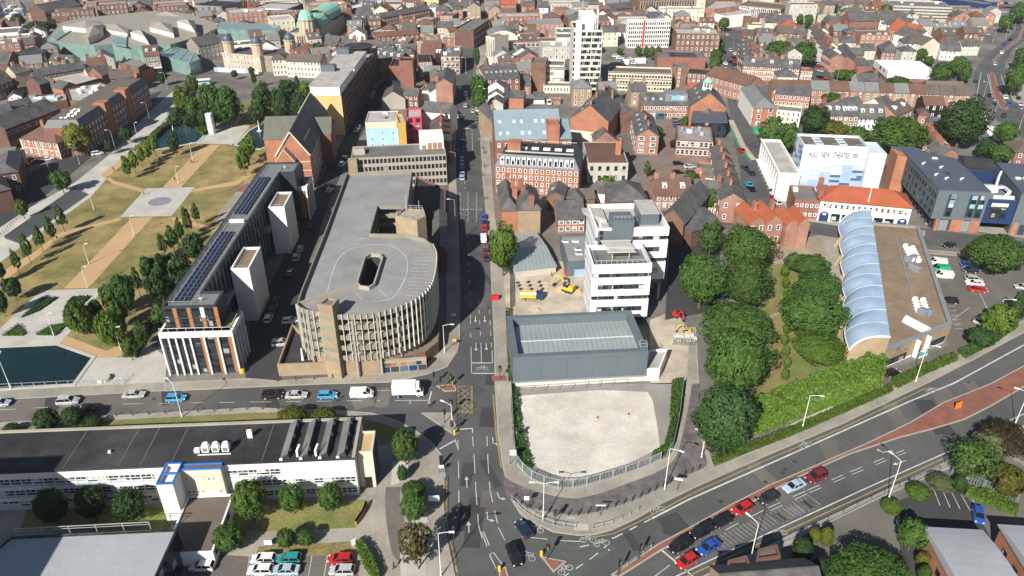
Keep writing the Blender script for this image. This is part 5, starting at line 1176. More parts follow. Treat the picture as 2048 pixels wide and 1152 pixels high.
for u in(1.8,W-1.8):
 mb=MB();mb.face([(u+1.4*cos(t),-.14,2.0+1.5*sin(t))for t in[k*pi/12 for k in range(13)]]+[(u-1.4,-.14,.1),(u+1.4,-.14,.1)],0);mb.face([(u+.6*cos(t),-.18,2.6+.4*sin(t))for t in[k*tau/10 for k in range(10)]],1);put(mb,'arched_doorway',['clad_navy','panel_white'],e)
mb=MB();mb.cyl(W*.52,.4,7.3,13.5,.12,6);put(mb,'flagpole','metal_white',e)
chimney(fr.roof,-.1,2.0,7.0,10.5,mat='brick_red');chimney(fr.roof,-.1,6.0,7.0,12.0,mat='brick_red')
B('annex','small red brick annex with a flat grey roof left of the red tiled building',(1591,398),(1641,401),(1639,373),h=6.6,wall='brick_red',rmat='felt_grey',win='F',cols=5,rows=2,ws=(.9,1.2),clutter=1)
# --- dark clad school right of the theatre
fr=Fr((1878.8,380.2),(1982,384.6),13.4);e=fr.empty('school');W=fr.W;tag(e,'dark slate clad school with an overhanging sloping block above orange brick piers','school')
poly=[(0,0),(W,0),(15.3,29.5),(9.0,33),(5.5,39.6),(-1.8,39.4),(.7,34.7)]
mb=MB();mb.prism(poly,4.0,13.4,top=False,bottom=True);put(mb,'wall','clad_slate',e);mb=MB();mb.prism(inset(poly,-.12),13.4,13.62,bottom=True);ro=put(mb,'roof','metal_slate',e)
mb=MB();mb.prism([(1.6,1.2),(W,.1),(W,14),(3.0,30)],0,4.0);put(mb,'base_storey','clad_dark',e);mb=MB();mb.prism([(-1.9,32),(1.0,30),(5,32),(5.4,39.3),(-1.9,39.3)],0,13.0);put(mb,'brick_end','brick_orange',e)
for u0_,w in((1.7,.9),(6.2,3.3),(11.8,2.8)):mb=MB();mb.box(u0_,.02,0,u0_+w,.9,4.0);put(mb,'brick_pier','brick_orange',e)
for u0_ in(2.9,9.2):mb=MB();mb.box(u0_,.3,.1,u0_+2.6,.7,3.6);put(mb,'door','metal_grey',e)
for u0_ in(3.9,10.0,12.4):
 mb=MB();mb.box(u0_-.6,-.06,4.9,u0_+1.5,.02,12.2,0);f_=put(mb,'window','clad_dark',e)
 for k,m_ in enumerate(('glass_dark','glass_dark','glass_teal','glass_dark','glass_teal')):link('pane',panel(1.4,1.35,.05,m_ if k not in(2,4)else 'glass_clear','pane'),f_,(u0_,-.06,5.1+k*1.42))
ua,va=0,0;dirx=Vector((.7,34.7));Ls=dirx.length;ang=atan2(-34.7,-.7)
for f in range(3):
 for k in range(15 if f==2 else 9):
  t=(k+.7)/(15.6 if f==2 else 9.6);link('window',win_mesh(1.25,1.5,'plain'),e,(.7*t-.0,34.7*t,4.8+f*2.75),ang)
for k in range(9):mb=MB();mb.cyl(1.3+k*.05,2.5+k*3.4,0,4.0,.28,8);put(mb,'column','clad_dark',e)
for u,v in((3,12),(7,19),(9.5,9),(2.6,22),(5,9)):mb=MB();mb.cyl(u,v,13.6,14.2,.35,8);mb.bar((u,v,14.1),(u+.7,v,14.3),.3);put(mb,'roof_cowl','metal_pale',ro)
boxpart('roof_hatch',ro,7.5,14,13.6,.7,2.2,.25,'clad_dark');boxpart('roof_hatch',ro,8.4,28,13.6,1.6,.9,.4,'metal_white')
mb=MB();mb.prism([(W+.05,.6),(23.2,.2),(26.5,26),(16.5,26)],3.2,10.8,bottom=True);put(mb,'navy_link','clad_navy',e);mb=MB();mb.face([(W+.4,1.0,10.84),(23,.6,10.84),(24.6,14,10.84),(15,14,10.84)]);lr=put(mb,'link_roof','felt_grey',e)
mb=MB();mb.box(W+1.4,.35,4.5,22.4,.5,9.6,0);gl_=put(mb,'glazing','dark_grey',e)
for r_ in range(4):
 for k in range(5):link('pane',panel(1.25,1.15,.05,'glass_dark' if r_<3 else 'blind','pane'),gl_,(W+1.55+k*1.36,.35,4.65+r_*1.22+(.0 if r_<3 else.4)))
for k in range(5):boxpart('condenser',lr,W+2.6+k*1.2,1.8,10.84,1.0,.6,.9,'metal_white')
boxpart('air_handler',lr,W+3.2,7.5,10.84,4.0,2.4,1.8,'metal_pale');mb=MB();mb.tube([(W+5,8,12),(W+7.5,8,12.2),(W+7.5,4,12.2),(W+6,3,11)],.35);mb.tube([(W+6,10,11),(W+6,10,14.5),(W+7.6,12.5,15.5)],.3);put(mb,'duct','metal_pale',lr)
mb=MB();mb.prism([(23.5,0),(40,-2),(40,26),(27.3,26.6)],0,13.4,top=False);put(mb,'east_wing','clad_slate',e);mb=MB();mb.prism([(23.4,-.1),(40.1,-2.1),(40.1,26.1),(27.2,26.7)],13.4,13.62);r3=put(mb,'east_wing_roof','metal_slate',e)
for k in range(2):boxpart('roof_hatch',r3,27.5+k*2.2,12,13.6,1.4,1.0,.5,'metal_white')
mb=MB();mb.box(24.0,-.25,0,25.4,.3,4,0);mb.box(26,-.5,.2,28.5,.3,3.4,1);mb.box(29.5,-1.0,0,40,.3,4,0);put(mb,'east_brick',['brick_orange','clad_dark'],e)
B('covered_shed','long dark roofed shed between the two slate clad school blocks',(1930,334),(1990,340),12,h=7.5,wall='clad_dark',roof='gx',rmat='felt_dark',win='',rh=1.6)
# --- music centre with the scalloped blue roof
fr=Fr((1772,701.6),(1904,647),5.0);e=fr.empty('music_centre');tag(e,'music centre with a scalloped blue membrane vault beside a brown planted flat roof','building')
q4=[fr.L(x,y,5.0)for x,y in((1772,701.6),(1904,647),(1838,451),(1736,444))]
mb=MB();q=mb.ringwall(q4,.9,0,5.0,4.4);put(mb,'wall','brick_buff',e);mb=MB();mb.face([(*p,4.4)for p in q]);ro=put(mb,'roof','sedum',e)
mb=MB();mb.ringwall(inset(q4,-.08),1.0,4.75,5.1,4.75);put(mb,'coping','metal_grey',e)
W=fr.W;mb=MB();mb.box(.6,-.1,.3,8.2,.02,2.0,0);mb.box(12.3,-.1,.3,13.6,.02,2.2,0);mb.box(15.6,-.1,.3,W-1.2,.02,2.0,0);put(mb,'ribbon_window','glass_dark',e)
mb=MB();mb.box(.4,-.06,0,10.2,.03,.5);mb.box(14,-.06,0,W-.8,.03,.5);put(mb,'plinth','white_tile',e)
for u in(10.6,14.4):mb=MB();mb.box(u,-1.1,0,u+.35,-.1,4.6);put(mb,'entrance_fin','render_white',e)
mb=MB();mb.box(11.2,-1.6,0,14.2,-1.45,.6,0);mb.box(11.2,-1.62,.6,14.2,-1.43,1.3,1);put(mb,'entrance_sign',['panel_white','teal'],e)
text('HULL',e,(3.1,-.06,2.62),.8,'text_dark',sx=.9);text('MUSIC CENTRE',e,(6.6,-.06,2.7),.62,'text_dark',sx=.8)
mb=MB();r=RND(8)
for k in range(16):u=4.3+r.gauss(0,.55);z=3.9+r.uniform(-.4,.7);mb.box(u-.08,-.06,z-.25,u+.1,-.02,z+.22)
put(mb,'tree_emblem','text_dark',e)
dv=Vector(q4[3])-Vector(q4[0]);LV=dv.length;dv.normalize();du=Vector((-dv.y,dv.x));du=du if du.dot(Vector((-1,0)))>0 else-du
wl0=fr.L(1699,699,4.0);wl1=fr.L(1683,456,4.0);bw=((Vector(wl0)-Vector(q4[0])).dot(du)+(Vector(wl1)-Vector(q4[3])).dot(du))/2
nb=6;nu=10;ns=8;mb=MB();base=Vector(q4[0])-dv*.3;Lb=(LV+.6)/nb
def vp(b,s,t):
 v=(b+s)*Lb;sc_=sin(s*pi);lift=.35*abs(sin(s*2*pi))*sin(t*pi);ed=bw*(1-.0)-(1-sc_)*.0+sc_*.9*t
 a=t*1.32;x=(bw+sc_*.9)*sin(a)/sin(1.32);z=4.6+4.2*(cos(a)-cos(1.32))/(1-cos(1.32))-t*t*.9+sc_*.55*t+lift
 p=base+dv*v+du*x;return(p.x,p.y,z)
for b in range(nb):
 for i in range(ns):
  for j in range(nu):mb.face([vp(b,i/ns,j/nu),vp(b,(i+1)/ns,j/nu),vp(b,(i+1)/ns,(j+1)/nu),vp(b,i/ns,(j+1)/nu)])
mv=mb.mesh('membrane_roof','membrane_blue');bm=bmesh.new();bm.from_mesh(mv);bmesh.ops.remove_doubles(bm,verts=bm.verts,dist=.01);bmesh.ops.recalc_face_normals(bm,faces=bm.faces);bm.to_mesh(mv);bm.free();mv.polygons.foreach_set('use_smooth',[True]*len(mv.polygons));mr=link('membrane_roof',mv,e)
for b in range(nb*2+1):
 mb=MB();pts=[Vector(vp(min(b//2,nb-1),(b%2)*.5 if b<nb*2 else 1.0,j/nu))+Vector((0,0,.06))for j in range(nu+1)];mb.tube(pts,(.04 if b%2 else.06)if b not in(0,nb*2)else.16);put(mb,'rib','panel_pale' if b not in(0,nb*2)else 'render_white',mr)
mb=MB();pts=[Vector(vp(b,i/ns,1.0))for b in range(nb)for i in range(ns)];mb.tube(pts,.1);put(mb,'edge_beam','render_white',mr)
for b in range(nb):
 for k in(-.12,.0,.12):
  mb=MB();p=Vector(vp(b,0.02,1.0));g0=base+dv*((b)*Lb+1.2)+du*(bw+1.2);mb.bar((g0.x+dv.x*k*9,g0.y+dv.y*k*9,0),(p.x+dv.x*k*14,p.y+dv.y*k*14,p.z),.28,.2);put(mb,'timber_strut','timber_pale',e)
mb=MB();ew=[vp(0,0,j/nu)for j in range(nu+1)];mb.face([(p[0]+dv.x*.4,p[1]+dv.y*.4,p[2]-.1)for p in ew]+[(ew[-1][0],ew[-1][1],0),(ew[0][0]+dv.x*.4,ew[0][1]+dv.y*.4,0)]);put(mb,'end_wall','brick_buff',e)
mb=MB();a=base+dv*.5+du*(bw-.3);b_=base+dv*(LV)+du*(bw-.3);mb.bar((a.x,a.y,1.4),(b_.x,b_.y,1.4),.3,2.8);put(mb,'side_wall','brick_buff',e)
def mc(x,y,z=4.4):return fr.L(x,y,z)
for k in range(6):
 for(x,y)in((1810+k*2.8,494+k*5.6),(1824+k*2.6,498+k*5.2)):p=mc(x,y);boxpart('condenser',ro,p[0],p[1],4.4,1.1,.8,1.0,'metal_white')
for k in range(5):
 for(x,y)in((1829+k*1.8,601+k*6),(1845+k*1.8,603+k*6)):p=mc(x,y);boxpart('condenser',ro,p[0],p[1],4.4,1.1,.8,1.0,'metal_white')
for(x,y,w,d,h_)in((1822,520,4.0,1.6,1.3),(1829,540,1.4,3.2,1.5),(1845,628,1.9,2.2,1.5),(1857,628,1.4,1.8,1.2)):p=mc(x,y);boxpart('air_handler',ro,p[0],p[1],4.4,w,d,h_,'metal_grey')
p=mc(1832,653);mb=MB()
for k in range(9):
 t0,t1=k*pi/9,(k+1)*pi/9;mb.face([(p[0]+1.1*cos(t0),p[1]-3,4.4+1.5*sin(t0)),(p[0]+1.1*cos(t1),p[1]-3,4.4+1.5*sin(t1)),(p[0]+1.1*cos(t1),p[1]+3,4.4+1.5*sin(t1)),(p[0]+1.1*cos(t0),p[1]+3,4.4+1.5*sin(t0))])
for sv in(-3,3):mb.face([(p[0]+1.1*cos(k*pi/9),p[1]+sv,4.4+1.5*sin(k*pi/9))for k in range(10)])
put(mb,'barrel_rooflight','metal_pale',ro)
mb=MB();a,b_=mc(1795,470),mc(1838,650);mb.bar((*mc(1738,450,5.6),5.4),(*mc(1757,550,5.6),5.4),1.3,1.6);mb.bar((*mc(1790,468),4.5),(*mc(1824,590),4.5),.4,.12);put(mb,'roof_duct','metal_grey',ro)
# ---------------------------------------------------------------- the town, building by building
def TL(ox,oy,s=5.76):return lambda X,Y:(ox+X/s,oy+Y/s)
T1,T2,T3,T4,T5,T6,T7,T8=[TL(x,0)for x in(0,250,500,750,1000,1250,1500,1748)]
S1,S2,S3,S4,S5,S6,S7,S8=[TL(x,150)for x in(0,250,500,750,950,1220,1480,1748)]
def mansard(fr,rise,ins,mat,flat,dormers=0,dw=1.3,name='mansard_roof'):
 W,D,h=fr.W,fr.D,fr.h;p=rectp(-.15,-.15,W+.15,D+.15);q=rectp(ins,ins,W-ins,D-ins);mb=MB()
 for k in range(4):j=(k+1)%4;mb.face([(*p[k],h-.1),(*p[j],h-.1),(*q[j],h+rise),(*q[k],h+rise)],0)
 mb.face([(*a,h+rise)for a in q],1);mb.face([(*a,h-.1)for a in p][::-1],0);ro=put(mb,name,[mat,flat],fr.e)
 for k in range(dormers):
  u=(k+.5)/dormers*(W-3)+1.5;mb=MB();mb.prism([(-dw/2,.25),(dw/2,.25),(dw/2,ins+.3),(-dw/2,ins+.3)],h+.35,h+rise*.8,0,bottom=True);win_into(mb,0,.25,h+.45,dw-.1,rise*.8-.55,'sash',0);mb.m[-1]=1
  put(mb,'dormer',['panel_white','glass'],ro,loc=(u,0,0))
 return ro
def rowback(name,label,A0,B0,A1,B1,n,h,group,walls,roofs,chim=True,win='FLR',kind='gy',**k):
 """a row of houses running away from the camera: front edges interpolated between two traced edges"""
 a0,b0,a1,b1=G(*A0,h),G(*B0,h),G(*A1,h),G(*B1,h);L=(a1-a0).length
 for i in range(n):
  a,b=a0.lerp(a1,i/n),b0.lerp(b1,i/n);pa,pb=PJ(a.x,a.y,h),PJ(b.x,b.y,h)
  B(name,label if isinstance(label,str)else label[i],pa[:2],pb[:2],L/n-.05,h=h,group=group,wall=walls[i%len(walls)],rmat=roofs[i%len(roofs)],roof=kind,win=win if i==0 else win.replace('F','')or 'R',chim=((.5,.92),)if chim else(),**k)
# --- right of the central street
fr=B('hotel','orange brick hotel with a grey mansard and white dormers on the central street',(990.5,331),(1158,341),(1153,306),base=385,wall='brick_orange',roof='flat',rmat='felt_dark',par=.05,win='F',cols=15,rows=4,ws=(1.0,1.5));ro=mansard(fr,3.6,1.9,'clad_slate','felt_dark',14)
for k in range(5):boxpart('rooflight',ro,fr.W*(.3+k*.14),fr.D*.5,fr.h+3.6,2.4,1.6,.5,'metal_white')
mb=MB();mb.prism(rectp(3.5,4,8,8),fr.h+2,fr.h+7);put(mb,'brick_stack','brick_orange',ro);mb=MB()
for v in(2.4,3.2,fr.D-2.2):mb.bar((3,v,fr.h+4.4),(fr.W-2.2,v,fr.h+4.4),.12)
put(mb,'roof_rail','metal_pale',ro)
fr=B('zinc_roofed_offices','brick offices under a big blue grey zinc pitched roof with rooflights',S5(235,755),S5(1000,737),24,h=12,wall='brick_red',roof='gx',rmat='zinc',rh=7.5,win='F',cols=9,rows=3,ov=.1);e,W=fr.e,fr.W
mb=MB();q=mb.ringwall(rectp(W*.78,-.6,W*.96,7),.3,0,17.5,17);mb.face([(*p,17)for p in q]);put(mb,'brick_tower','brick_orange',e)
for k in range(7):
 for j in range(2):
  if(k+j)%3==2:continue
  u,v=2+k*W*.11,2.6+j*4.6;o=boxpart('skylight',fr.roof,u,v,fr.f(u,v)+.05,1.0,1.5,.2,'metal_pale',lid='blind');o.rotation_euler=(math.atan(7.5/12),0,0)
B('brick_wing','narrow brick wing with a blue roof right of the zinc roofed offices',S5(1003,738),S5(1112,735),22,h=12,wall='brick_red',roof='gx',rmat='zinc',rh=4,win='F',cols=2,rows=3)
fr=B('warehouse','long orange brick warehouse with a slate roof, gable chimneys and high blank end',(1141,236),(1217,244),(1124,190),base=279,wall='brick_orange',roof='gy',rh=6,win='L',rows=3,chim=((.5,.05),(.42,.5),(.5,.75),(.75,.72)),sky_=4);
mb=MB();mb.box(-.05,-.1,0,fr.W*.62,.02,4.2);put(mb,'rendered_base','render_cream',fr.e)
B('chapel_hall','small slate roofed brick hall attached in front of the long orange warehouse',(1189.6,281),(1232,280),14,base=297,wall='brick_pink',roof='gy',rh=3.4,win='L',rows=2)
B('brown_roofed_block','rendered beige block with a big plain brown roof beside the orange hotel',(1176,326),(1257,326),(1164,284),base=366,wall='render_grey',rmat='tile_brown',par=.12,win='F',rows=2,cols=5,style='dark')
B('brick_stair_block','slim brick stair block on the back corner of the brown roofed block',S5(1625,760),S5(1690,765),4,h=12.5,wall='brick_orange',win='')
B('white_gabled_house','taller white rendered gabled house facing the street trees',(976,173),(1008,176),14,base=200,wall='render_white',roof='gy',win='',chim=((.5,.6),))
B('white_gabled_house','lower white rendered gabled house in front of the taller white gable',(976,192),(1007,193),8,base=208,wall='render_white',roof='gy',win='')
B('slate_house','dark slate house end just in front of the two white gables',(976,207),(1006,208),8,base=222,wall='render_grey',roof='gy',win='')
B('brick_flat_block','plain orange brick block with a slate top behind the white gables',(1018,195),(1047,196),10,base=217,wall='brick_orange',roof='gx',rh=2,win='')
B('slate_roofed_shops','wide slate roofed shop range with skylights beside the street trees',(972,160),(1040,157),24,h=9,wall='brick_red',roof='gx',rh=4,sky_=7,win='FL',chim=((.1,.5),(.6,.5),(.95,.5)))
B('brick_house','tall brick house with a big chimney behind the white gabled houses',(1030,172),(1062,171),14,base=190,wall='brick_pink',roof='gx',win='FR',rows=2,chim=((.35,.3),(.9,.5)))
B('yard_store','small white walled store with a slate roof in the yard',(1068,199),(1089,199),8,base=208,wall='render_white',roof='gx',win='')
B('yard_garage','low brick garage with a flat roof beside the small white yard store',(1094,201),(1121,202),6,base=208,wall='brick_pink',win='')
B('street_front_house','slate roofed house with a buff gable on the pavement of the central street',(985,243),(1014,240),(977,214),h=9,wall='brick_buff',roof='gy',win='',chim=((.5,.5),))
B('red_awning_shop','narrow shop with an orange red front on the pavement of the central street',(971,222),(980,222),5,base=232,wall='orange',win='')
B('orange_gabled_house','slate house with an orange brick side wall left of the buff walled one',(1003,420),(1036,419),(1000,370),base=470,wall='brick_orange',roof='hip',rh=3,win='',chim=((.9,.35),(.9,.7),(.6,.9)))
B('buff_gabled_house','slate house with a buff brick side wall and tall chimney',(1036.5,419),(1081,418),(1034,378),h=8.9,wall='brick_buff',roof='hip',rh=3,win='',chim=((.6,.04),(.3,.5),(.25,.85)),chmat='brick_red')
B('brick_offices','two storey pink brick office with slate and glass roof behind the low sheds',(1116,439),(1170,438),(1116,403),base=467,wall='brick_pink',roof='gx',rh=3.2,win='F',cols=4,rows=2,ws=(1.5,1.6))
B('slate_outbuilding','slate gabled outbuilding with a pale rooflight strip below the orange hotel',(1095,393),(1128,395),10,h=5,wall='brick_brown',roof='gy',sky_=1,win='')
B('slate_outbuilding','pyramid roofed slate outbuilding below the right end of the orange hotel',(1134,397),(1165,399),8,h=4.5,wall='brick_brown',roof='hip',win='')
B('slate_outbuilding','slate cottage with a white end below the brown roofed beige block',(1187,385),(1218,388),8,base=404,wall='render_white',roof='gx',win='')
B('slate_outbuilding','low brown slate shed left of the slate cottage',(1163,398),(1190,397),7,h=3.6,wall='brick_brown',roof='gx',rmat='slate_brown',win='')
B('slate_hall','broad slate hipped hall behind the white university block',(1222,403),(1296,402),15,h=6,wall='brick_brown',roof='hip',win='')
B('ribbed_shed','low white walled shed with a pale ribbed roof beside the building yard',(1031,541),(1112,532),(1034,468),base=556,wall='render_grey',roof='gx',rmat='metal_roof',rh=.9,win='',ov=.4)
e,r,p,h,off=PB('skylit_annex','flat pale grey annex with four skylights between the ribbed shed and university block',[(1134,524),(1172,521),(1172,471),(1120,472)],4.5,'clad_slate','deck_grey',par=.2)
for(x,y)in((1130,483),(1151,483),(1156,499),(1158,508)):q=G(x,y,4.3);boxpart('skylight',r,q.x-off[0],q.y-off[1],4.3,1.9,1.2,.35,'metal_white',lid='glass_clear')
B('brick_gable_hall','brown brick hall with a slate roof just right of the university block',(1321,437),(1368,447),26,base=482,wall='brick_brown',roof='gy',rh=3.6,win='')
B('slate_shed','wide low slate shed beside the brown brick hall',(1383,464),(1443,445),15,h=5,wall='brick_dark',roof='gx',rh=2.2,win='')
fr=B('mill_offices','long three storey pink brick mill with a slate roof and white arched end windows',(1272,272),(1318,273),(1249.5,231.6),base=309,wall='brick_pink',roof='gy',rh=2.8,win='FL',cols=2,rows=3,ws=(2.2,2.0),sky_=4,chim=((.45,.95),(.5,.5),(.55,.2)))
B('mill_gables','cluster of slate gables behind the long pink brick mill',(1247,229),(1276,226),26,h=8,wall='brick_brown',roof='gy',win='',chim=((.5,.2),(.4,.7)))
fr=B('courtyard_range','pink brick range with a slate roof and glass attic across the courtyard',(1284,210),(1378,211),13,base=238,wall='brick_pink',roof='gx',win='F',rows=2,cols=12,sky_=6,rh=3.5)
mb=MB();mb.box(fr.W*.5,2,fr.h+.5,fr.W-.5,9,fr.h+4.2,0);mb.box(fr.W*.6,1.9,fr.h+1.8,fr.W*.9,2.0,fr.h+3.9,1);put(mb,'glazed_attic',['metal_grey','glass_clear'],fr.e)
mb=MB();mb.box(fr.W*.3,-1.2,0,fr.W*.5,0,3.4,0);mb.box(fr.W*.31,-1.25,.2,fr.W*.49,-1.2,3.0,1);put(mb,'entrance_canopy',['metal_grey','glass_teal'],fr.e)
fr=B('cupola_hall','orange brick hall with a steep slate roof and white green cupola',(1381,213),(1452,215),22,h=8.5,wall='brick_orange',roof='gy',rh=6.0,win='',sky_=3)
mb=MB();u,v,z=fr.W/2,9,fr.h+5;mb.cyl(u,v,z,z+1.2,2.2,8,0);mb.cyl(u,v,z+1.2,z+3.4,1.5,8,1)
for k in range(8):a=k*tau/8+.39;mb.cyl(u+1.8*cos(a),v+1.8*sin(a),z+1.2,z+3.4,.25,5,0)
mb.cyl(u,v,z+3.4,z+5.2,2.4,8,2,r2=.5);put(mb,'cupola',['render_white','glass_dark','copper_green'],fr.roof)
e,r,p,h,off=PB('glass_pavilion','dark glazed pavilion with a pyramid rooflight in front of the cupola hall',[(1382,244),(1454,245),(1449,217),(1389,215)],6.5,'glass_dark','felt_grey',par=.15)
q=G(1416,226,6.4);mb=MB();mb.cyl(q.x-off[0],q.y-off[1],6.3,8.6,3.6,4,0,r2=.1);put(mb,'pyramid_rooflight','slate',r)
mb=MB();q=inset(p,-.25);mb.prism(q,6.3,6.75,bottom=True);put(mb,'roof_edge','metal_slate',e)
fr=B('striped_offices','red brick offices with tall white window bays and a flat grey roof',(1353.7,279),(1427,283),(1378,252),base=313,wall='brick_red',rmat='deck_grey',win='F',cols=8,rows=2,ws=(1.5,2.4),clutter=7)
rowback('terraced_house',['cream fronted end terrace house on the corner of the right hand street','slate terrace house second from the street corner','slate terrace house in the middle of the chimney row','slate terrace house with brick stacks near the offices','slate terrace house next to the offices end','brick gabled terrace house against the striped offices'],(1441,400),(1490,402),(1426,297),(1457,297),6,7.6,'terrace houses with chimney stacks along the right hand street',['brick_pink','brick_orange'],['slate','slate_brown'])
B('corner_houses','pink brick houses with brown tiled gables on the square',(1313,391),(1385,391),12,base=419,wall='brick_pink',roof='gx',rmat='tile_brown',win='F',rows=2,cols=6,chim=((.05,.5),(.5,.5)),dorm=2,band=(.5,))
B('corner_houses','three storey red brick houses with white windows on the square',(1386,390),(1440,395),11,base=425,wall='brick_red',roof='gx',rmat='slate',win='F',rows=3,cols=5,chim=((.3,.5),(.9,.5)),band=(.36,))
B('small_slate_house','small slate roofed rear extension by the courtyard car park',(1402,352),(1432,356),8,h=4.5,wall='render_cream',roof='gx',win='F')
B('small_slate_house','low white rear extension with a flat roof by the courtyard',(1392,335),(1420,338),7,h=4,wall='brick_orange',win='F')
for i,(a,b)in enumerate((((1499,447),(1532,445)),((1533,445),(1567,443)))):B('gabled_house',['left half of the orange brick twin gabled house facing the gardens','right half of the orange brick twin gabled house facing the gardens'][i],a,b,11,base=492,wall='brick_pink',roof='gy',rmat='tile_red',rh=2.2,win='F',rows=2,cols=2,chim=((.9,.7),))
for i,(a,b)in enumerate((((1575,449),(1597,448)),((1598,448),(1620,448)))):B('gabled_house',['left bay of the blank walled red tiled twin gable building','right bay of the blank walled red tiled twin gable building'][i],a,b,10,base=495,wall='brick_pink',roof='gy',rmat='tile_red',rh=1.7,win='')
# --- upper right quarter
fr=B('corner_flats','modern corner flats with a pale grey hipped roof and white street side',(1509,215),(1553,216),(1497,176),base=254,wall='brick_orange',roof='hip',rmat='tile_grey',win='F',rows=3,cols=2,ws=(1.6,2))
windows(fr.e,fr,fr.W,fr.D,fr.h,'L',3,9,1.2,1.6);mb=MB();mb.box(-.12,2,0,-.01,fr.D,fr.h-.2);put(mb,'white_side','render_white',fr.e)
B('brown_tiled_flats','brown tiled range behind the modern corner flats',(1496,172),(1528,165),26,h=8,wall='brick_pink',roof='gy',rmat='tile_brown',win='L',rows=2)
B('slate_range','long dark slate range with orange and white walls behind the corner flats',(1551,188),(1621,193),12,base=213,wall='brick_orange',roof='gx',win='F',rows=2,cols=9,rh=3)
B('stone_link','flat roofed cream stone block beside the garden trees',(1554,219),(1603,224),9,base=254,wall='render_cream',rmat='tile_grey',win='F',rows=3,cols=5)
terrace('long_terrace_house',['brown tiled first house of the long roof row behind the slate range','dark brown tiled second house of the long roof row','grey tiled third house of the long roof row','brown tiled fourth house of the long roof row'],(1546,178),(1700,182),10,4,h=7,group='houses of the long terrace across the top right',mats=['brick_pink'],rmats=['tile_brown','tile_brown','tile_grey','tile_brown'],roof='gx',win='F',rows=2)
terrace('long_terrace_house',['grey tiled terrace house with a white trimmed centre gable','grey roofed terrace house right of the gabled one','brown roofed terrace house between grey neighbours','grey roofed terrace house right of the brown one','second brown roofed terrace house of the long row','grey roofed terrace house near the ring road end','last but one terrace house with a dull brown roof','end terrace house with a dull brown roof beside the ring road'],(1700,182),(1942,191),10,8,base=209,group='houses of the long terrace across the top right',mats=['brick_pink','brick_buff'],rmats=['tile_grey','tile_grey','tile_brown','tile_grey','tile_brown','slate_brown','slate_brown','slate_brown'],roof='gx',win='F',rows=3)
B('low_grey_range','low mossy grey roofed range behind the end of the long terrace',(1855,176),(1930,178),8,h=5,wall='brick_red',roof='gx',rmat='felt_brown',win='')
B('dormer_house','red and white brick house with dormers above the garden trees',(1653,231),(1687,231),12,h=8.6,wall='brick_red',roof='gx',win='F',rows=3,cols=4,dorm=2,chim=((.05,.5),))
B('dormer_house','buff brick house with white dormers next to the white stucco one',(1688,232),(1718,232),12,h=8.6,wall='brick_buff',roof='gx',win='F',rows=3,cols=3,dorm=3)
B('dormer_house','white stucco house with a dark slate roof and three dormers',(1718.5,237),(1772,238),12,base=269,wall='render_white',roof='gx',win='F',rows=3,cols=6,dorm=3,rh=4.4)
B('brick_house','brick house with a slate roof behind the dormered houses',(1690,218),(1730,213),10,h=8,wall='brick_pink',roof='gx',win='F',chim=((.2,.5),))
B('cream_house','cream gabled house with solar panels right of the white stucco house',(1771,221),(1795,214),12,h=8.5,wall='render_cream',roof='gx',win='FL',rows=3)
B('cream_house','pink and cream house with white dormers behind the big round tree',(1792,232),(1826,218),11,h=7.5,wall='brick_pink',roof='gx',rmat='slate_brown',win='FL',rows=2,dorm=2)
B('black_walled_house','brown roofed house with a black lower wall left of the biggest tree',(1849,210),(1891,211),9,base=238,wall='black',roof='gx',rmat='tile_brown',win='F',cols=3)
B('brick_cottage','small brick cottage with a brown hipped roof beside the black walled house',(1838,229),(1860,231),9,h=5,wall='brick_pink',roof='hip',rmat='tile_brown',win='F',rows=1)
B('slate_cottage','dark slate cottage left of the trunk of the biggest tree',(1859,249),(1893,251),7,h=5,wall='brick_pink',roof='gx',win='F',rows=1)
B('slate_cottage','grey slate brick cottage just below the dark slate one',(1876,264),(1908,266),8,base=276,wall='brick_pink',roof='gx',rmat='slate_brown',win='F',rows=2)
rowback('diagonal_terrace_house',['slate nearest house of the diagonal terrace behind the dark school','slate second house of the diagonal terrace','brown tiled middle house of the diagonal terrace','slate house with a roof light in the diagonal terrace','cream end house of the diagonal terrace by the round tree'],(1882,312),(1916,308),(1850,267),(1876,264),5,6.5,'houses of the diagonal terrace behind the school',['brick_pink','brick_orange','render_cream'],['slate','slate','tile_brown','slate_brown','slate_brown'],win='L')
B('brick_house','red brick house with a brown hipped roof at the right edge',(2032,304),(2075,306),(2012,285),h=6,wall='brick_red',roof='hip',rmat='slate_brown',win='FL',rows=2)
B('white_gable_end','white gable ended house at the ring road corner',(1961,222),(1980,225),12,h=6.5,wall='render_white',roof='gy',win='')
fr=B('white_warehouse','big plain white box warehouse with a brick base',(1776.6,142.4),(1874,145.5),(1758.4,120),base=162,wall='panel_white',rmat='metal_white',par=.2,win='');mb=MB();mb.prism(rectp(-.1,-.1,fr.W+.1,fr.D),0,1.6);put(mb,'brick_base','brick_red',fr.e)
for k,(u,w)in enumerate(((6,1.6),(12,2.4))):mb=MB();mb.box(-.12,u,3,.0,u+w,4.6);put(mb,'window','glass_dark',fr.e)
B('hipped_brick_hall','dark slate hipped brick hall left of the white corner house',(1764,104),(1800,106),18,base=122,wall='brick_red',roof='hip',rh=4,win='F',rows=2,cols=4)
B('white_corner_house','tall white corner house with a slate hipped roof and skylights',(1810.5,87),(1840,88),13,base=115,wall='render_white',roof='hip',win='F',rows=3,cols=3)
B('white_corner_house','white slate roofed house where two streets meet above the white warehouse',(1883,101),(1922,102.5),12,base=120,wall='render_white',roof='gx',win='FL',rows=2,cols=5)
B('cream_flats','cream block of flats with a slate roof near the ring road',(1925,92),(1960,92),8,base=111,wall='render_cream',roof='gx',win='F',rows=3,cols=6)
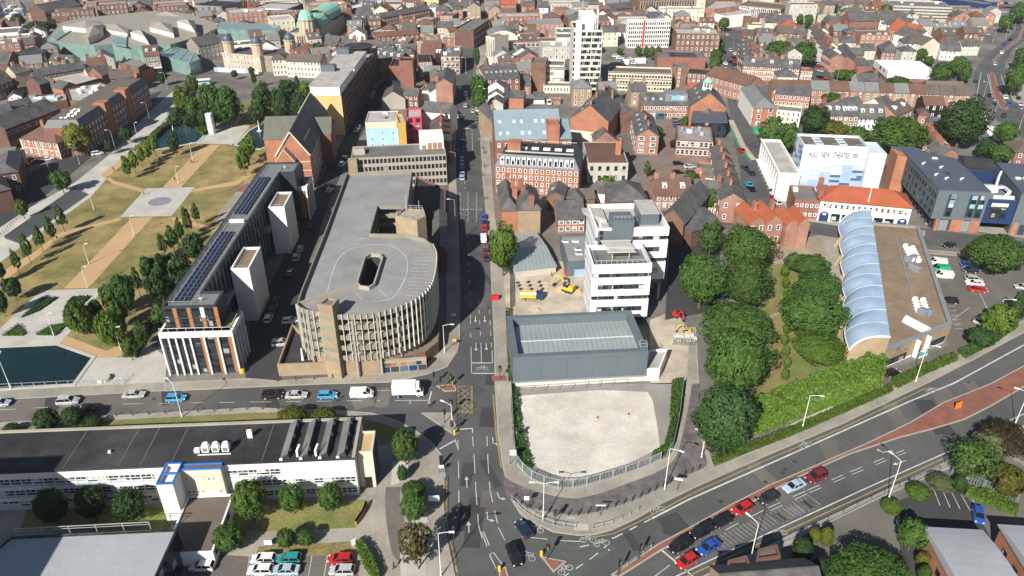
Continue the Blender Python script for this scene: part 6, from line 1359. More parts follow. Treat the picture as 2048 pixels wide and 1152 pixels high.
B('brick_shop','orange brick shop with a slate roof behind the white corner houses',(1895,83),(1923,83),8,h=5,wall='brick_orange',roof='gx',win='F',rows=2)
rowback('white_terrace_house',['cream nearest house of the white diagonal terrace','pale second house of the white diagonal terrace','slate roofed middle house of the white terrace','white fourth house of the diagonal terrace with skylights','white farthest house of the diagonal terrace'],(1846,90),(1880,88),(1792,36),(1818,30),5,8.5,'houses of the white diagonal terrace',['render_cream','render_white','brick_orange','render_white','render_white'],['slate_brown','slate','tile_red','slate','slate'],win='L')
B('brick_shed','long orange brick shed with a pale metal roof below the beige block',(1885,53),(1976,54),14,base=66,wall='brick_orange',roof='gx',rmat='felt_light',rh=2,win='')
B('slate_shed','long low slate shed row in front of the orange brick shed',(1885,70),(1971,70),11,h=4.5,wall='brick_brown',roof='gx',rmat='slate_brown',win='F',rows=1,sky_=5)
B('beige_block','tall blank beige block beside the navy sign building',(1909,18),(1971,18),14,base=40,wall='brick_buff',win='')
fr=B('sign_building','navy clad showroom with a bright blue vertical sign at the top right',(1971,9),(1996,6),40,base=38,wall='clad_navy',rmat='felt_grey',win='');mb=MB();mb.box(2.2,-.3,3,fr.W-1.5,-.02,fr.h-1.5);put(mb,'sign_panel','blue',fr.e);mb=MB()  # bright blue is the sign panel's own colour
for k in range(8):mb.box(3.2,-.36,4+k*(fr.h-7)/8,fr.W-2.6,-.3,4+(k+.62)*(fr.h-7)/8)
put(mb,'sign_glyphs','panel_white',fr.e)
fr=B('scaffolded_building','wide grey building wrapped in scaffolding along the top edge',(1788,11),(1905,15),26,base=43,wall='render_grey',rmat='felt_grey',win='',clutter=4);mb=MB();h=fr.h
for k in range(int(fr.W/2.4)):mb.bar((k*2.4,-1.3,0),(k*2.4,-1.3,h+1),.13);mb.bar((k*2.4,-.2,0),(k*2.4,-.2,h+1),.1)
for f in range(int(h/2)):mb.box(0,-1.4,f*2+1.8,fr.W,-.15,f*2+1.9);mb.bar((0,-1.35,f*2+2.8),(fr.W,-1.35,f*2+2.8),.1)
put(mb,'scaffolding','galv',fr.e)['kind']='stuff'
B('arcaded_store','curved brick store with rows of white arched openings at the top',(1648,11),(1767,8),24,base=29,wall='brick_pink',rmat='felt_grey',win='F',rows=3,cols=22,ws=(2.2,2.6))
B('windowed_store','long buff store with a row of tall white windows at the top',(1477,10),(1562,18),26,base=31,wall='brick_buff',rmat='felt_brown',win='F',rows=1,cols=22,ws=(1.4,4.2))
B('windowed_store','brown brick store with white window columns beside two dark conifers',(1586,18),(1643,13),26,base=34,wall='brick_brown',rmat='felt_brown',win='F',rows=1,cols=14,ws=(1.4,4.2))
B('green_roofed_hall','cream hall under a pale green roof at the top of the side street',(1649,37),(1686,35),12,base=47,wall='render_cream',roof='gx',rmat='copper_green',rh=1.6,win='F',rows=1,cols=9)
fr=B('brick_church','red brick church with five tall pale windows and a slate roof',(1706.6,57.5),(1756,59.5),22,base=82,wall='brick_red',roof='gx',rh=4,win='F',rows=1,cols=5,ws=(1.7,5.5),zf=1.4)
B('brick_church_hall','taller slate roofed hall directly behind the red brick church',(1700,42),(1760,42),14,h=12,wall='brick_red',roof='gx',win='')
B('red_factory','red brick works with a long slate gable above the green wasteland',(1671,125),(1714,128),36,base=143,wall='brick_red',roof='gy',rh=3.4,win='')
B('red_factory','lower red brick lean to right of the works gable',(1714.5,131),(1739,131),15,h=4.5,wall='brick_red',roof='gx',rh=2,win='')
B('cream_block','yellow cream block with few windows behind the red works',(1725,101),(1752,100),9,base=120,wall='render_cream',roof='gx',win='F',rows=3,cols=3)
B('slate_range','low slate range between the red works and the cream block',(1690,108),(1728,110),9,h=5,wall='brick_brown',roof='gx',win='')
rowback('side_street_house',['pale nearest house along the side street by the works','white second house along the side street','cream third house along the side street','brick fourth house along the side street','brown fifth house along the side street','farthest house along the side street'],(1663,116),(1690,116),(1628,56),(1652,56),6,7.5,'houses on the right of the side street',['brick_pink','render_white','render_cream','brick_brown'],['slate','slate_brown','tile_brown','slate'],win='L')
fr=B('ornate_school','ornate orange brick school with white stone bands and slate gables',(1487,131),(1600,137),10,base=160,wall='brick_orange',roof='gx',win='F',rows=3,cols=14,band=(.33,.66,.98),trim='render_white',chim=((.2,.5),(.4,.5),(.68,.5)),dorm=3,rh=3.4)
B('school_wing','small flat roofed orange wing at the right end of the ornate school',(1600.5,141),(1626,142),8,base=161,wall='brick_orange',win='F',rows=2,cols=4,band=(.5,),trim='render_white')
B('white_house','white house with two chimneys between the street trees',(1576,86),(1600,87),8,base=98,wall='render_white',roof='gx',win='F',rows=2,chim=((.0,.5),(1,.5)))
B('slate_row','long slate roofed brick row above the two dark street trees',(1487,71),(1601,69),9,base=80,wall='brick_red',roof='gx',win='F',rows=2,cols=14)
B('orange_tiled_house','orange tiled hipped house near the conifers',(1559,52),(1595,54),10,h=6,wall='brick_red',roof='hip',rmat='tile_red',win='F')
B('brick_range','long brick range with white windows below the tall windowed store',(1520,35),(1568,36),8,base=46,wall='brick_pink',roof='gx',win='F',rows=2,cols=9)
B('cream_flat_block','cream flat roofed block beside the ruined looking brick stack',(1497,50),(1536,51),10,base=60,wall='render_cream',win='')
B('brick_stack','tall brown brick stack tower at the head of the right hand street',(1491,34),(1504,34),5,base=56,wall='brick_brown',win='')
rowback('street_terrace_house',['slate nearest house of the chimney terrace by the ornate school','slate second house of that chimney terrace','slate third house of that chimney terrace','slate farthest house of that chimney terrace'],(1489,121),(1522,121),(1487,83),(1516,83),4,8,'chimney terrace at the upper right of the right hand street',['brick_brown','brick_red'],['slate','slate'],win='L',sky_=2)
# --- top centre
fr=B('tower_block','white concrete tower block with ribbon windows and a roof plant room',(1148.5,60),(1205.7,60),(1221,42),base=190,wall='concrete_pale',win='',rmat='felt_dark');e,W,D,h=fr.e,fr.W,fr.D,fr.h
mb=MB();mb.box(W*.05,-.5,0,W*.26,.02,h+4.5);mb.box(0,-.3,0,W*.05,.05,h+1);put(mb,'stair_shaft','render_white',e)
st=h/11.3
for f in range(11):
 for k in range(2):
  u0_=W*.27+k*W*.365;z=.9+f*st
  for q in range(5):link('window',win_mesh(round(W*.34/5-.02,2),1.95,'plain' if(f*3+q+k)%4 else 'office'),e,(u0_+(q+.5)*W*.34/5,0,z))
 for k in range(7):link('window',win_mesh(1.7,1.7,'plain'),e,(W,D*(k+.5)/7,.9+f*st),pi/2)
 link('window',win_mesh(.7,1.8,'plain'),e,(W*.025,-.3,.9+f*st))
mb=MB()
for f in range(12):mb.box(W*.265,-.22,f*st-.12,W,.0,f*st+.28)
put(mb,'spandrel','concrete_pale',e);mb=MB()
mb.box(W*.25,3,h-.6,W*.78,D-2,h+5.5);mb.box(W*.6,1.5,h-.6,W*.7,3,h+3.5);put(mb,'plant_room','render_white',e);mb=MB()
mb.box(W*.8,4,h-.6,W*.86,6,h+8.5);mb.cyl(W*.3,5,h+5.4,h+13,.12,6);put(mb,'flue','concrete_pale',e)
B('tower_annex','dark brown brick stair block left of the white tower',(1062,124),(1092,125),11,base=180,wall='brick_brown',win='')
B('tower_annex','pale grey slab with glazed floors between the brown stair block and tower',(1094,130),(1128,131),12,base=176,wall='concrete_pale',win='F',rows=4,cols=9,style='office',ws=(1.4,2.0))
B('tower_annex','low cream entrance range at the foot of the white tower',(1087,171),(1145,172),8,base=186,wall='render_cream',win='F',rows=1,cols=9)
fr=B('college_slab','long cream slab on stilts running right from the white tower',(1217,143),(1345,147),12,base=180,wall='render_cream',rmat='felt_brown',win='F',rows=3,cols=22,ws=(1.0,1.0),style='plain');mb=MB()
for f in(.35,.64,.97):mb.box(0,-.15,fr.h*f-.2,fr.W,.02,fr.h*f+.2)
put(mb,'slab_edge','felt_brown',fr.e)
B('brick_lift_tower','brown brick lift tower with a pale window strip on the cream slab',(1345,133),(1375,134.5),9,base=176,wall='brick_brown',win='F',rows=5,cols=1)
B('college_slab_end','brown and cream end block right of the brick lift tower',(1375.5,146),(1431,150),12,base=178,wall='brick_brown',rmat='felt_dark',win='F',rows=3,cols=6)
fr=B('sports_centre','red brick sports centre with solar panels on its flat roof',(1315,114),(1412,116),(1326,99.5),base=138,wall='brick_red',rmat='felt_grey',win='')
for k in range(10):
 for j in range(3):boxpart('solar_panel',fr.roof,8+k*(fr.W-12)/10,2.5+j*(fr.D-4)/3,fr.h-.6,2.2,2.6,.3,'solar')
fr=B('student_block','white faceted student block with slit windows and one red stripe',(1258,43),(1342,42),(1370,37),base=96,wall='render_white',rmat='felt_light',win='F',rows=6,cols=20,ws=(.8,1.9),style='plain',clutter=3)
windows(fr.e,fr,fr.W,fr.D,fr.h,'R',6,8,.9,1.9,'plain');mb=MB();mb.box(fr.W*.35,-.5,0,fr.W*.385,.0,fr.h+.6);put(mb,'red_stripe','red',fr.e);mb=MB()
for k in range(7):mb.box(fr.W,2+k*1.7,1.5+(k%3),fr.W+.1,2.5+k*1.7,7+(k*5)%6)
put(mb,'red_panels','red',fr.e)['kind']='stuff'
fr=B('finned_office','brown office with tall pale concrete fins at the top centre',(1281,4),(1389,1),26,base=34,wall='brick_brown',win='F',rows=4,cols=24,style='plain');mb=MB()
for k in range(22):u=k*fr.W/21;mb.box(u-.2,-1.0,0,u+.2,0,fr.h+.8)
put(mb,'fins','concrete',fr.e)['kind']='stuff'
fr=B('brick_faced_store','brick faced department store with white framed windows above the street trees',(989.6,85),(1080,83),(1108,64),base=122,wall='brick_pink',rmat='felt_brown',win='F',rows=3,cols=10,ws=(2.4,2.0),clutter=8)
mb=MB();n=8;r0=fr.W*.33;c=(fr.W*.22,fr.D*.55)
for k in range(n):
 a0,a1=-1+2*k/n,-1+2*(k+1)/n;z=lambda a:fr.h+1.2+3.4*(1-a*a)
 mb.face([(c[0]+r0*a0,c[1]-5,z(a0)),(c[0]+r0*a1,c[1]-5,z(a1)),(c[0]+r0*a1,c[1]+12,z(a1)),(c[0]+r0*a0,c[1]+12,z(a0))],0);mb.face([(c[0]+r0*a0,c[1]-5,fr.h-.7),(c[0]+r0*a1,c[1]-5,fr.h-.7),(c[0]+r0*a1,c[1]-5,z(a1)),(c[0]+r0*a0,c[1]-5,z(a0))],1)
put(mb,'vaulted_roof',['tile_grey','concrete_pale'],fr.e)
B('deco_shaft','white art deco stair shaft with tall slits on the street corner',(971.4,72),(989,75),12,base=130,wall='render_cream',win='F',rows=1,cols=4,ws=(.5,11),style='plain')
B('concrete_block','blank pinkish concrete block left of the white tower',(1113,75),(1147,75),14,base=126,wall='concrete_pale',win='F',rows=4,cols=3,ws=(1.2,.8),style='plain')
B('white_low_house','low white house with a brown slate roof right of the white tower',(1227,63),(1258,65),12,base=80,wall='render_white',roof='gx',rmat='slate_brown',win='F',rows=2)
B('red_mall_block','large orange brick box of the shopping arcade at top centre',(1117,20),(1144,19),14,base=42,wall='brick_orange',win='')
B('red_mall_block','smaller orange brick box in front of the larger arcade box',(1099,32),(1120,33),12,base=48,wall='brick_orange',win='')
B('red_mall_block','low brick arcade with pale glazed roofs left of the orange boxes',(1028,37),(1096,38),22,base=46,wall='brick_orange',rmat='metal_pale',win='',clutter=6)
B('brown_office','wide brown office with two window rows at the top edge',(1077,4),(1148,6),12,base=22,wall='brick_buff',win='F',rows=2,cols=18)
B('white_far_box','distant white box above a brick base at the top edge',(1207,3),(1260,5),20,base=13,wall='render_white',win='')
B('slate_roofed_shops','slate roofed brick shop row behind the white tower to the right',(1200,33),(1240,31),22,base=43,wall='brick_orange',roof='gx',win='',rh=3)
B('slate_roofed_shops','long grey roofed shop row in front of the distant white box',(1225,20),(1272,14),14,h=6,wall='brick_red',roof='gx',win='',rh=3)
B('octagonal_lodge','small white lodge with a dark roof left of the finned office',(1256,32),(1279,33),9,base=42,wall='render_white',roof='hip',rmat='felt_dark',win='')
PB('supermarket','low white angular supermarket with a pale flat roof at the top',[(1423,25),(1450,32),(1502,27),(1500,19),(1470,13),(1430,15)],8,'render_white','felt_light')
PB('supermarket','brick and white upper storey behind the white supermarket',[(1411,15),(1428,18),(1478,11),(1470,3),(1430,2)],11,'brick_pink','felt_light')
B('white_terrace','white stucco terrace with small windows beside the right hand street',(1375,65),(1409,69),10,base=91,wall='render_white',roof='gx',rmat='slate_brown',win='F',rows=3,cols=5)
B('orange_flat_house','orange brick flat roofed house joined to the white stucco terrace',(1409.5,70),(1441,72),9,base=91,wall='brick_orange',win='F',rows=2,cols=3)
B('brown_flat_store','brown roofed store behind the white stucco terrace',(1382,50),(1444,47),11,base=66,wall='brick_pink',rmat='tile_brown',win='F',rows=1,cols=8)
# --- left of the central street
B('slate_range','dark slate roofed range between the car park and the central street',(866,500),(893,499),(892,425),h=7,wall='brick_dark',roof='gy',win='')
PB('dark_store','dark flat roofed store behind the car park lift tower',[(832,352),(891,376),(890,424),(852,424),(822,408)],6,'brick_brown','felt_dark')
fr=B('concrete_office','long weathered concrete office with rows of dark windows behind the car park',(702,317),(892,308),12.4,h=11.4,wall='concrete',rmat='felt_grey',win='',par=.3)
windows(fr.e,fr,fr.W,fr.D,fr.h,'F',4,24,.95,1.55,'plain',z_first=1.0,z_step=2.75);windows(fr.e,fr,fr.W,fr.D,fr.h,'R',4,7,1.0,1.5,'plain')
mb=MB();mb.box(fr.W*.73,fr.D*.55,fr.h-.3,fr.W*.99,fr.D+3,fr.h+4.0);gb=put(mb,'rear_gable','render_white',fr.e)
for k in range(4):mb=MB();u=fr.W*.76+k*fr.W*.055+(0 if k else-.2);mb.box(u,fr.D*.55-.06,fr.h-.2,u+fr.W*.045,fr.D*.55,fr.h+(1.2 if k==0 else 2.0));put(mb,'pink_panel','brick_pink',gb)
boxpart('lift_house',fr.roof,2.6,6,fr.h-.3,4,3.5,1.8,'concrete')
mb=MB();mb.box(-1.0,-2.5,0,2.0,-.02,fr.h+.2);put(mb,'brick_corner','brick_buff',fr.e)
fr=B('flats','pale blue fronted flats behind the long concrete office',(732,259),(796,257.5),1.2,base=297,wall='render_blue',rmat='felt_light',win='F',rows=3,cols=3,par=.2,ws=(.9,1.2))
B('flats','cream upper block of the flats stepping up behind the blue front',(730,245),(793,243.5),15,h=fr.h+1.8,wall='render_cream',rmat='felt_light',win='',par=.3,clutter=2)
B('flats','slim ochre block between the cream and pink flats',(797,246),(811,245),12,h=11,wall='render_ochre',rmat='felt_light',win='')
B('flats','deep pink fronted flats with glazed balconies near the central street',(812,234),(843,233),12,base=287,wall='render_pink',rmat='felt_light',win='F',rows=4,cols=2,ws=(1.8,1.9),style='dark')
B('white_walled_house','slate house with a blank white side wall behind the pink flats',(843,222),(899,227),9,base=266,wall='render_white',roof='gx',win='',rh=3)
rowback('brick_terrace_house',['red brick nearest terrace house with stacked chimneys beside the white gable','red brick second terrace house with chimneys on the central street','red brick third terrace house with chimneys on the central street','red brick farthest terrace house with chimneys on the central street'],(858,289),(900,289),(862,240),(899,240),4,7.5,'chimneyed terrace houses on the left of the central street',['brick_red','brick_orange'],['slate','tile_brown'],win='R')
B('beige_gable','blank beige rendered gable with a slate roof above the blue flats',(763,198),(810,197),13,base=219,wall='concrete',roof='gy',win='')
B('brown_brick_house','brown brick house with a dark mansard and square windows',(807,191),(836,192),8,base=215,wall='brick_brown',roof='gx',win='F',rows=2,cols=3)
B('twin_gable','left white gable of the cream twin gabled building',(860,185),(882,184),14,base=213,wall='render_white',roof='gy',win='')
B('twin_gable','right white gable of the cream twin gabled building by the street',(882.3,184),(905,183),14,base=213,wall='render_white',roof='gy',win='R')
B('slate_warehouse','slate gabled warehouse behind the twin white gables',(871,168),(905,168),22,h=10.5,wall='brick_pink',roof='gy',win='R',chim=((.1,.1),))
B('white_workshop','low white workshop with a black roof below the red brick block',(772,173),(823,173),10,base=187,wall='render_white',roof='gx',rmat='felt_dark',rh=1.4,win='')
B('cream_flat_house','cream flat roofed house with chimneys left of the twin gables',(838,181),(861,182),10,base=203,wall='render_cream',win='',chim=((.2,.9),(.8,.9)))
B('slate_gabled_house','small gabled house between the red brick block and the warehouse',(866,155),(890,153),10,h=8,wall='brick_pink',roof='gy',rmat='tile_green',win='')
B('red_brick_block','tall windowless red brick block with a dark roof and white roof door',(778,132),(823,132),18,base=170,wall='brick_red',rmat='felt_dark',win='')
B('red_brick_block','red brick roof house standing on the tall windowless block',(798,121),(825,121),8,h=17.5,wall='brick_red',rmat='felt_dark',win='')
B('red_brick_wing','red brick wing with rows of small windows right of the windowless block',(837,124),(864,123),20,base=156,wall='brick_red',rmat='felt_dark',win='F',rows=4,cols=6)
B('brick_store','flat roofed brick store with big white windows and a tall stack',(776,86),(815,87),16,base=106,wall='brick_brown',rmat='felt_grey',win='F',rows=2,cols=7,ws=(1.7,1.7),clutter=3)
B('brick_store','square pink brick store right of the one with big white windows',(830,82),(861,83),14,base=108,wall='brick_pink',rmat='felt_grey',win='F',rows=3,cols=5)
B('brick_store','narrow tall brick store with a dark shaded side',(861.5,75),(877,73),14,base=106,wall='brick_buff',win='F',rows=4,cols=2)
B('brick_store','low brick store row behind the narrow tall one',(880,78),(915,76),16,base=95,wall='brick_orange',win='F',rows=2,clutter=4)
B('corner_shops','brick corner shops with tall white bay windows where the streets meet',(882,112),(919,112),26,base=149,wall='brick_pink',rmat='felt_grey',win='FR',rows=3,cols=4,ws=(2.2,2.8),clutter=5)
B('red_arcade','bright red brick arcade with white trimmed gables',(731,112),(800,121),10,base=140,wall='brick_red',roof='gx',win='F',rows=2,cols=10,dorm=5,band=(.5,),trim='render_white')
B('small_cream_shop','small buff shop with a blue front below the red arcade',(733,130),(760,133),9,base=154,wall='brick_buff',roof='gx',win='F',rows=2,cols=3,shop='blue')
B('long_dark_range','long dark brick range with a pale roof running up to the right',(767,66),(879,35),13,base=79,wall='brick_dark',rmat='felt_light',win='F',rows=3,cols=22)
B('brick_department_store','pink brick department store behind the long dark range',(880,31),(905,32),16,base=54,wall='brick_pink',win='F',rows=3,cols=4)
B('brick_department_store','brick store with a white window band right of the pink one',(915,41),(944,43),14,base=54,wall='brick_pink',win='F',rows=1,cols=6,clutter=3)
B('dark_corner_store','dark walled store on the bend at the far end of the central street',(947,60),(979,39),12,h=11,wall='brick_dark',rmat='felt_grey',win='F',rows=3,cols=8)
B('brown_roofed_row','curving brown tiled roof row in front of the long dark range',(752,74),(838,68),7,h=7,wall='brick_brown',roof='gx',rmat='tile_brown',win='F',rows=2)
B('brown_roofed_row','brown tiled roof row right of the two round street trees',(898,64),(948,58),7,h=8,wall='stone',roof='gx',rmat='tile_brown',win='F',rows=2,cols=10)
B('dormered_corner','pale corner building with a row of white dormers beside the city hall',(700,81),(752,82),9,base=88,wall='stone',roof='gx',rmat='slate_brown',win='F',rows=1,dorm=7)
B('tan_hotel','tan brick hotel block cut by the top edge of the picture',(824,-26),(876,-22),20,base=22,wall='brick_yellow',win='F',rows=6,cols=9,ws=(1.6,1.3))
B('brown_tower','brown tower block cut by the top edge with a pale stripe',(634,-16),(658,-14),20,base=28,wall='brick_buff',win='R',rows=8)
B('blue_roofed_sheds','long blue grey roofed shed at the top edge beside the brown tower',(710,16),(778,2),18,base=26,wall='metal_grey',rmat='metal_pale',win='F',rows=2,cols=14)
B('terrace_row','row of slate houses with a white church turret near the top',(765,36),(860,18),8,h=7,wall='brick_pink',roof='gx',win='F',rows=2,chim=((.2,.5),(.5,.5),(.8,.5)))
B('white_turret','slender white stone turret above the slate house row',(787,30),(796,30),4,base=48,wall='render_white',roof='hip',rh=3,rmat='render_white',win='')
# --- yellow ended apartment slab
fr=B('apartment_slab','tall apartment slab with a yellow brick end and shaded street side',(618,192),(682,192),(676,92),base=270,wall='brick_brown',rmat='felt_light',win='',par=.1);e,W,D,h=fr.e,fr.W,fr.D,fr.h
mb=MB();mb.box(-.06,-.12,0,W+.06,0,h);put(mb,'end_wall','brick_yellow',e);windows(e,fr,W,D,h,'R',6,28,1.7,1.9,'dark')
for v0_,v1_ in((1,D*.33),(D*.36,D*.68)):mb=MB();mb.prism(rectp(.5,v0_,W-.5,v1_),h-.1,h+3.6,0,1);mb.box(0,v0_-.4,h+3.6,W*.58,v1_,h+3.8,1);mb.box(W*.6,v0_-.4,h+3.6,W,v1_,h+3.95,1);pa=put(mb,'attic',['panel_white','felt_light'],e);boxpart('attic_plant',pa,W*.22,v1_-4,h+3.7,6,5,2.6,'clad_slate')
mb=MB();mb.cyl(W*.48,D*.84,h-.1,h+3,W*.5,20,0);mb.cyl(W*.48,D*.84,h+3,h+3.4,W*.56,20,1);put(mb,'drum_attic',['glass_dark','felt_dark'],e)
# --- red chapel-like hall with a steep slate roof
fr=B('steep_roofed_hall','red and orange brick hall with a steep slate roof and pale coped gables',(552,311),(619,309),(610,226),h=12.5,wall='brick_orange',roof='gy',rh=8.0,rmat='slate',win='R',rows=4,band=(.3,.55,.8),trim='render_cream');e,W,D,h=fr.e,fr.W,fr.D,fr.h
for v in(-.25,D):mb=MB();mb.bar((-.3,v,h-.2),(W/2,v,h+8.2),.6,.45);mb.bar((W+.3,v,h-.2),(W/2,v,h+8.2),.6,.45);put(mb,'gable_coping','render_cream',e)
mb=MB();mb.prism(rectp(W*.02,-3,W*.58,0),0,h-1.5);mb.face([(W*.02,-3,h-1.5),(W*.58,-3,h-1.5),(W*.3,-3,h+3)]);slope(mb,(W*.02,-3.1,h-1.5),(W*.02,0,h-1.5),(W*.3,0,h+3),(W*.3,-3.1,h+3),.2,1);slope(mb,(W*.58,-3.1,h-1.5),(W*.58,0,h-1.5),(W*.3,0,h+3),(W*.3,-3.1,h+3),.2,1);put(mb,'porch_gable',['brick_orange','render_cream'],e)
mb=MB();mb.prism(rectp(-8,D*.4,.5,D*.75),0,h-1);mb.face([(-8,D*.4,h-1),(-8,D*.75,h-1),(-8,D*.575,h+5)]);slope(mb,(-8.3,D*.4,h-1),(W*.45,D*.4,h-1),(W*.45,D*.575,h+5),(-8.3,D*.575,h+5),.2,1);slope(mb,(-8.3,D*.75,h-1),(W*.45,D*.75,h-1),(W*.45,D*.575,h+5),(-8.3,D*.575,h+5),.2,1);put(mb,'cross_wing',['brick_orange','tile_green'],e)
mb=MB();mb.prism(rectp(W-.5,D*.5,W+4,D*.75),0,h-1);slope(mb,(W*.5,D*.5,h-1),(W+4.3,D*.5,h-1),(W+4.3,D*.625,h+3.6),(W*.5,D*.625,h+3.6),.2,1);slope(mb,(W*.5,D*.75,h-1),(W+4.3,D*.75,h-1),(W+4.3,D*.625,h+3.6),(W*.5,D*.625,h+3.6),.2,1);mb.face([(W+4,D*.5,h-1),(W+4,D*.75,h-1),(W+4,D*.625,h+3.6)]);put(mb,'street_gable',['brick_red','tile_green'],e)
for k in range(8):u,v=W*.8,6+k*1.7;o=boxpart('skylight',fr.roof,u,v,fr.f(u,v)+.1,.8,.9,.2,'metal_pale',lid='blind');o.rotation_euler=(0,math.atan(8/(W/2)),0)
# --- civic buildings at top left
fr=B('city_hall','stone city hall with a green copper dome and green barrel roofs',(576,65),(629,66),62,base=94,wall='stone',rmat='felt_grey',win='FR',rows=2,cols=7,ws=(1.2,3));e,W,D,h=fr.e,fr.W,fr.D,fr.h
mb=MB();mb.cyl(W*.6,7,h-.5,h+6.5,4.6,12,0);mb.cyl(W*.6,7,h+6.5,h+7.2,5.2,12,0);mb.dome(W*.6,7,h+7.2,4.7,5.2,12,4,1);mb.cyl(W*.6,7,h+12.2,h+15,.7,8,0)
for k in range(12):a=k*tau/12;mb.cyl(W*.6+4.6*cos(a),7+4.6*sin(a),h,h+6.5,.4,5,0)
put(mb,'dome',['stone','copper_green'],e);mb=MB()
for k in range(6):mb.cyl(W*.32+k*W*.09,-.7,0,h-2,.5,8)
mb.box(W*.28,-1.3,h-2,W*.82,0,h-.8);mb.face([(W*.28,-1.3,h-.8),(W*.82,-1.3,h-.8),(W*.55,-1.3,h+2)]);put(mb,'portico','stone',e);mb=MB();n=8
for v0_,v1_,m_ in((14,D*.5,0),(D*.5,D-3,0)):
 for k in range(n):
  a0,a1=pi*k/n,pi*(k+1)/n;f_=lambda a:(W/2+W*.48*cos(a),h+6.5*sin(a)**.7+(1.5 if v0_>20 else 0))
  p0,p1=f_(a0),f_(a1);mb.face([(p0[0],v0_,p0[1]),(p0[0],v1_,p0[1]),(p1[0],v1_,p1[1]),(p1[0],v0_,p1[1])][::-1]);
 mb.face([(W/2+W*.48*cos(pi*k/n),v0_,h+6.5*sin(pi*k/n)**.7)for k in range(n+1)])
put(mb,'barrel_roof','copper_green',e)
fr=B('maritime_museum','cream stone museum with three domed corner towers on the square',(444,106),(519,112),17,base=139,wall='stone',rmat='slate',win='FR',rows=3,cols=11,ws=(1.0,2.0),par=.5);e,W,D,h=fr.e,fr.W,fr.D,fr.h
for u,v in((2.6,3),(W-2.6,2.6),(W+9,D-1)):
 mb=MB();mb.cyl(u,v,0,h+5.5,2.9,12,0);mb.cyl(u,v,h+5.5,h+6.1,3.3,12,0);mb.dome(u,v,h+6.1,2.9,3.6,12,4,1);mb.cyl(u,v,h+9.5,h+11.4,.35,6,0);put(mb,'domed_tower',['stone','metal_slate'],e)
mb=MB();mb.prism(rectp(W,3,W+9,D+3),0,h-.3,0,1);put(mb,'side_wing',['stone_dark','slate'],e);mb=MB();mb.box(-.3,-.35,h-.4,W+.3,0,h+.25);put(mb,'cornice','stone',e)
ho=empty('site_hoarding',(G(470,145).x,G(470,145).y,0),R(-12));tag(ho,'white and blue hoarding round the foot of the domed museum','hoarding')
for k in range(12):link('board',panel(2.2,2.3,.1,'panel_white' if k%4 else 'membrane_blue','board'),ho,(-12+k*2.25,-.12*(k-6)**2*.1,0))
B('cream_terrace','tall cream stucco end house of the cream terrace by the gardens',(543,119.5),(571,118.5),9,base=152,wall='render_cream',roof='hip',rmat='slate_brown',win='F',rows=3,cols=4)
B('cream_terrace','long three storey cream terrace between the museum and apartment slab',(571.3,122),(640,124.5),9,base=154,wall='render_cream',roof='gx',rmat='slate_brown',win='F',rows=3,cols=10,chim=((.15,.5),(.45,.5),(.9,.5)))
B('dark_stone_pub','dark slate roofed stone pub below the city hall front',(591,98),(623,100),9,base=115,wall='stone_dark',roof='hip',win='FL',rows=2,chim=((.2,.5),))
B('dark_stone_pub','small stone gabled building left of the dark stone pub',(570,97),(590,99),9,base=112,wall='stone',roof='gx',win='F',rows=2)
B('brick_shops','brick and white shop building beside the round tree at the slab end',(646,91),(672,93),14,base=112,wall='brick_pink',roof='gx',win='F',rows=2)
B('gothic_bank','grey stone gothic bank left of the domed museum',T2(840,530),T2(1110,480),12,base=122,wall='stone_dark',roof='gx',win='F',rows=3,cols=6,chim=((.3,.5),(.9,.5)))
# --- shopping mall
pe,pr,pp,ph,po=PB('shopping_mall','sprawling grey roofed shopping mall with green glass edges over the dock',[(94,78),(113,85),(188,92),(224,88),(256,92),(340,89),(404,71),(437,55),(432,46),(380,28),(300,22),(160,36),(122,44)],9.0,'mall_glass','mall_roof',par=.1)
def mpt(x,y,z):q=G(x,y,z);return(q.x-po[0],q.y-po[1])
for nm,px,z0_,z1_ in(('roof_block',[(122,44),(168,48),(205,40),(200,35),(160,36)],8.9,14),('roof_block',[(168,47),(173,67),(200,54),(205,40)],8.9,15),('roof_block',[(207,50),(252,58),(256,48),(228,38),(207,40)],8.9,13.5),('roof_block',[(258,55),(291,66),(297,80),(290,56),(275,48)],8.9,15),('roof_block',[(297,46),(345,58),(342,40),(300,34)],8.9,14),('roof_block',[(352,34),(386,44),(390,58),(388,33),(360,28)],8.9,15),('roof_terrace',[(305,24),(370,28),(350,20),(310,18)],8.9,11)):
 mb=MB();p=ccw([mpt(x,y,z1_)for x,y in px]);n=len(p);c=(sum(a[0]for a in p)/n,sum(a[1]for a in p)/n);mb.prism(p,z0_,z1_-2.5,0,top=False)
 for k in range(n):j=(k+1)%n;mb.face([(*p[k],z1_-2.5),(*p[j],z1_-2.5),(*c,z1_)],1)
 put(mb,nm,['concrete_pale','mall_roof'],pr)
for nm,px in(('glass_roof',[(100,72),(141,50),(147,55),(112,78)]),('glass_roof',[(224,80),(250,60),(254,62),(252,90),(226,86)])):mb=MB();mb.prism([mpt(x,y,10)for x,y in px],8.8,9.6);put(mb,nm,'mall_glass',pr)
mb=MB()
for k in range(9):mb.bar((*mpt(115+k*8.6,83+k*.9,6),0),(*mpt(115+k*8.6,83+k*.9,6),8.9),.35)
for z in(2.6,5.2):p=[mpt(113,86,z),mpt(188,93,z),mpt(224,89,z)];mb.bar((*p[0],z),(*p[1],z),.8,.5);mb.bar((*p[1],z),(*p[2],z),.8,.5)
put(mb,'balcony','concrete_pale',pe)
ge,gr,gp,gh,go=PB('glass_galleria','long green glass galleria roof running down from the mall to the square',[(252,92),(378,126),(400,118),(389,102),(305,83),(256,84)],7.0,'mall_glass','mall_glass',par=.05);mb=MB()
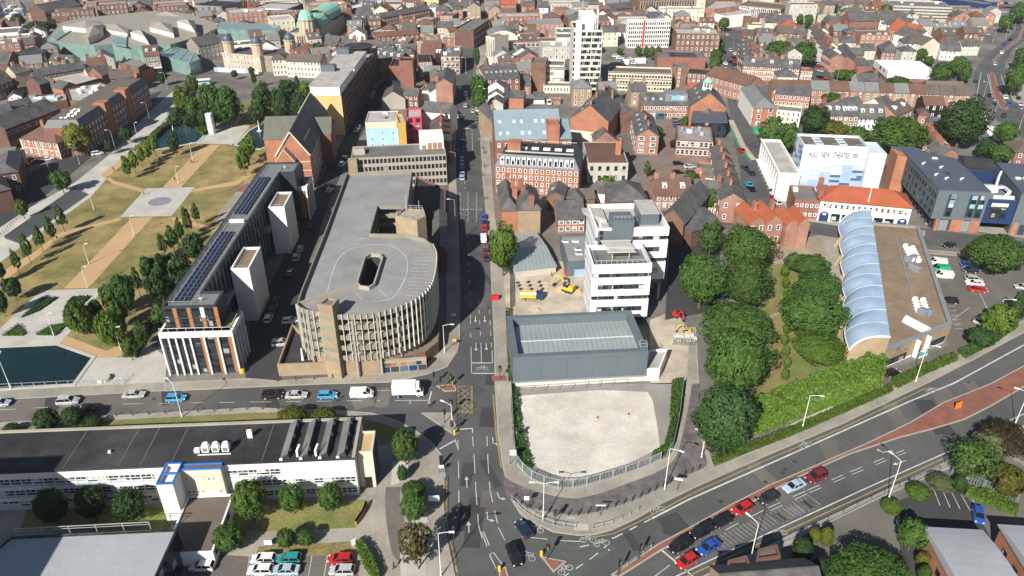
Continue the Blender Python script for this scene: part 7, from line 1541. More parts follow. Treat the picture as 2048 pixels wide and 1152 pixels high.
for k in range(7):a,b=G(258+k*20,93+k*5.4,7.1)-Vector(go),G(300+k*15,83+k*3.4,7.1)-Vector(go);mb.bar((*a,7.1),(*b,7.1),.4,.3)
put(mb,'roof_ribs','galv',gr)
PB('glass_arcade','flat green glass arcade roof behind the domed museum',[(434,58),(550,62),(560,50),(440,43)],9.0,'mall_glass','mall_glass',par=.05)
B('dark_clad_box','leaning dark grey clad box behind the mall',(389,10),(441,13),26,base=39,wall='metal_grey',rmat='felt_dark',win='')
fr=B('dark_clad_box','black clad box with a red edge beside the white car park',(455,28),(502,23),20,base=43,wall='clad_dark',rmat='felt_dark',win='');mb=MB();mb.box(fr.W,-.8,0,fr.W+1.2,2,fr.h+5);put(mb,'red_edge','red',fr.e)
fr=B('white_car_park','distant white banded car park right of the black clad box',(504,15),(575,18),24,base=38,wall='dark_grey',rmat='felt_light',win='');mb=MB()
for f in range(4):mb.box(-.3,-.4,fr.h*(f+.45)/4,fr.W+.3,0,fr.h*(f+.95)/4)
put(mb,'parapet_bands','panel_white',fr.e)
B('white_stair_block','white stair block at the right end of the distant white car park',(563,23),(590,27),10,base=38,wall='render_white',win='')
B('quayside_flats','orange brick gabled flats with balconies by the marina',(52,27),(88,25),16,base=44,wall='brick_orange',roof='gy',win='F',rows=3,cols=3)
B('quayside_warehouse','long dark brick warehouse behind the orange marina flats',(89,24),(160,10),14,h=9,wall='brick_dark',roof='gx',win='F',rows=3,cols=14)
B('marina_sheds','low slate roofed sheds between the mall and the dark warehouse',(120,38),(168,30),10,h=5,wall='brick_orange',roof='gx',win='')
# --- old town roofs at the left edge
OT=dict(win='F',rows=2)
B('old_town_house','slate roofed dark brick house by the quay wall',T1(270,690),T1(525,600),10,h=8,wall='brick_dark',roof='gx',**OT)
B('old_town_house','brown brick gable left of the quay wall house',T1(90,740),T1(265,660),13,h=9,wall='brick_brown',roof='gy',**OT)
B('old_town_house','orange tiled gable at the left edge below the marina',T1(-60,700),T1(90,640),12,h=8,wall='stone',roof='gy',rmat='tile_red',win='')
B('old_town_house','white gabled house among the old town roofs',T1(405,715),T1(540,690),8,h=5,wall='render_white',roof='gx',win='')
B('old_town_house','low cream house with two skylights beside the white gable',T1(560,700),T1(810,710),8,h=5,wall='render_cream',roof='gx',sky_=2,win='')
terrace('chimney_row_house',['slate leftmost house of the stone chimney row','slate second house of the stone chimney row','slate third house of the stone chimney row','slate fourth house of the stone chimney row','slate fifth house of the stone chimney row','slate rightmost house of the stone chimney row'],T1(385,885),T1(985,785),9,6,h=6.5,group='slate houses of the stone chimney row in the old town',mats=['stone'],roof='gx',win='F',rows=2,chim=((.05,.5),),chmat='stone')
PB('flat_roofed_store','grey flat roofed store with a white roof hut in the old town',[T1(560,890),T1(735,1010),T1(1150,900),T1(960,815)],6,'brick_brown','felt_light')
e,r,p,h,off=PB('flat_roofed_market','large flat grey roof with vents beside the long brick range',[S1(800,290),S1(915,300),S1(1330,145),S1(1150,80),S1(760,160)],7,'brick_brown','felt_light');rr=RND(2)
for k in range(9):q=G(*S1(860+rr.uniform(0,300),230-rr.uniform(0,90)),6.4);boxpart('roof_vent',r,q.x-off[0],q.y-off[1],6.4,rr.uniform(1,3),rr.uniform(1,2),rr.uniform(.6,1.4),rr.choice(['metal_grey','metal_white']))
e,r,p,h,off=PB('low_workshops','low white and grey workshop roofs in the old town',[S1(370,350),S1(770,280),S1(760,200),S1(300,250)],4,'brick_brown','felt_light')
for k in range(8):q=G(*S1(380+rr.uniform(0,330),300-rr.uniform(0,60)),3.4);boxpart('roof_vent',r,q.x-off[0],q.y-off[1],3.4,rr.uniform(1,4),rr.uniform(1,3),rr.uniform(.6,1.8),rr.choice(['metal_grey','metal_white','panel_pale']))
B('old_town_house','brown brick house with small windows left of the flat roofs',T1(200,1010),T1(440,960),11,base=190,wall='brick_brown',roof='gx',rmat='slate_brown',**OT)
B('old_town_house','dark brick house right of the brown brick one',T1(450,975),T1(570,945),10,h=7.5,wall='brick_dark',roof='gx',win='')
B('old_town_house','orange brick gabled store in front of the grey flat roof',T1(595,1000),T1(720,1030),8,h=6,wall='brick_orange',roof='gx',win='')
B('old_town_house','red brick hall with a white end near the square',T1(1170,870),T1(1330,830),10,h=7,wall='brick_red',roof='gx',win='')
B('old_town_house','stone gabled house with a slate roof left of the red brick hall',T1(1020,870),T1(1150,850),9,h=6,wall='stone',roof='gx',win='')
B('old_town_house','tall blank orange brick end wall near the square',T1(1450,840),T1(1570,848),14,base=171,wall='brick_orange',win='')
B('old_town_house','pink brick house left of the tall blank end wall',T1(1360,750),T1(1445,755),12,base=148,wall='brick_pink',win='')
PB('blue_roofed_store','store with a flat blue grey roof behind the tall blank end wall',[T1(1370,718),T1(1590,778),T1(1680,730),T1(1500,672)],9,'brick_brown','metal_grey')
B('corner_stone_building','tall dark stone corner building with twin gables facing the square',T2(220,655),T2(395,640),14,base=150,wall='stone_dark',roof='gx',rmat='tile_brown',win='F',rows=3,cols=5,dorm=2,shop='render_white')
B('old_town_house','white gable fronted house near the left edge',S1(90,265),S1(245,248),10,base=202,wall='render_white',roof='gy',win='F',rows=1,cols=2)
B('old_town_house','cream gabled house below the white gable fronted house',S1(45,350),S1(130,370),9,h=6,wall='render_cream',roof='gy',win='')
B('old_town_house','flat brown brick house below the workshop roofs',S1(165,405),S1(372,345),9,h=6,wall='brick_brown',**OT)
B('old_town_house','grey walled slate house at the left edge',S1(5,450),S1(150,425),9,h=5.5,wall='render_grey',roof='gx',win='')
B('old_town_house','brick slate house at the left edge below the chimney row',S1(-60,130),S1(140,60),10,h=7,wall='brick_red',roof='gx',**OT)
B('old_town_house','tall stone gable with tall chimneys at the left edge',T1(60,820),T1(170,850),8,h=9,wall='stone',roof='gy',win='',chim=((.3,.4),(.7,.8)),chmat='stone')
B('old_town_house','brick house row at the left edge below the tall stone gable',T1(-30,920),T1(110,880),9,h=7,wall='brick_pink',roof='gx',win='F',chim=((.2,.5),(.8,.5)))
B('long_stone_range','long dark range with pale pilasters and a slate roof at left',S1(55,625),S1(690,385),12,h=8.5,wall='brick_dark',roof='gx',win='F',rows=2,cols=18,style='stone')
fr=B('georgian_house','orange brick Georgian house with stone quoins and a brown hipped roof',(40,277),(113,286),11,base=309,wall='brick_orange',roof='hip',rmat='tile_brown',win='FR',rows=2,cols=7,ws=(1.1,1.9),band=(.5,),trim='render_cream',chim=((.15,.85),(.55,.6),(.85,.9)))
for u in(0,fr.W*.42,fr.W*.58,fr.W):mb=MB();mb.box(u-.3,-.12,0,u+.3,.05,fr.h);put(mb,'quoin','render_cream',fr.e)
fr=B('mansard_range','very long red brick range with a flat brown roof along the promenade',(87,256),(167.5,251),66,h=11,ang=2,wall='brick_red',roof='flat',rmat='felt_brown',par=.05,win='R',rows=4);ro=mansard(fr,2.6,1.6,'tile_grey','felt_brown')
for v in(.32,.62):mb=MB();mb.prism(rectp(fr.W-4,fr.D*v,fr.W+.6,fr.D*v+5),0,fr.h+3.4);put(mb,'brick_gable','brick_orange',fr.e)
for k in range(12):boxpart('rooflight',ro,fr.W*(.4+.3*((k*7)%5)/5),4+(k%6)*2.2,fr.h+2.6,1.1,.8,.4,'metal_white')
B('slate_office','dark slate roofed building in the lower left of the old town',S1(-40,1145),S1(205,1110),22,h=8,wall='brick_dark',roof='hip',win='F',rows=2)
B('slate_office','pale roofed shed behind the dark slate roofed building at left edge',S1(-60,985),S1(150,975),10,h=5,wall='stone',roof='gx',rmat='tile_green',win='')
B('edge_office','dark roofed brick office cut by the left edge beside the promenade',(-60,395),(20,378),14,h=7,wall='brick_dark',roof='hip',win='')
# ---------------------------------------------------------------- the further houses that fill the blocks between
occ=set()
def mark(poly,mgn=0.0):
 xs=[p[0]for p in poly];ys=[p[1]for p in poly];n=len(poly)
 for X in range(int(min(xs))-1,int(max(xs))+2):
  for Y in range(int(min(ys))-1,int(max(ys))+2):
   c=False
   for k in range(n):
    (xa,ya),(xb,yb)=poly[k],poly[(k+1)%n]
    if(ya>Y)!=(yb>Y)and X<(xb-xa)*(Y-ya)/(yb-ya)+xa:c=not c
   if c:occ.add((X,Y))
for p in FOOT:mark(p)
for q in([(250,250),(300,165),(400,128),(450,128),(530,150),(640,150),(640,260),(560,330),(300,360)],[(905,330),(905,100),(930,60),(960,45),(1000,40),(975,70),(978,330)],[(1225,128),(1225,95),(1250,92),(1320,100),(1318,128)],[(1280,330),(1285,240),(1380,240),(1385,300),(1360,330)],[(1436,240),(1436,25),(1490,25),(1500,170),(1545,330),(1470,330)],[(1605,50),(1628,50),(1675,178),(1612,178)],[(1660,178),(1660,130),(1765,130),(1765,178)],[(1940,320),(1940,120),(2000,60),(2000,0),(2200,0),(2200,330)],[(690,330),(700,240),(745,150),(810,140),(770,190),(730,330)],[(0,60),(0,0),(70,0),(60,40),(100,52),(90,75)],[(1205,200),(1205,118),(1440,118),(1440,200)],[(1755,180),(1755,138),(1960,138),(1960,184)],[(1500,300),(1500,225),(1720,245),(1720,300)],[(160,22),(300,0),(380,0),(380,20),(300,25)],[(1825,130),(1825,95),(1875,95),(1940,115),(1945,170),(1870,170)]):mark([tuple(G(*p))for p in q])
fr_=random.Random(77);nh=0;FM=['brick_red','brick_pink','brick_brown','render_cream','render_white','brick_buff','render_grey','slate','slate_brown','tile_brown','tile_grey','tile_red','panel_white','glass'];fm=MB()
for yy in range(345,690,3):
 for xx in range(int(-.75*yy)-20,int(.75*yy)+20,3):
  left=xx<-95-(yy-345)*.12;a=R(24 if left else-4 if xx>90 else 3);ca,sa=math.cos(a),math.sin(a);lu,lv=xx*ca+yy*sa,-xx*sa+yy*ca
  if lv%46<7 or lu%88<8 or fr_.random()<.25:continue
  px=PJ(xx,yy,0)
  if px[1]>240 or not-60<px[0]<2110:continue
  k_=fr_.random();W=fr_.uniform(7,11)if k_<.58 else fr_.uniform(14,30);D=fr_.uniform(8,11)if k_<.58 else fr_.uniform(11,20)
  cells=[(int(round(xx+u*ca-v*sa)),int(round(yy+u*sa+v*ca)))for u in[-.6+i*(W+1.2)/7 for i in range(8)]for v in[-.6+i*(D+1.2)/7 for i in range(8)]]
  if any(c in occ for c in cells):continue
  for u in range(int(W)+1):
   for v in range(int(D)+1):occ.add((int(round(xx+u*ca-v*sa)),int(round(yy+u*sa+v*ca))))
  h=fr_.uniform(5.5,9)if k_<.58 else fr_.uniform(7,14);A,Bq=PJ(xx,yy,h),PJ(xx+W*ca,yy+W*sa,h)
  wl=fr_.choice(['brick_red','brick_pink','brick_brown','render_cream','render_white','brick_pink','brick_buff','render_grey','brick_brown','render_grey','render_cream'])
  wn={'brick_red':'red brick','brick_pink':'pink brick','brick_brown':'brown brick','render_cream':'cream','render_white':'white','brick_buff':'buff brick','render_grey':'grey walled'}[wl]
  if k_<.58:kd=fr_.choice(['gx','gx','gy','hip']);rm=fr_.choice(['slate','slate','slate_brown','tile_brown','tile_grey','slate','tile_grey','tile_red' if fr_.random()<.2 else 'slate_brown'])
  else:kd='flat';rm=fr_.choice(['felt_grey','felt_light','felt_light','felt_brown','deck_grey'])
  rn={'slate':'slate','slate_brown':'brown slate','tile_brown':'brown tiled','tile_grey':'grey tiled','tile_red':'red tiled'}.get(rm,'flat')
  if kd!='flat':
   nh+=1
   if nh>190:
    i0=len(fm.v);n0=len(fm.f);t=MB();t.prism(rectp(0,0,W,D),0,h,FM.index(wl),top=False);r_=D*.3;q=FM.index(rm)
    for v_ in(0,W):t.face([(v_,0,h),(v_,D,h),(v_,D/2,h+r_)],FM.index(wl))
    slope(t,(-.2,-.3,h-.2),(W+.2,-.3,h-.2),(W+.2,D/2,h+r_),(-.2,D/2,h+r_),.15,q);slope(t,(W+.2,D+.3,h-.2),(-.2,D+.3,h-.2),(-.2,D/2,h+r_),(W+.2,D/2,h+r_),.15,q);t.box(W*.1,D*.42,h,W*.1+1.2,D*.58,h+r_+1.3,0)
    for z in range(int(h/2.9)):
     for u in range(int(W/2.6)):k0=len(t.m);win_into(t,1.4+u*2.6,0,.9+z*2.8,1.1,1.5,'sash',0);t.m[k0:]=[12+m for m in t.m[k0:]]
    fm.v+=[(xx+x*ca-y*sa,yy+x*sa+y*ca,z)for x,y,z in t.v];fm.f+=[tuple(i0+k for k in f)for f in t.f];fm.m+=t.m;continue
  nm='distant '+wn+(' building' if kd=='flat' else ' house')+' with a '+rn+' roof filling the '+('left' if left else 'middle' if xx<130 else 'right')+' town blocks'
  B('town_building' if kd=='flat' else 'town_house',nm,A[:2],Bq[:2],D,h=h,wall=wl,roof=kd,rmat=rm,win='F' if PJ(xx,yy,h)[1]>-20 else '',chim=((.1,.5),(.9,.5))if kd=='gx' and fr_.random()<.7 else((.5,.8),)if kd=='gy' and fr_.random()<.5 else(),clutter=fr_.randint(0,5)if kd=='flat' else 0,group=nm.replace('distant ','')+'s',sky_=2 if kd!='flat' and fr_.random()<.2 else 0)
o=put(fm,'distant_town_houses',FM);o['kind']='stuff';o['label']='farthest rows of small houses along the top of the town'
# ---------------------------------------------------------------- trees, hedges, shrubs
ORD='second third fourth fifth sixth seventh eighth ninth tenth eleventh'.split()
def TR(label,group,mat,kind,*boxes,**k):
 bs=sorted(boxes);n=len(bs)
 if kind=='cone' and n>2:k.setdefault('clear',1.5)
 for i,b in enumerate(bs):tree(b,mat,kind,('leftmost ' if i==0 else 'rightmost ' if i==n-1 else ORD[i-1]+' ')+label,group,**k)
def T1x(box,mat,kind,label,**k):tree(box,mat,kind,label,**k)
TR('slender young tree in the row on the left of the upper dry lawn','young trees left of the upper lawn','leaf_light','cone',(240,308,263,352),(253,298,276,340),(268,286,290,328),(280,276,303,318),(293,265,318,305))
TR('slender young tree in the row on the right of the upper dry lawn','young trees right of the upper lawn','leaf_light','cone',(468,290,500,345),(475,272,505,325),(487,262,514,312))
TR('thin young tree in the row on the left of the lower dry lawn','young trees left of the lower lawn','leaf_mid','cone',(107,407,132,456),(85,430,110,478),(63,448,88,495),(37,465,63,518),(18,497,40,540))
TR('feathery young tree in the row on the right of the lower dry lawn','young trees right of the lower lawn','leaf_mid','cone',(360,412,383,464),(380,404,400,444),(347,434,368,480),(327,448,357,498),(312,465,333,508),(280,510,300,560),(260,528,283,588))
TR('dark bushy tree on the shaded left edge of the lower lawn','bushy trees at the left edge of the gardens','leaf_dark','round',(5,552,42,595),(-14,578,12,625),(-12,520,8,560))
T1x((335,260,357,303),'leaf_dark','round','lone dark tree beside the fountain of the blue pond')
T1x((345,170,392,240),'leaf_light','round','yellow green tree beside the bus at the far end of the gardens',tint=.8);T1x((371,148,395,190),'leaf_light','round','small bright tree behind the yellow green one by the bus',tint=.7)
TR('big dark tree in the left clump at the far end of the gardens','far left garden clump','leaf_mid','round',(398,166,446,245),(430,170,480,245),(372,190,404,245))
TR('low dark bushy tree at the pond end of the left clump','low trees by the pond','leaf_dark','round',(338,215,372,252),(360,226,392,254),(392,215,420,255))
TR('big dark tree in the right clump at the far end of the gardens','far right garden clump','leaf_dark','round',(503,168,548,235),(540,178,580,240),(580,184,618,238),(497,205,530,248),(555,160,592,205))
T1x((528,208,568,240),'leaf_yellow','round','rounded yellow green bush tree in the right garden clump');T1x((597,163,621,202),'leaf_light','round','bright tree against the yellow ended apartment slab')
T1x((500,134,513,172),'leaf_dark','cone','narrow conifer beside the road in front of the museum');T1x((586,150,602,186),'leaf_dark','cone','narrow conifer in front of the long cream terrace')
T1x((126,244,180,303),'leaf_yellow','round','big yellow green tree beside the Georgian house');T1x((238,254,263,282),'leaf_dark','round','dark street tree by the long mansard range');T1x((209,279,227,304),'leaf_dark','round','small dark street tree on the promenade kerb')
T1x((100,340,140,380),'leaf_mid','round','bushy tree at the top of the promenade steps');T1x((30,398,54,432),'leaf_mid','round','round street tree left of the wide garden steps')
T1x((284,506,345,604),'leaf_dark','round','tall dark tree on the left of the pair beside the solar roof');T1x((325,504,384,592),'leaf_dark','round','tall dark tree touching the solar panelled apartments');T1x((362,467,409,522),'leaf_dark','round','dark rounded tree halfway along the apartment block')
T1x((200,566,235,622),'leaf_mid','round','rounded tree above the lower stone plaza');T1x((223,545,268,618),'leaf_mid','round','taller rounded tree right of the stone plaza');T1x((178,598,206,640),'leaf_dark','round','dark compact tree between the two willows')
T1x((128,600,182,660),'leaf_light','weep','weeping willow on the left by the stone plaza',tint=.75);T1x((190,617,249,684),'leaf_light','weep','weeping willow on the right by the buff path',tint=.85)
TR('tangled undergrowth tree along the ramp by the apartments','trees along the garden ramp','leaf_mid','round',(242,672,272,714),(268,640,296,684),(303,606,334,655),(216,600,250,650))
TR('round tree behind the dark college roof by the road','trees behind the college','leaf_dark','clip',(67,815,116,862),(121,811,167,853),(168,832,204,858),(6,845,38,868))
TR('yellow green round tree showing above the college roof edge','bright trees behind the college','leaf_yellow','clip',(554,811,612,850),(620,815,672,850),tint=.6)
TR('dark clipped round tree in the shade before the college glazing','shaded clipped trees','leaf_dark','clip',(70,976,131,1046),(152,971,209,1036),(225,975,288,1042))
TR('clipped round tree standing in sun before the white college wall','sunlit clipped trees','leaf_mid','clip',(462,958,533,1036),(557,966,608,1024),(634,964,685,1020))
T1x((424,1044,491,1103),'leaf_mid','clip','wide clipped tree beside the low college wing');TR('small clipped tree on the strip above the parked cars','small clipped trees by the car park','leaf_mid','clip',(552,1056,590,1096),(593,1057,630,1092))
T1x((782,858,836,923),'leaf_mid','clip','clipped round tree alone on the pavement corner');T1x((802,960,852,1000),'leaf_mid','clip','upper half of the double clipped tree on the pavement');T1x((800,985,853,1040),'leaf_mid','clip','lower clipped tree by the white notice board')
T1x((794,1038,866,1130),'leaf_brown','wispy','thin brownish tree with sparse leaves at the pavement edge',pale=True);T1x((794,930,814,962),'leaf_mid','round','small shrub under the lone clipped tree',name='shrub',clear=.1)
TR('large street tree in the pair right of the central street','street trees by the white gables','leaf_mid','round',(941,150,973,192),(943,175,974,218));T1x((946,90,960,134),'leaf_mid','round','slim tree row at the far end of the central street')
TR('round tree on the right hand street pavement at the top','right hand street trees','leaf_mid','round',(1437,35,1459,58),(1421,76,1449,104),(1421,98,1446,124),(1419,114,1441,142))
T1x((977,447,1036,540),'leaf_light','round','bright bushy tree left of the ribbed shed',tint=.8);T1x((1357,505,1455,608),'leaf_mid','round','large tree in sun right of the university block');T1x((1397,440,1448,508),'leaf_mid','wispy','airy tree behind the large sunlit one',tint=.9)
T1x((1442,450,1546,540),'leaf_mid','round','topmost big tree of the avenue on the right');T1x((1448,515,1538,612),'leaf_mid','round','second big tree down the avenue on the right',tint=.85);T1x((1405,602,1545,700),'leaf_mid','round','broad third tree of the avenue beside the gardens');T1x((1408,655,1537,790),'leaf_mid','round','broadest tree of the avenue above the lane');T1x((1390,773,1508,905),'leaf_dark','round','dark dense tree at the lane corner by the main road',tint=1.2)
T1x((1569,505,1608,540),'leaf_mid','round','left rounded tree at the top of the garden beside the vault');T1x((1586,509,1658,554),'leaf_mid','round','flat spreading tree at the top of the garden beside the vault');T1x((1590,540,1680,615),'leaf_mid','round','upper mounded tree beside the blue vault');T1x((1567,575,1690,672),'leaf_mid','round','widest mounded tree beside the blue vault');T1x((1588,660,1686,730),'leaf_light','round','brighter mounded tree at the low end of the blue vault',tint=.8)
TR('small tree in the narrow line down the middle of the garden','line of small garden trees','leaf_light','round',*[(1562+(k%3)*2,530+k*23,1578+(k%3)*2,553+k*23)for k in range(10)],tint=.85,clear=.5)
T1x((1943,467,2052,545),'leaf_mid','round','big round tree by the car park of the music centre');T1x((1933,652,1990,697),'leaf_dark','round','dark dome shrub by the music centre car park exit',name='shrub',clear=.1);T1x((1966,606,2027,674),'leaf_light','round','bright bush at the car park exit behind a lamp',name='shrub',clear=.2,tint=.85);T1x((2020,583,2052,648),'leaf_dark','round','dark bush at the right edge by the car park',name='shrub',clear=.2)
T1x((1901,872,2004,962),'leaf_mid','wispy','birch with a pale trunk beside the green fence',pale=True);T1x((1950,860,2012,912),'leaf_pale','round','pale variegated tree behind the birch');T1x((1966,840,2060,912),'leaf_red','round','dark purple tree at the right edge');T1x((1982,928,2050,992),'leaf_yellow','round','yellow green tree in front of the green fence',tint=.55)
T1x((1800,1037,1857,1098),'leaf_mid','round','leafy round tree left of the grey curved roof',tint=1.2);T1x((1660,1088,1826,1230),'leaf_mid','clip','huge rounded yew mound at the bottom edge',clear=.2)
for b,l,m in(((1763,998,1806,1028),'clipped light green bush at the foot of the tall lamp','leaf_light'),((1617,1055,1642,1086),'olive bush left of the bare stem at the bottom car park','leaf_yellow'),((1640,1054,1668,1092),'olive bush right of the bare stem at the bottom car park','leaf_yellow'),((1813,966,1861,1000),'squared light green topiary by the parking bays','leaf_light'),((1856,946,1909,984),'pale shrub at the corner of the parking bays','leaf_pale'),((1907,950,1934,985),'dark shrub between pale shrub and green fence','leaf_mid'),((1832,1104,1860,1136),'golden bush beside the left brick unit','leaf_yellow'),((1836,1130,1862,1165),'green bush below the golden bush','leaf_mid'),((1585,1075,1625,1130),'dark ivy bush by the dark roof at the bottom','leaf_dark'),((1622,1115,1655,1160),'dark bush right of the ivy bush','leaf_dark')):T1x(b,m,'clip',l,name='shrub',clear=.05,tint=.75)
TR('large street tree in the pair beside the side street cars','side street trees','leaf_mid','round',(1533,80,1585,124),(1585,84,1633,128));TR('dark conifer in front of the windowed stores','conifers at the top','leaf_dark','cone',(1660,8,1680,28),(1682,10,1699,30),(1710,4,1729,28));T1x((1755,9,1786,40),'leaf_mid','round','round tree left of the scaffolded building')
TR('street tree at the top of the side street','trees at the top of the side street','leaf_mid','round',(1608,28,1627,53),(1588,17,1599,31),(1593,28,1607,46))
TR('tree at the junction by the white corner house','trees above the white warehouse','leaf_mid','round',(1831,96,1853,123),(1850,112,1868,130));TR('dense tree right of the white warehouse','trees right of the white warehouse','leaf_mid','round',(1864,124,1906,165),(1900,112,1937,152),(1922,130,1942,162))
TR('tree beside the ring road at the right edge','ring road trees','leaf_mid','round',(2000,30,2025,60),(2022,6,2056,42),(2030,94,2056,132),(2014,126,2052,184));TR('scrub tree on the green wasteland','wasteland scrub','leaf_mid','round',(1668,138,1700,160),(1690,140,1722,166),(1720,142,1758,172),(1776,156,1820,174),clear=.2)
T1x((1881,196,1975,290),'leaf_dark','round','biggest dark tree beside the row of white vans',tint=1.1);T1x((1742,230,1848,302),'leaf_mid','round','wide round tree right of the theatre');T1x((1993,243,2034,286),'leaf_mid','round','tree on the right of the row of white vans');T1x((1954,277,1986,313),'leaf_dark','round','dark tree below the row of white vans');T1x((1977,288,2026,324),'leaf_mid','round','tree left of the red brick house at the right edge')
T1x((1518,232,1566,303),'leaf_mid','round','left large tree in the square beside the theatre');T1x((1556,245,1600,300),'leaf_mid','round','right large tree in the square touching the theatre');T1x((1600,213,1657,267),'leaf_dark','round','dark tree in front of the cream stone block');T1x((1619,250,1642,268),'leaf_yellow','round','small yellow tree behind the fly tower');T1x((1640,243,1697,272),'leaf_yellow','round','low olive tree behind the fly tower',tint=.7);T1x((1694,252,1742,290),'leaf_mid','round','shadowed tree at the right corner of the fly tower');T1x((1645,185,1687,206),'leaf_mid','round','tree among the roofs of the long terrace')
T1x((1310,253,1326,272),'leaf_mid','round','round tree at the corner of the mill');T1x((1286,320,1304,350),'leaf_mid','cone','pointed tree in front of the mill');T1x((1360,231,1377,260),'leaf_mid','round','tree beside the glass pavilion');T1x((1340,279,1352,296),'leaf_red','round','dark red bush by the striped offices',name='shrub',clear=.1);T1x((1407,376,1438,418),'leaf_mid','round','tree in front of the red brick houses on the square');T1x((1193,352,1232,385),'leaf_light','round','tree beside the van below the beige block',tint=.8);T1x((1036,338,1064,368),'leaf_dark','round','dark tree in front of the orange hotel');T1x((1368,342,1400,366),'leaf_mid','round','garden bush tree behind the houses on the square')
TR('street tree before the brick faced store','trees before the brick faced store','leaf_mid','round',(991,107,1026,132),(1022,109,1057,132));TR('tree before the white student block','trees before the student block','leaf_mid','round',(1233,96,1247,108),(1270,92,1284,110),(1287,92,1298,112),(1298,92,1310,116),(1310,92,1322,118))
TR('round street tree on the brown roofed row','trees by the brown roofed row','leaf_mid','round',(838,49,869,70),(866,50,901,71));TR('tree below the city hall','city hall trees','leaf_mid','round',(650,67,681,86),(622,84,649,114),(712,18,732,30));TR('small tree before the mall galleria','square trees','leaf_dark','round',(314,140,333,166),(462,140,475,156),(496,134,510,150))
TR('dark tree in the wood by the marina','marina trees','leaf_dark','round',*[(x,y,x+26,y+22)for x,y in((22,28),(55,42),(75,43),(95,38),(168,4),(190,2),(212,0),(236,-2),(258,-3),(196,12),(222,10),(10,42))])
hedge('hedge',[(1496,800),(1600,760),(1700,722),(1762,704),(1774,722),(1768,748),(1700,772),(1600,808),(1520,838),(1500,836)],4.4,'leaf_light','tall bright green hedge block between the main road and the garden',dens=36,s=.3,tint=1.15,lump=.3,zt=4.2)
hedge('hedge',[(1424,920),(1500,888),(1600,850),(1700,806),(1780,772),(1785,784),(1700,822),(1600,866),(1500,905),(1428,930)],.9,'leaf_light','low green verge hedge along the main road pavement',dens=30,s=.2,tint=.7)
hedge('hedge',[(1782,764),(1830,742),(1905,712),(1915,722),(1850,750),(1795,778)],1.3,'leaf_light','low bright hedge in front of the music centre',dens=30,s=.22,tint=.75);hedge('hedge',[(1915,705),(1990,668),(2030,648),(2034,656),(1995,684),(1930,718)],1.0,'leaf_mid','low dark hedge below the car park exit',s=.22)
hedge('hedge',[(712,1092),(726,1090),(745,1120),(762,1160),(748,1164),(728,1135)],1.6,'leaf_light','curved clipped hedge beside the college car park',dens=40,s=.16,tint=.85,lump=.1);hedge('hedge',[(1930,980),(1975,990),(2033,1018),(2030,1034),(1960,1005),(1928,993)],1.2,'leaf_light','yellow green hedge below the green fence',tint=.8)
for q,l in(([(1024,770),(1034,785),(1040,850),(1058,915),(1064,938),(1040,930),(1028,890),(1024,820)],'weedy green growth along the left fence of the lot'),([(1344,765),(1364,762),(1366,800),(1352,836),(1340,836)],'weedy growth at the top of the right lot fence'),([(1343,840),(1354,838),(1340,905),(1306,922),(1304,912),(1328,896)],'weedy growth along the low right lot fence'),([(1012,625),(1020,625),(1024,760),(1018,765)],'weeds beside the sports hall wall')):hedge('weeds',q,1.0,'leaf_mid',l,'undergrowth',s=.22,lump=.5)
for i,q in enumerate(([(85,597),(117,596),(80,622),(43,636)],[(145,594),(183,594),(160,614),(127,616)],[(5,672),(37,649),(53,667),(48,672)],[(72,671),(97,654),(137,646),(115,671)])):hedge('planting',q,.5,'leaf_dark' if i<2 else 'leaf_mid',['low dark planting in the upper left bed of the stone plaza','low dark planting in the upper right bed of the stone plaza','low planting in the lower left bed of the stone plaza','low planting in the lower right bed of the stone plaza'][i],'planting',s=.2,dens=14,lump=.4)
hedge('reeds',[(306,272),(322,258),(344,243),(366,248),(352,252),(326,263),(313,278)],1.6,'leaf_mid','green reeds round the far side of the blue pond','reeds',s=.3,lump=.3);hedge('reeds',[(392,262),(418,256),(420,264),(408,272)],1.4,'leaf_mid','green reeds at the right end of the blue pond','reeds',s=.3);hedge('shrub_bank',[(252,708),(268,690),(300,640),(310,642),(288,690),(275,715)],.8,'leaf_mid','leafy bank beside the stepped ramp','planting',s=.22,lump=.4)
hedge('rough_grass',[(1670,140),(1690,138),(1755,152),(1757,166),(1680,164)],.7,'leaf_light','rough green ground on the wasteland','grass',s=.4,dens=6,tint=.7)
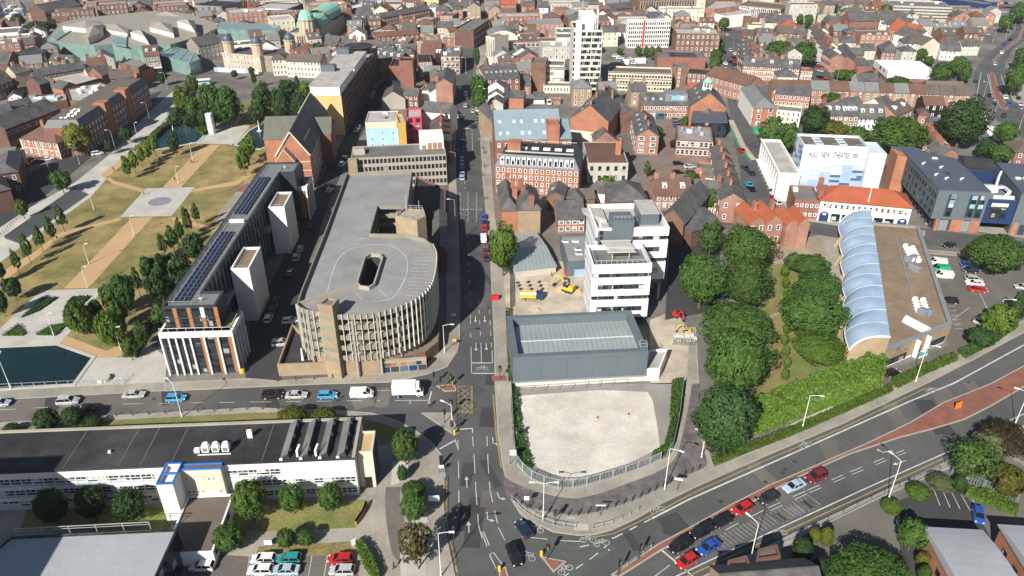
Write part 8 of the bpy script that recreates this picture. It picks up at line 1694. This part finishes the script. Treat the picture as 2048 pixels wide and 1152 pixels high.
# ---------------------------------------------------------------- vehicles
for a in((1588,972,(1545,991),'saloon','iceblue','pale blue car behind the red one in the main road queue'),(1633,953,(1590,972),'suv','maroon','dark red car last in the main road queue'),(1537,996,(1490,1017),'hatch','dark','black car fifth from the front of the main road queue'),(1485,1017,(1440,1038),'hatch','red','red car in the middle of the main road queue'),(1443,1042,(1400,1062),'hatch','black','black car just behind the black estate in the queue'),(1404,1062,(1361,1085),'suv','black','black estate second in the left queue lane'),(1361,1090,(1320,1112),'suv','black','black people carrier first in the left queue lane'),(1417,1094,(1375,1118),'saloon','blue','blue saloon behind the front red car'),(1374,1122,(1335,1145),'hatch','red','bright red car first at the stop line'),(1047,1058,(1030,1035),'hatch','navy','dark blue car turning at the bend by the railings'),(1028,1110,(1040,1140),'suv','black','black car entering the junction at the bottom'),(545,790,(600,788),'suv','black','black and white car in the middle of the side road queue'),(593,790,(650,788),'saloon','silver','silver saloon behind the blue hatchback on the side road'),(655,790,(710,788),'hatch','lightblue','bright blue hatchback behind the white van'),(268,789,(330,786),'saloon','silver','pale silver car ahead of the silver estate on the left road'),(136,802,(200,797),'suv','silver','silver estate on the left road near the pond'),(352,796,(410,793),'hatch','lightblue','bright blue and white car behind the lamp on the left road'),(0,806,(60,803),'hatch','iceblue','pale car cut by the left edge'),(170,817,(110,820),'saloon','black','black car in tree shade on the near lane at left'),(404,1132,(360,1132),'hatch','white','white car parked alone beside the flat roofed hall'),(527,1118,(480,1118),'hatch','white','white car in the upper row of the college car park'),(577,1117,(530,1117),'hatch','teal','teal car beside the upper white one in the car park'),(521,1140,(470,1140),'hatch','white','white car in the lower row of the college car park'),(571,1140,(520,1140),'saloon','iceblue','blue saloon in the lower row of the college car park'),(681,1118,(630,1118),'hatch','red','red car next to the curved hedge'),(684,1141,(640,1141),'hatch','silver','silver car below the red one by the hedge'),(1957,1030,(1962,1060),'hatch','blue','blue car parked alone in the bottom right car park'),(1898,490,(1860,494),'hatch','black','black car leaving the music centre car park at the top'),(1938,531,(1980,536),'suv','blue','blue car behind the black one in the right car park'),(1940,540,(1900,536),'hatch','black','black car beside the blue one in the right car park'),(1948,559,(1990,563),'suv','silver','silver car above the white one in the right car park'),(1949,566,(1910,563),'saloon','white','white car between silver and red in the right car park'),(1956,579,(2000,584),'saloon','red','red saloon in the right car park'),(1900,601,(1860,596),'hatch','black','black hatchback against the music centre wall'),(1965,645,(2000,655),'hatch','silver','silver car at the car park exit bush'),(2046,574,(2000,570),'hatch','silver','silver car cut by the right edge'),(1783,745,(1820,735),'hatch','black','black car tucked behind the tall bright hedge'),(967,433,(966,410),'hatch','blue','blue car first in the bay on the central street'),(969,445,(968,420),'hatch','navy','dark blue car second in the bay on the central street'),(969,455,(968,430),'hatch','red','bright red car third in the bay on the central street'),(971,501,(970,480),'hatch','maroon','maroon car parked below the white van'),(973,514,(972,490),'saloon','dark','dark grey saloon parked below the maroon car'),(601,497,(610,470),'hatch','silver','silver car parked beside the far white stair tower'),(593,514,(603,490),'suv','iceblue','pale car parked below the silver one in the shaded lane'),(580,545,(590,520),'saloon','dark','dark car in the middle of the shaded lane'),(552,602,(562,580),'saloon','dark','upper dark car beside the near stair tower'),(545,620,(555,598),'saloon','navy','navy car beside the near stair tower'),(537,636,(547,612),'hatch','white','white car at the end of the row by the near stair tower'),(621,451,(628,430),'hatch','maroon','dark red car in the far shade of the lane'),(580,641,(620,636),'hatch','white','white car tucked against the car park wall'),(562,686,(600,682),'suv','silver','silver car above the yard wall beside the car park')):
 car(a[0],a[1],a[2],a[3],a[4],a[5])
for a in((693,698,(730,692),'hatch','white','white car inside the lowest car park deck',5.0),(790,688,(830,680),'hatch','red','red car inside the lowest car park deck',5.0)):car(*a[:6],z0=4.75)
car(724,788,(790,786),'van','white','small white van with orange markings behind the box lorry');car(967,477,(966,450),'van','white','white van in the bay on the central street')
for i,(x,y)in enumerate(((1874,525),(1880,538),(1886,551))):car(x,y,(1840,y-5),'van',['white','green','white'][i],['white van with green stripe by the music centre','dark green van between two white vans','white van with blue stripe by the music centre'][i])
for i in range(8):car(1978+i*3.6,258+i*3.2,(1950,250+i*3.2),'van','white','white minibus in the row beside the biggest dark tree','white minibuses in a row')
def box_lorry(px,py,head,label):
 p,q=G(px,py,1),G(*head,1);e=empty('box_lorry',(p.x,p.y,.02),atan2(q.y-p.y,q.x-p.x));tag(e,label,'lorry')
 mb=MB();mb.box(-3.3,-1.12,.95,1.75,1.12,3.35);put(mb,'cargo_box','panel_white',e);mb=MB();mb.prism([(1.8,-1.0),(3.25,-.95),(3.3,.95),(1.8,1.0)],.45,1.35);mb.prism([(1.8,-.98),(2.75,-.86),(2.75,.86),(1.8,.98)],1.35,2.25);mb.prism([(1.2,-.9),(2.5,-.8),(2.5,.8),(1.2,.9)],2.25,3.2);put(mb,'cab','panel_white',e)
 mb=MB();mb.face([(3.12,-.85,1.36),(3.12,.85,1.36),(2.7,.8,2.3),(2.7,-.8,2.3)]);mb.box(1.95,-1.0,1.4,2.6,-.95,2.1);mb.box(1.95,.95,1.4,2.6,1.0,2.1);put(mb,'windscreen','car_glass',e);mb=MB();mb.box(-3.2,-.5,.55,2,.5,.95);put(mb,'chassis','dark_grey',e)
 for sx in(-2.1,2.35):
  for sy in(-.92,.92):link('wheel',CARS['van']['wheel'],e,(sx,sy,.36),None,(1.1,1.4,1.1))
box_lorry(816,783,(880,781),'white box lorry waiting first at the lights')
bs=empty('bus',(G(400,170).x,G(400,170).y,.02),R(14));tag(bs,'pale green and white single decker bus beside the garden trees','bus');mb=MB();mb.box(-5.5,-1.25,.4,5.5,1.25,2.9);put(mb,'body','metal_white',bs);mb=MB();mb.box(-5.4,-1.28,.5,5.0,1.28,1.5);put(mb,'skirt','copper_green',bs);mb=MB();mb.box(-5.2,-1.29,1.6,5.52,1.29,2.5);put(mb,'windows','glass_teal',bs)
for k in range(4):link('wheel',CARS['van']['wheel'],bs,(-3.6+7*(k%2),-1.15+2.3*(k//2),.42),None,(1.3,1.3,1.3))
tr_=empty('tipper_truck',(G(1062,598).x,G(1062,598).y,.03),R(-4));tag(tr_,'yellow and white tipper truck with a blue cab in the building yard','truck');mb=MB();mb.ringwall(rectp(-2.8,-1.1,1.3,1.1),.12,.8,1.9,1.0);mb.face([(-2.7,-1,1.75),(1.2,-1,1.75),(1.2,1,1.75),(-2.7,1,1.75)]);put(mb,'tipper_body','yellow',tr_);mb=MB();mb.box(1.4,-1.0,.5,3.0,1.0,2.2);put(mb,'cab','clad_navy',tr_);mb=MB();mb.box(2.9,-.85,1.4,3.03,.85,2.0);put(mb,'windscreen','car_glass',tr_);mb=MB();mb.box(-2.8,-1.15,1.9,1.4,-.9,2.5);put(mb,'side_board','panel_white',tr_)
for k in range(4):link('wheel',CARS['van']['wheel'],tr_,(-1.8+3.9*(k%2),-.95+1.9*(k//2),.36),None,(1.1,1.3,1.1))
def excavator(px,py,rz,mat,label,s=1.0):
 e=empty('excavator',(G(px,py).x,G(px,py).y,.02),R(rz));e.scale=(s,s,s);tag(e,label,'excavator')
 for y in(-.85,.85):mb=MB();mb.prism([(-1.5,y-.25),(1.5,y-.25),(1.5,y+.25),(-1.5,y+.25)],.05,.7,bottom=True);put(mb,'track','dark_grey',e)
 mb=MB();mb.prism([(-1.7,-1.0),(1.0,-1.0),(1.0,1.0),(-1.7,1.0)],.75,1.6,bottom=True);mb.box(-1.7,-.9,1.6,-.4,.9,2.0);put(mb,'house',mat,e);mb=MB();mb.prism([(-.3,.1),(1.1,.1),(1.1,1.0),(-.3,1.0)],1.6,2.8);put(mb,'cab','glass_dark',e)
 mb=MB();mb.tube([(.9,-.3,1.5),(2.4,-.3,4.0),(4.2,-.3,3.6)],.2);put(mb,'boom',mat,e);mb=MB();mb.bar((4.1,-.3,3.8),(4.6,-.3,1.2),.28);put(mb,'arm',mat,e);mb=MB();mb.prism([(4.1,-.7),(4.9,-.7),(4.7,.1),(4.2,.1)],.4,1.2,bottom=True);put(mb,'bucket','dark_grey',e)
excavator(1136,583,150,'yellow','yellow excavator with its arm raised in the building yard');excavator(1353,634,-60,'red','small red mini digger right of the university block',.6);excavator(1373,666,180,'yellow','small yellow digger beside the paving stacks',.55)
rr=RND(21)
def far(label,group,pts,head,cols=('white','silver','black','dark','grey','red','blue','navy','iceblue')):
 for i,(x,y)in enumerate(pts):h=head if not callable(head)else head(x,y);car(x,y,h,rr.choice(['hatch','saloon','suv']),rr.choice(cols),label,group,near=False)
far('car parked nose to tail in the shade on the left of the central street','cars in the shade of the central street',[(924+k*.15,318+k*7.4)for k in range(6)]+[(914,225),(913,233),(925,283)],92);far('car driving on the sunlit upper part of the central street','cars on the upper central street',[(931,211),(946,222),(955,219),(955,230),(956,242),(945,252),(932,195),(932,187),(921,234),(920,178)],91,('white','silver','dark','grey'))
far('car on the upper end of the right hand street','cars on the right hand street',[(1460,100),(1469,107),(1468,115),(1468,123),(1468,128),(1459,123),(1450,127),(1467,146),(1459,164),(1453,69),(1442,146)],94);far('car near the road works on the right hand street','cars by the road works',[(1483,300),(1490,335),(1502,345),(1532,345),(1535,353),(1538,361),(1497,368),(1502,377)],100,('white','navy','lightblue','black','red'))
far('car in the line beside the theatre steps','cars beside the theatre',[(1530,332),(1533,341),(1536,350),(1538,358),(1550,395),(1553,404)],98,('red','dark','silver'));far('car on the side street at the top','cars on the side street',[(1631,126),(1639,133),(1640,141),(1639,154),(1650,160),(1613,76),(1616,82),(1617,77),(1652,117)],108)
far('car on the curving ring road at the top right','cars on the ring road',[(2008,88),(2020,79),(2003,105),(1990,128),(1951,162),(1979,190),(2011,194),(1988,209),(2018,208),(2008,231),(2037,196),(2041,208),(2036,41),(2023,57),(2038,57)],62);far('car parked in the courtyard by the mill','cars in the courtyard',[(1352,239),(1355,246),(1355,251),(1356,326),(1380,333),(1355,344),(1383,345)],10);far('car parked in the shaded street behind the yellow ended slab','cars in the shaded back street',[(747,185),(744,193),(737,210),(727,229),(718,253),(714,260),(690,315),(685,328),(660,380),(655,372),(750,172)],80,('silver','dark','white','iceblue'))
far('car by the Georgian house','cars by the Georgian house',[(60,318),(75,322),(45,330),(95,318),(195,307),(243,254)],35,('dark','white','black'));far('parked car in the distant streets at the top right','distant parked cars',[(1985+(k%5)*9,6+(k//5)*9)for k in range(14)]+[(1695,57),(1700,70),(1975,69),(1960,71)],20);far('white van on the building site behind the white tower','vans behind the tower',[(1232,112),(1240,116),(1252,122),(1262,118),(1268,126),(1278,120)],10,('white',));car(1228,371,(1240,369),'van','white','white van below the beige block');car(1098,206,(1102,215),'van','white','white van parked in the yard near the brick garage');car(1645,114,(1640,105),'van','yellow','yellow van on the side street')
# ---------------------------------------------------------------- lamps, bollards, rails, signs
for x,y,h,hd,l in((1775,1003,9.6,120,'tall white lamp by the bush on the lower pavement'),(1497,1136,10,125,'tall white lamp by the dark roof at the bottom'),(1329,979,9.8,-30,'white lamp with a sign box at the bollard line'),(1086,1040,8.6,0,'double headed white lamp above the railings'),(882,1153,9.8,0,'white lamp at the bottom edge of the pavement'),(1604,858,8.5,-15,'white lamp in the low verge hedge'),(1831,763,9.5,-20,'white lamp before the music centre'),(1984,662,9,-20,'white lamp at the car park exit bush'),(2030,848,8,150,'white lamp at the right edge by the purple tree'),(22,778,8,110,'lamp beside the dark pond at lower left'),(364,834,8.5,140,'lamp on the bollard pavement of the left road'),(889,705,7.5,0,'lamp on the corner below the car park'),(905,862,6.5,150,'slim lamp on the traffic island'),(1403,915,5,120,'short lamp at the corner of the sett lane')):lamp(x,y,l,None,h,1.8,hd,double='double' in l)
for x,y in((188,420),(275,275),(357,367),(385,318),(463,290),(178,528),(175,575),(242,700),(108,672),(268,470),(472,238),(497,240)):lamp(x,y,'slim pale lamp beside the buff garden path','garden path lamps',6,.5,20,'metal_pale')
for x,y in((148,315),(67,340),(231,300),(100,345),(300,242),(335,178),(160,330)):lamp(x,y,'slim lamp along the promenade road','promenade lamps',8,1.2,200,'galv')
for x,y in((945,300),(912,350),(967,210),(932,148),(1454,170),(1443,84),(1475,60),(1476,48),(1673,165),(1624,80),(1668,95),(2011,72),(2022,55),(1985,85),(2030,130),(1985,240),(2038,258),(1965,200),(977,215),(911,450)):lamp(x,y,'distant street lamp among the town streets','distant street lamps',8.5,1.6,180,'galv')
BO=MB();BO.cyl(0,0,0,.95,.11,8,r2=.09);BO.cyl(0,0,.95,1.05,.13,8,r2=.05);BO=BO.mesh('bollard','dark_grey')
def bollards(px,step,label,group,z=.12,s=1.0):
 for x,y,a in along(px,step):tag(link('bollard',BO,None,(x,y,z),0,(s,s,s)),label,'bollard',group)
bollards(smooth([(1026,1001),(1074,1021),(1134,1032),(1184,1027),(1257,1006),(1321,977),(1374,951),(1404,938)]),1.75,'black bollard in the curved line beside the sett lane','bollards beside the sett lane',s=1.15);bollards([(200,834),(380,826),(512,819),(560,820)],3.3,'black bollard on the kerb behind the college','bollards behind the college')
bollards([(150,345),(190,318)],1.3,'short dark bollard in the promenade row','promenade bollards',.1,.8);bollards([(100,372),(2,470)],1.6,'dark bollard on the left kerb of the promenade','promenade kerb bollards',.1,.8);bollards([(555,764),(690,755)],4,'bollard on the pavement below the car park','car park bollards')
def rail(px,label,h=1.05,post=1.9,mat='galv',name='guard_railing',group=None,bars=2,pales=0,z0=.12,cat='railing'):
 """posts, rails and pales along a traced line, each post and each rail length a part"""
 pts=along(px,post);e=empty(name,(pts[0][0],pts[0][1],z0));tag(e,label,cat,group);ox,oy=pts[0][:2];pm=MB();pm.box(-.045,-.045,0,.045,.045,h);pm=pm.mesh('post',mat)
 for x,y,a in pts:link('post',pm,e,(x-ox,y-oy,0),a)
 for(x,y,a),(x2,y2,_)in zip(pts,pts[1:]):
  mb=MB();p,q=Vector((x-ox,y-oy,0)),Vector((x2-ox,y2-oy,0))
  for k in range(bars):z=h-.06-k*(h-.3)/max(bars-1,1);mb.bar(p+Vector((0,0,z)),q+Vector((0,0,z)),.06)
  for k in range(pales):c=p.lerp(q,(k+.5)/pales);mb.bar(c,c+Vector((0,0,h*.98)),post/pales*.62,.03)
  put(mb,'rail_panel',mat,e)
 return e
rail(smooth([(1031,925),(1057,955),(1091,971),(1124,978),(1157,975),(1221,958),(1291,935),(1334,915)]),'pale grey palisade fence round the bottom of the vacant lot',2.1,2.7,'palisade','palisade_fence',pales=9,cat='fence');rail([(1334,915),(1345,900),(1358,840),(1367,765)],'dark mesh fence up the right side of the vacant lot',2.0,2.7,'fence_green','mesh_fence',pales=5,cat='fence');rail([(1022,640),(1022,770),(1028,890),(1032,925)],'dark mesh fence along the left side of the vacant lot',1.9,2.7,'fence_green','mesh_fence',pales=5,cat='fence');rail([(1034,786),(1130,780),(1270,769)],'low wire fence below the sports hall',1.7,3.0,'mid_grey','wire_fence',cat='fence')
rail(smooth([(1024,1000),(1060,1032),(1107,1052),(1150,1058)]),'guard railing on the left of the dropped crossing');rail(smooth([(1184,1060),(1224,1050),(1276,1024)]),'guard railing on the right of the dropped crossing');rail([(1238,1146),(1317,1088)],'guard railing on the tip of the brick median');rail([(1560,1090),(1613,1066),(1690,1030),(1769,990),(1830,966),(1890,938)],'long railing at the back of the lower pavement',1.2,3.6,'mid_grey');rail([(913,780),(913,868)],'guard railing on the traffic island',1.0,1.8,'dark_grey');rail([(889,960),(889,1030),(898,1100),(912,1150)],'low railing along the left pavement of the junction',.9,2.5,'dark_grey');rail([(0,777),(140,770),(250,768),(262,745)],'railing along the pond edge pavement',1.1,2.4);rail([(1900,952),(1935,967),(2000,995),(2060,1022)],'pale green mesh fence with white posts in the right corner',2.3,2.7,'fence_green','mesh_fence',pales=6,cat='fence');rail([(1020,620),(1020,545),(1003,545)],'green site fence beside the building yard',2.0,2.5,'fence_green','site_fence',pales=4,cat='fence');rail([(1345,690),(1395,694)],'green site fence before the paving stacks',2.0,2.5,'fence_green','site_fence',pales=5,cat='fence')
def sign(px,py,w,h,z,mat,label,rz=0.0,cat='sign',post='dark_grey',posts=1,back='mid_grey',z0=.1):
 p=G(px,py,z0);e=empty('sign',(p.x,p.y,z0),R(rz));tag(e,label,cat);mb=MB()
 for k in range(posts):x=0 if posts==1 else(k-.5)*w*.8;mb.bar((x,0,0),(x,0,z+h*.5),.09)
 put(mb,'post',post,e);mb=MB();mb.box(-w/2,-.1,z,w/2,-.04,z+h);put(mb,'board',mat,e);return e
e=sign(869,1012,1.9,1.3,1.3,'panel_white','white notice board with faint text beside the double clipped tree',posts=2);sign(883,945,.9,.7,1.2,'panel_white','small white board by the dark kiosk',posts=2);sign(538,1093,1.3,1.0,.5,'panel_white','white board on the grass strip above the parked cars',posts=2);sign(709,1092,.9,1.4,.3,'panel_white','narrow white board at the top of the curved hedge',30);sign(1026,928,1.3,1.4,2.2,'palisade','grey road sign seen from behind at the lot corner',posts=2);sign(1354,981,1.5,.5,2.6,'panel_white','tilted white street sign on the bollard pavement',-15);sign(1053,1016,.9,.9,2.0,'panel_white','small white sign with a black arrow by the railings');sign(1200,1031,1.8,.25,2.4,'panel_white','thin white finger sign beside the sett lane');sign(908,648,1.2,.7,2.4,'panel_pale','pale blue road sign at the car park corner');sign(909,690,.9,.7,1.0,'yellow','small yellow sign on the corner pavement');sign(1914,818,1.7,1.7,.2,'orange','orange road works sign standing on the brick median',20);sign(883,930,.7,2.4,.1,'black','dark slim kiosk on the left pavement of the junction');sign(1218,1100,.3,.3,0,'galv','small steel marker post at the cycle lane')
def signal(px,py,label,rz=0.0,h=3.4,group=None):
 p=G(px,py,.12);e=empty('traffic_light',(p.x,p.y,.12),R(rz));tag(e,label,'traffic light',group);mb=MB();mb.cyl(0,0,0,h,.08,6);put(mb,'pole','dark_grey',e);mb=MB();mb.box(-.22,-.3,h-1.1,.22,-.02,h+.1);put(mb,'signal_head','black',e);mb=MB();mb.box(-.35,-.02,h-1.25,.35,.03,h+.22);put(mb,'backing_board','dark_grey',e)
 for k,m in enumerate(('red','yellow','teal')):mb=MB();mb.cyl(0,0,0,.06,.11,8);o=put(mb,'lamp',m,e,loc=(0,-.3,h-.1-k*.4));o.rotation_euler=(R(90),0,0)
for x,y,r_,l in((889,846,90,'traffic light on the left point of the traffic island'),(905,870,200,'traffic light at the bottom tip of the traffic island'),(903,826,0,'traffic light at the top of the traffic island'),(881,780,90,'traffic light on the brick island by the lorry'),(902,774,0,'traffic light on the brick island corner'),(1095,1118,0,'traffic light on the triangular brick island'),(1110,1050,180,'traffic light at the crossing railings'),(1277,1118,60,'traffic light at the median tip'),(1236,1150,60,'traffic light at the bottom of the median'),(1033,885,0,'traffic light on the right pavement by the lot'),(868,770,90,'traffic light on the corner by the painted shutters'),(1000,758,0,'traffic light beside the cycle box')):signal(x,y,l,r_)
YB=MB();YB.cyl(0,0,0,.9,.28,8);YB.dome(0,0,.9,.28,.25,8,3);YB=YB.mesh('keep_left_bollard','yellow')
for x,y,l in((909,869,'yellow keep left bollard at the island tip'),(904,772,'yellow keep left bollard on the brick island'),(1083,1112,'yellow keep left bollard on the triangular island'),(999,1142,'yellow keep left bollard at the bottom island')):p=G(x,y);tag(link('keep_left_bollard',YB,None,(p.x,p.y,.12)),l,'bollard')
for x,y,l,c in((675,803,'cyclist like walker crossing the side road in white',(.7,.7,.7)),(788,1138,'walker in dark clothes on the bottom left pavement',(.05,.05,.06)),(859,814,'walker in pale clothes crossing behind the lorry',(.5,.5,.5)),(1817,972,'walker in dark clothes by the lower railing',(.05,.05,.07)),(383,327,'walker in brown on the upper buff path',(.3,.15,.08)),(387,326,'walker in white on the upper buff path',(.7,.68,.62)),(350,362,'walker in dark red on the buff path',(.2,.06,.05)),(289,390,'walker by the stone plaza circle',(.25,.2,.2)),(228,342,'walker on the path below the promenade',(.15,.1,.08)),(1384,555,'worker in the shaded yard right of the university block',(.6,.3,.05)),(1103,553,'worker in orange in the building yard',(.75,.25,.03)),(1128,560,'worker in yellow beside the excavator',(.7,.6,.05))):person(x,y,l,None,c,rr.uniform(0,6),z0=.02 if y>500 else.03)
for k in range(14):x,y=rr.choice([(967,300),(968,340),(905,300),(958,280),(1470,190),(1512,300),(968,390)]);person(x+rr.uniform(-3,3),y+rr.uniform(-20,20),'distant pedestrian on a town pavement','distant pedestrians',(rr.uniform(.05,.5),rr.uniform(.05,.4),rr.uniform(.05,.4)),rr.uniform(0,6),.13)
CO=MB();CO.box(-.3,-.3,0,.3,.3,.06,0);CO.cyl(0,0,.06,.5,.24,8,1,r2=.15);CO.cyl(0,0,.5,1.0,.15,8,0,r2=.04);CO=CO.mesh('traffic_cone',['red','panel_white'])
for x,y,l in((1193,840,'left red and white cone on the empty lot'),(1255,833,'right red and white cone on the empty lot')):p=G(x,y);tag(link('traffic_cone',CO,None,(p.x,p.y,.025)),l,'cone')
for x,y,a in along([(1452,235),(1475,290),(1500,322)],3.2):tag(link('road_barrier',panel(2.3,1.0,.12,'green_net','road_barrier'),None,(x,y,.02),a),'green barrier round the trench in the right hand street','barrier','green road works barriers')
tch=MB();strip(tch,[tuple(G(1462,240)),tuple(G(1485,290)),tuple(G(1508,320))],2.2,.03);struct('trench',tch,'dirt')
for k,(x,y)in enumerate(((1352,677),(1361,676),(1372,675),(1382,675),(1356,684),(1376,683),(1388,682))):p=G(x,y);e=empty('paving_stack',(p.x,p.y,.03),R(6));tag(e,'pale stack of paving slabs behind the green site fence','stack','paving stacks');mb=MB();mb.box(-.6,-.5,0,.6,.5,.14);put(mb,'pallet','timber',e);[link('slab',panel(1.1,.2,.9,'concrete_pale','slab'),e,(-.55,.42,.16+q*.22))for q in range(4)]
for k in range(26):x,y=1032+(k%9)*7.2+(k//9)*3,566+(k//9)*7;p=G(x,y);tag(link('kerb_stack',panel(.9,.4,.5,'stone' if k%3 else 'dark_grey','kerb_stack'),None,(p.x,p.y,.02),R(10+k*13%40)),'small stack of stone in the rows at the building yard edge','stack','stone stacks in the yard')
for x,y,s,l in((1125,578,2.2,'heap of yellow sand under the excavator'),(1158,584,1.5,'small heap of pale rubble by the university wall'),(1075,620,.9,'low heap of spoil in the yard corner')):p=G(x,y);mb=MB();mb.cyl(0,0,0,s*.45,s,9,0,r2=s*.4);mb.cyl(0,0,s*.45,s*.62,s*.4,9,0,r2=.1);o=put(mb,'spoil_heap','buff_gravel',None,loc=(p.x,p.y,.02));tag(o,l,'heap')
for x,y,w,d,h,m,l in((1136,548,2.2,1.2,1.3,'red','red site container behind the yard'),(1160,553,3.4,.3,2.2,'membrane_blue','blue hoarding panel beside the university wall'),(990,600,1.8,1.0,1.4,'red','red and white barrier block on the central street pavement'),(1273,753,1.2,1.0,1.9,'blue','blue bin at the end of the sports hall wall'),(1992,1112,1.2,1.6,1.4,'lightblue' if 0 else 'membrane_blue','blue wheeled bin between the brick units'),(1745,382,3,2,1.5,'membrane_blue','blue skips behind the red roofed building'),(1517,266,4,2.4,2.6,'green_net','green cabin by the theatre square trees'),(1250,128,4,2.4,2.6,'panel_white','white site cabin behind the cream slab'),(1280,126,6,2.4,2.6,'panel_white','large white cabin behind the sports centre')):
 p=G(x,y);e=empty('container',(p.x,p.y,.02),R(8));tag(e,l,'container');boxpart('body',e,0,0,0,w,d,h*.9,m);boxpart('lid',e,0,0,h*.9+.003,w*1.04,d*1.04,h*.12,m)
for x,y,l in((349,272,'thin white fountain jet in the blue pond'),(519,262,'white fountain jet in the dark far pond')):p=G(x,y);mb=MB();mb.cyl(0,0,0,4.5,.35,7,r2=.08);mb.cyl(0,0,0,.12,1.1,9);tag(put(mb,'fountain','white_stuff',None,loc=(p.x,p.y,.04)),l,'fountain')
p=G(425,267);e=empty('pylon',(p.x,p.y,.03),R(-8));tag(e,'tall white fluted pylon sculpture on the stone terrace','sculpture');mb=MB()
mb.prism(rectp(-1.2,-.9,1.2,.9),0,8.6,bottom=True);put(mb,'core','panel_white',e)
for k in range(5):
 for f in range(13):mb=MB()if not(k or f)else mb
 mb=MB();pts=[Vector((-1.0+k*.5+.12*sin(f*1.3+k),-1.0,f*.66+.1))for f in range(13)];mb.tube(pts,.1);put(mb,'flute','metal_pale',e)
cv=empty('tensile_canopy',(G(12,68).x,G(12,68).y,0));tag(cv,'white tensile canopy with a tall mast by the marina','canopy');mb=MB();pk=(0,0,9);cs=[(-9,-3,3),(-3,-6,2),(4,-3,4.5),(12,1,6),(3,5,4),(-7,4,4)]
for k in range(6):mb.face([cs[k],cs[(k+1)%6],pk])
put(mb,'membrane','metal_white',cv);mb=MB();mb.bar((0,0,0),(0,0,10),.3);[mb.bar((c[0],c[1],0),c,.2)for c in cs];put(mb,'mast','metal_white',cv)
sheet('marina_water',[(-60,60),(-60,5),(40,2),(60,22),(45,40),(20,52)],.03,'water_blue')
for k,(x,y)in enumerate(((5,48),(14,40),(22,34),(30,28),(38,20),(8,28),(18,20),(26,14),(48,38),(2,18))):
 p=G(x,y);e=empty('sailing_boat',(p.x,p.y,.05),R(20+k*7));tag(e,'moored white sailing boat with a bare mast in the marina','boat','moored sailing boats');mb=MB();mb.prism([(-3.5,-1.1),(1.5,-1.3),(4,0),(1.5,1.3),(-3.5,1.1)],0,1.0);mb.box(-2,-.7,1.0,1,.7,1.5);put(mb,'hull','metal_white',e);mb=MB();mb.cyl(.6,0,1,11,.09,5);put(mb,'mast','metal_pale',e)
for x,y,l in((209,760,'pale round stone planter beside the pond corner'),(485,745,'yellow round grit bin at the apartment corner')):p=G(x,y);mb=MB();mb.cyl(0,0,0,.7,1.5 if 'stone' in l else.7,14,r2=1.3 if 'stone' in l else.6);mb.dome(0,0,.7,.6,.3,10,3)if 'yellow' in l else None;tag(put(mb,'planter' if 'stone' in l else 'grit_bin','stone_paving' if 'stone' in l else 'yellow',None,loc=(p.x,p.y,.1)),l,'planter' if 'stone' in l else 'bin')
def unit(A,Bp,label):
 fr=Fr(A,Bp,5.2);e=fr.empty('brick_unit');tag(e,label,'building');W,D=fr.W,26.0;D0=17;mb=MB();mb.prism(rectp(0,-D0,W,0),0,5.1);put(mb,'wall','brick_orange',e);mb=MB();n=10;p0=None
 for k in range(n+1):
  v=-D0-.5+(D0+1)*k/n;z=5.1+1.5*(1-((k-n*.4)/(n*.62))**2)
  if p0:mb.face([(-.4,p0[0],p0[1]),(W+.4,p0[0],p0[1]),(W+.4,v,z),(-.4,v,z)]);mb.face([(-.4,p0[0],5),(-.4,p0[0],p0[1]),(-.4,v,z),(-.4,v,5)]);mb.face([(W+.4,p0[0],5),(W+.4,v,5),(W+.4,v,z),(W+.4,p0[0],p0[1])])
  p0=(v,z)
 put(mb,'curved_roof','hall_roof',e)
 for k in range(4):link('window',win_mesh(1.4,1.3,'dark'),e,(0,-3-k*3.4,1.6),-pi/2)
unit((1853,1058),(1963,1064),'left brick unit with a pale curved metal roof in the bottom right');unit((2003,1053),(2110,1060),'brick unit with a curved metal roof cut by the right edge')
fr=B('dark_roofed_house','grey slate roofed building at the bottom edge below the main road',(1452,1212),(1650,1196),7,h=6,wall='brick_buff',roof='gx',rmat='slate',win='',rh=2.5)
for k,(x,y)in enumerate(((1452,1142),(1512,1120))):PB('gabled_porch',['dark gabled block left of the tall bottom lamp','brown topped block right of the tall bottom lamp'][k],[(x,y),(x+50,y-8),(x+42,y-32),(x+4,y-22)],6.5,'brick_dark','felt_brown')
mb=MB();p=[G(x,y)for x,y in((712,1052),(720,1040),(728,1028),(734,1012))];strip(mb,[tuple(q)for q in p],.35,1.2);
for a,b in zip(p,p[1:]):mb.bar((a.x,a.y,.65),(b.x,b.y,.65),.35,1.1)
tag(put(mb,'garden_wall','brick_orange'),'low curved orange brick wall at the end of the college lawn','wall')
# ---------------------------------------------------------------- summer haze over the town
mb=MB();mb.box(-1560,-360,-1,1560,2260,118);hz=bpy.data.materials.new('haze');hz.use_nodes=True;n=hz.node_tree.nodes;n.clear();pv=n.new('ShaderNodeVolumePrincipled');pv.inputs['Color'].default_value=(.82,.88,1,1);pv.inputs['Density'].default_value=.00008;pv.inputs['Anisotropy'].default_value=.2
ou=n.new('ShaderNodeOutputMaterial');hz.node_tree.links.new(pv.outputs[0],ou.inputs['Volume']);hb=put(mb,'haze',[hz]);hb['kind']='stuff';hb['label']='thin summer haze over the town'
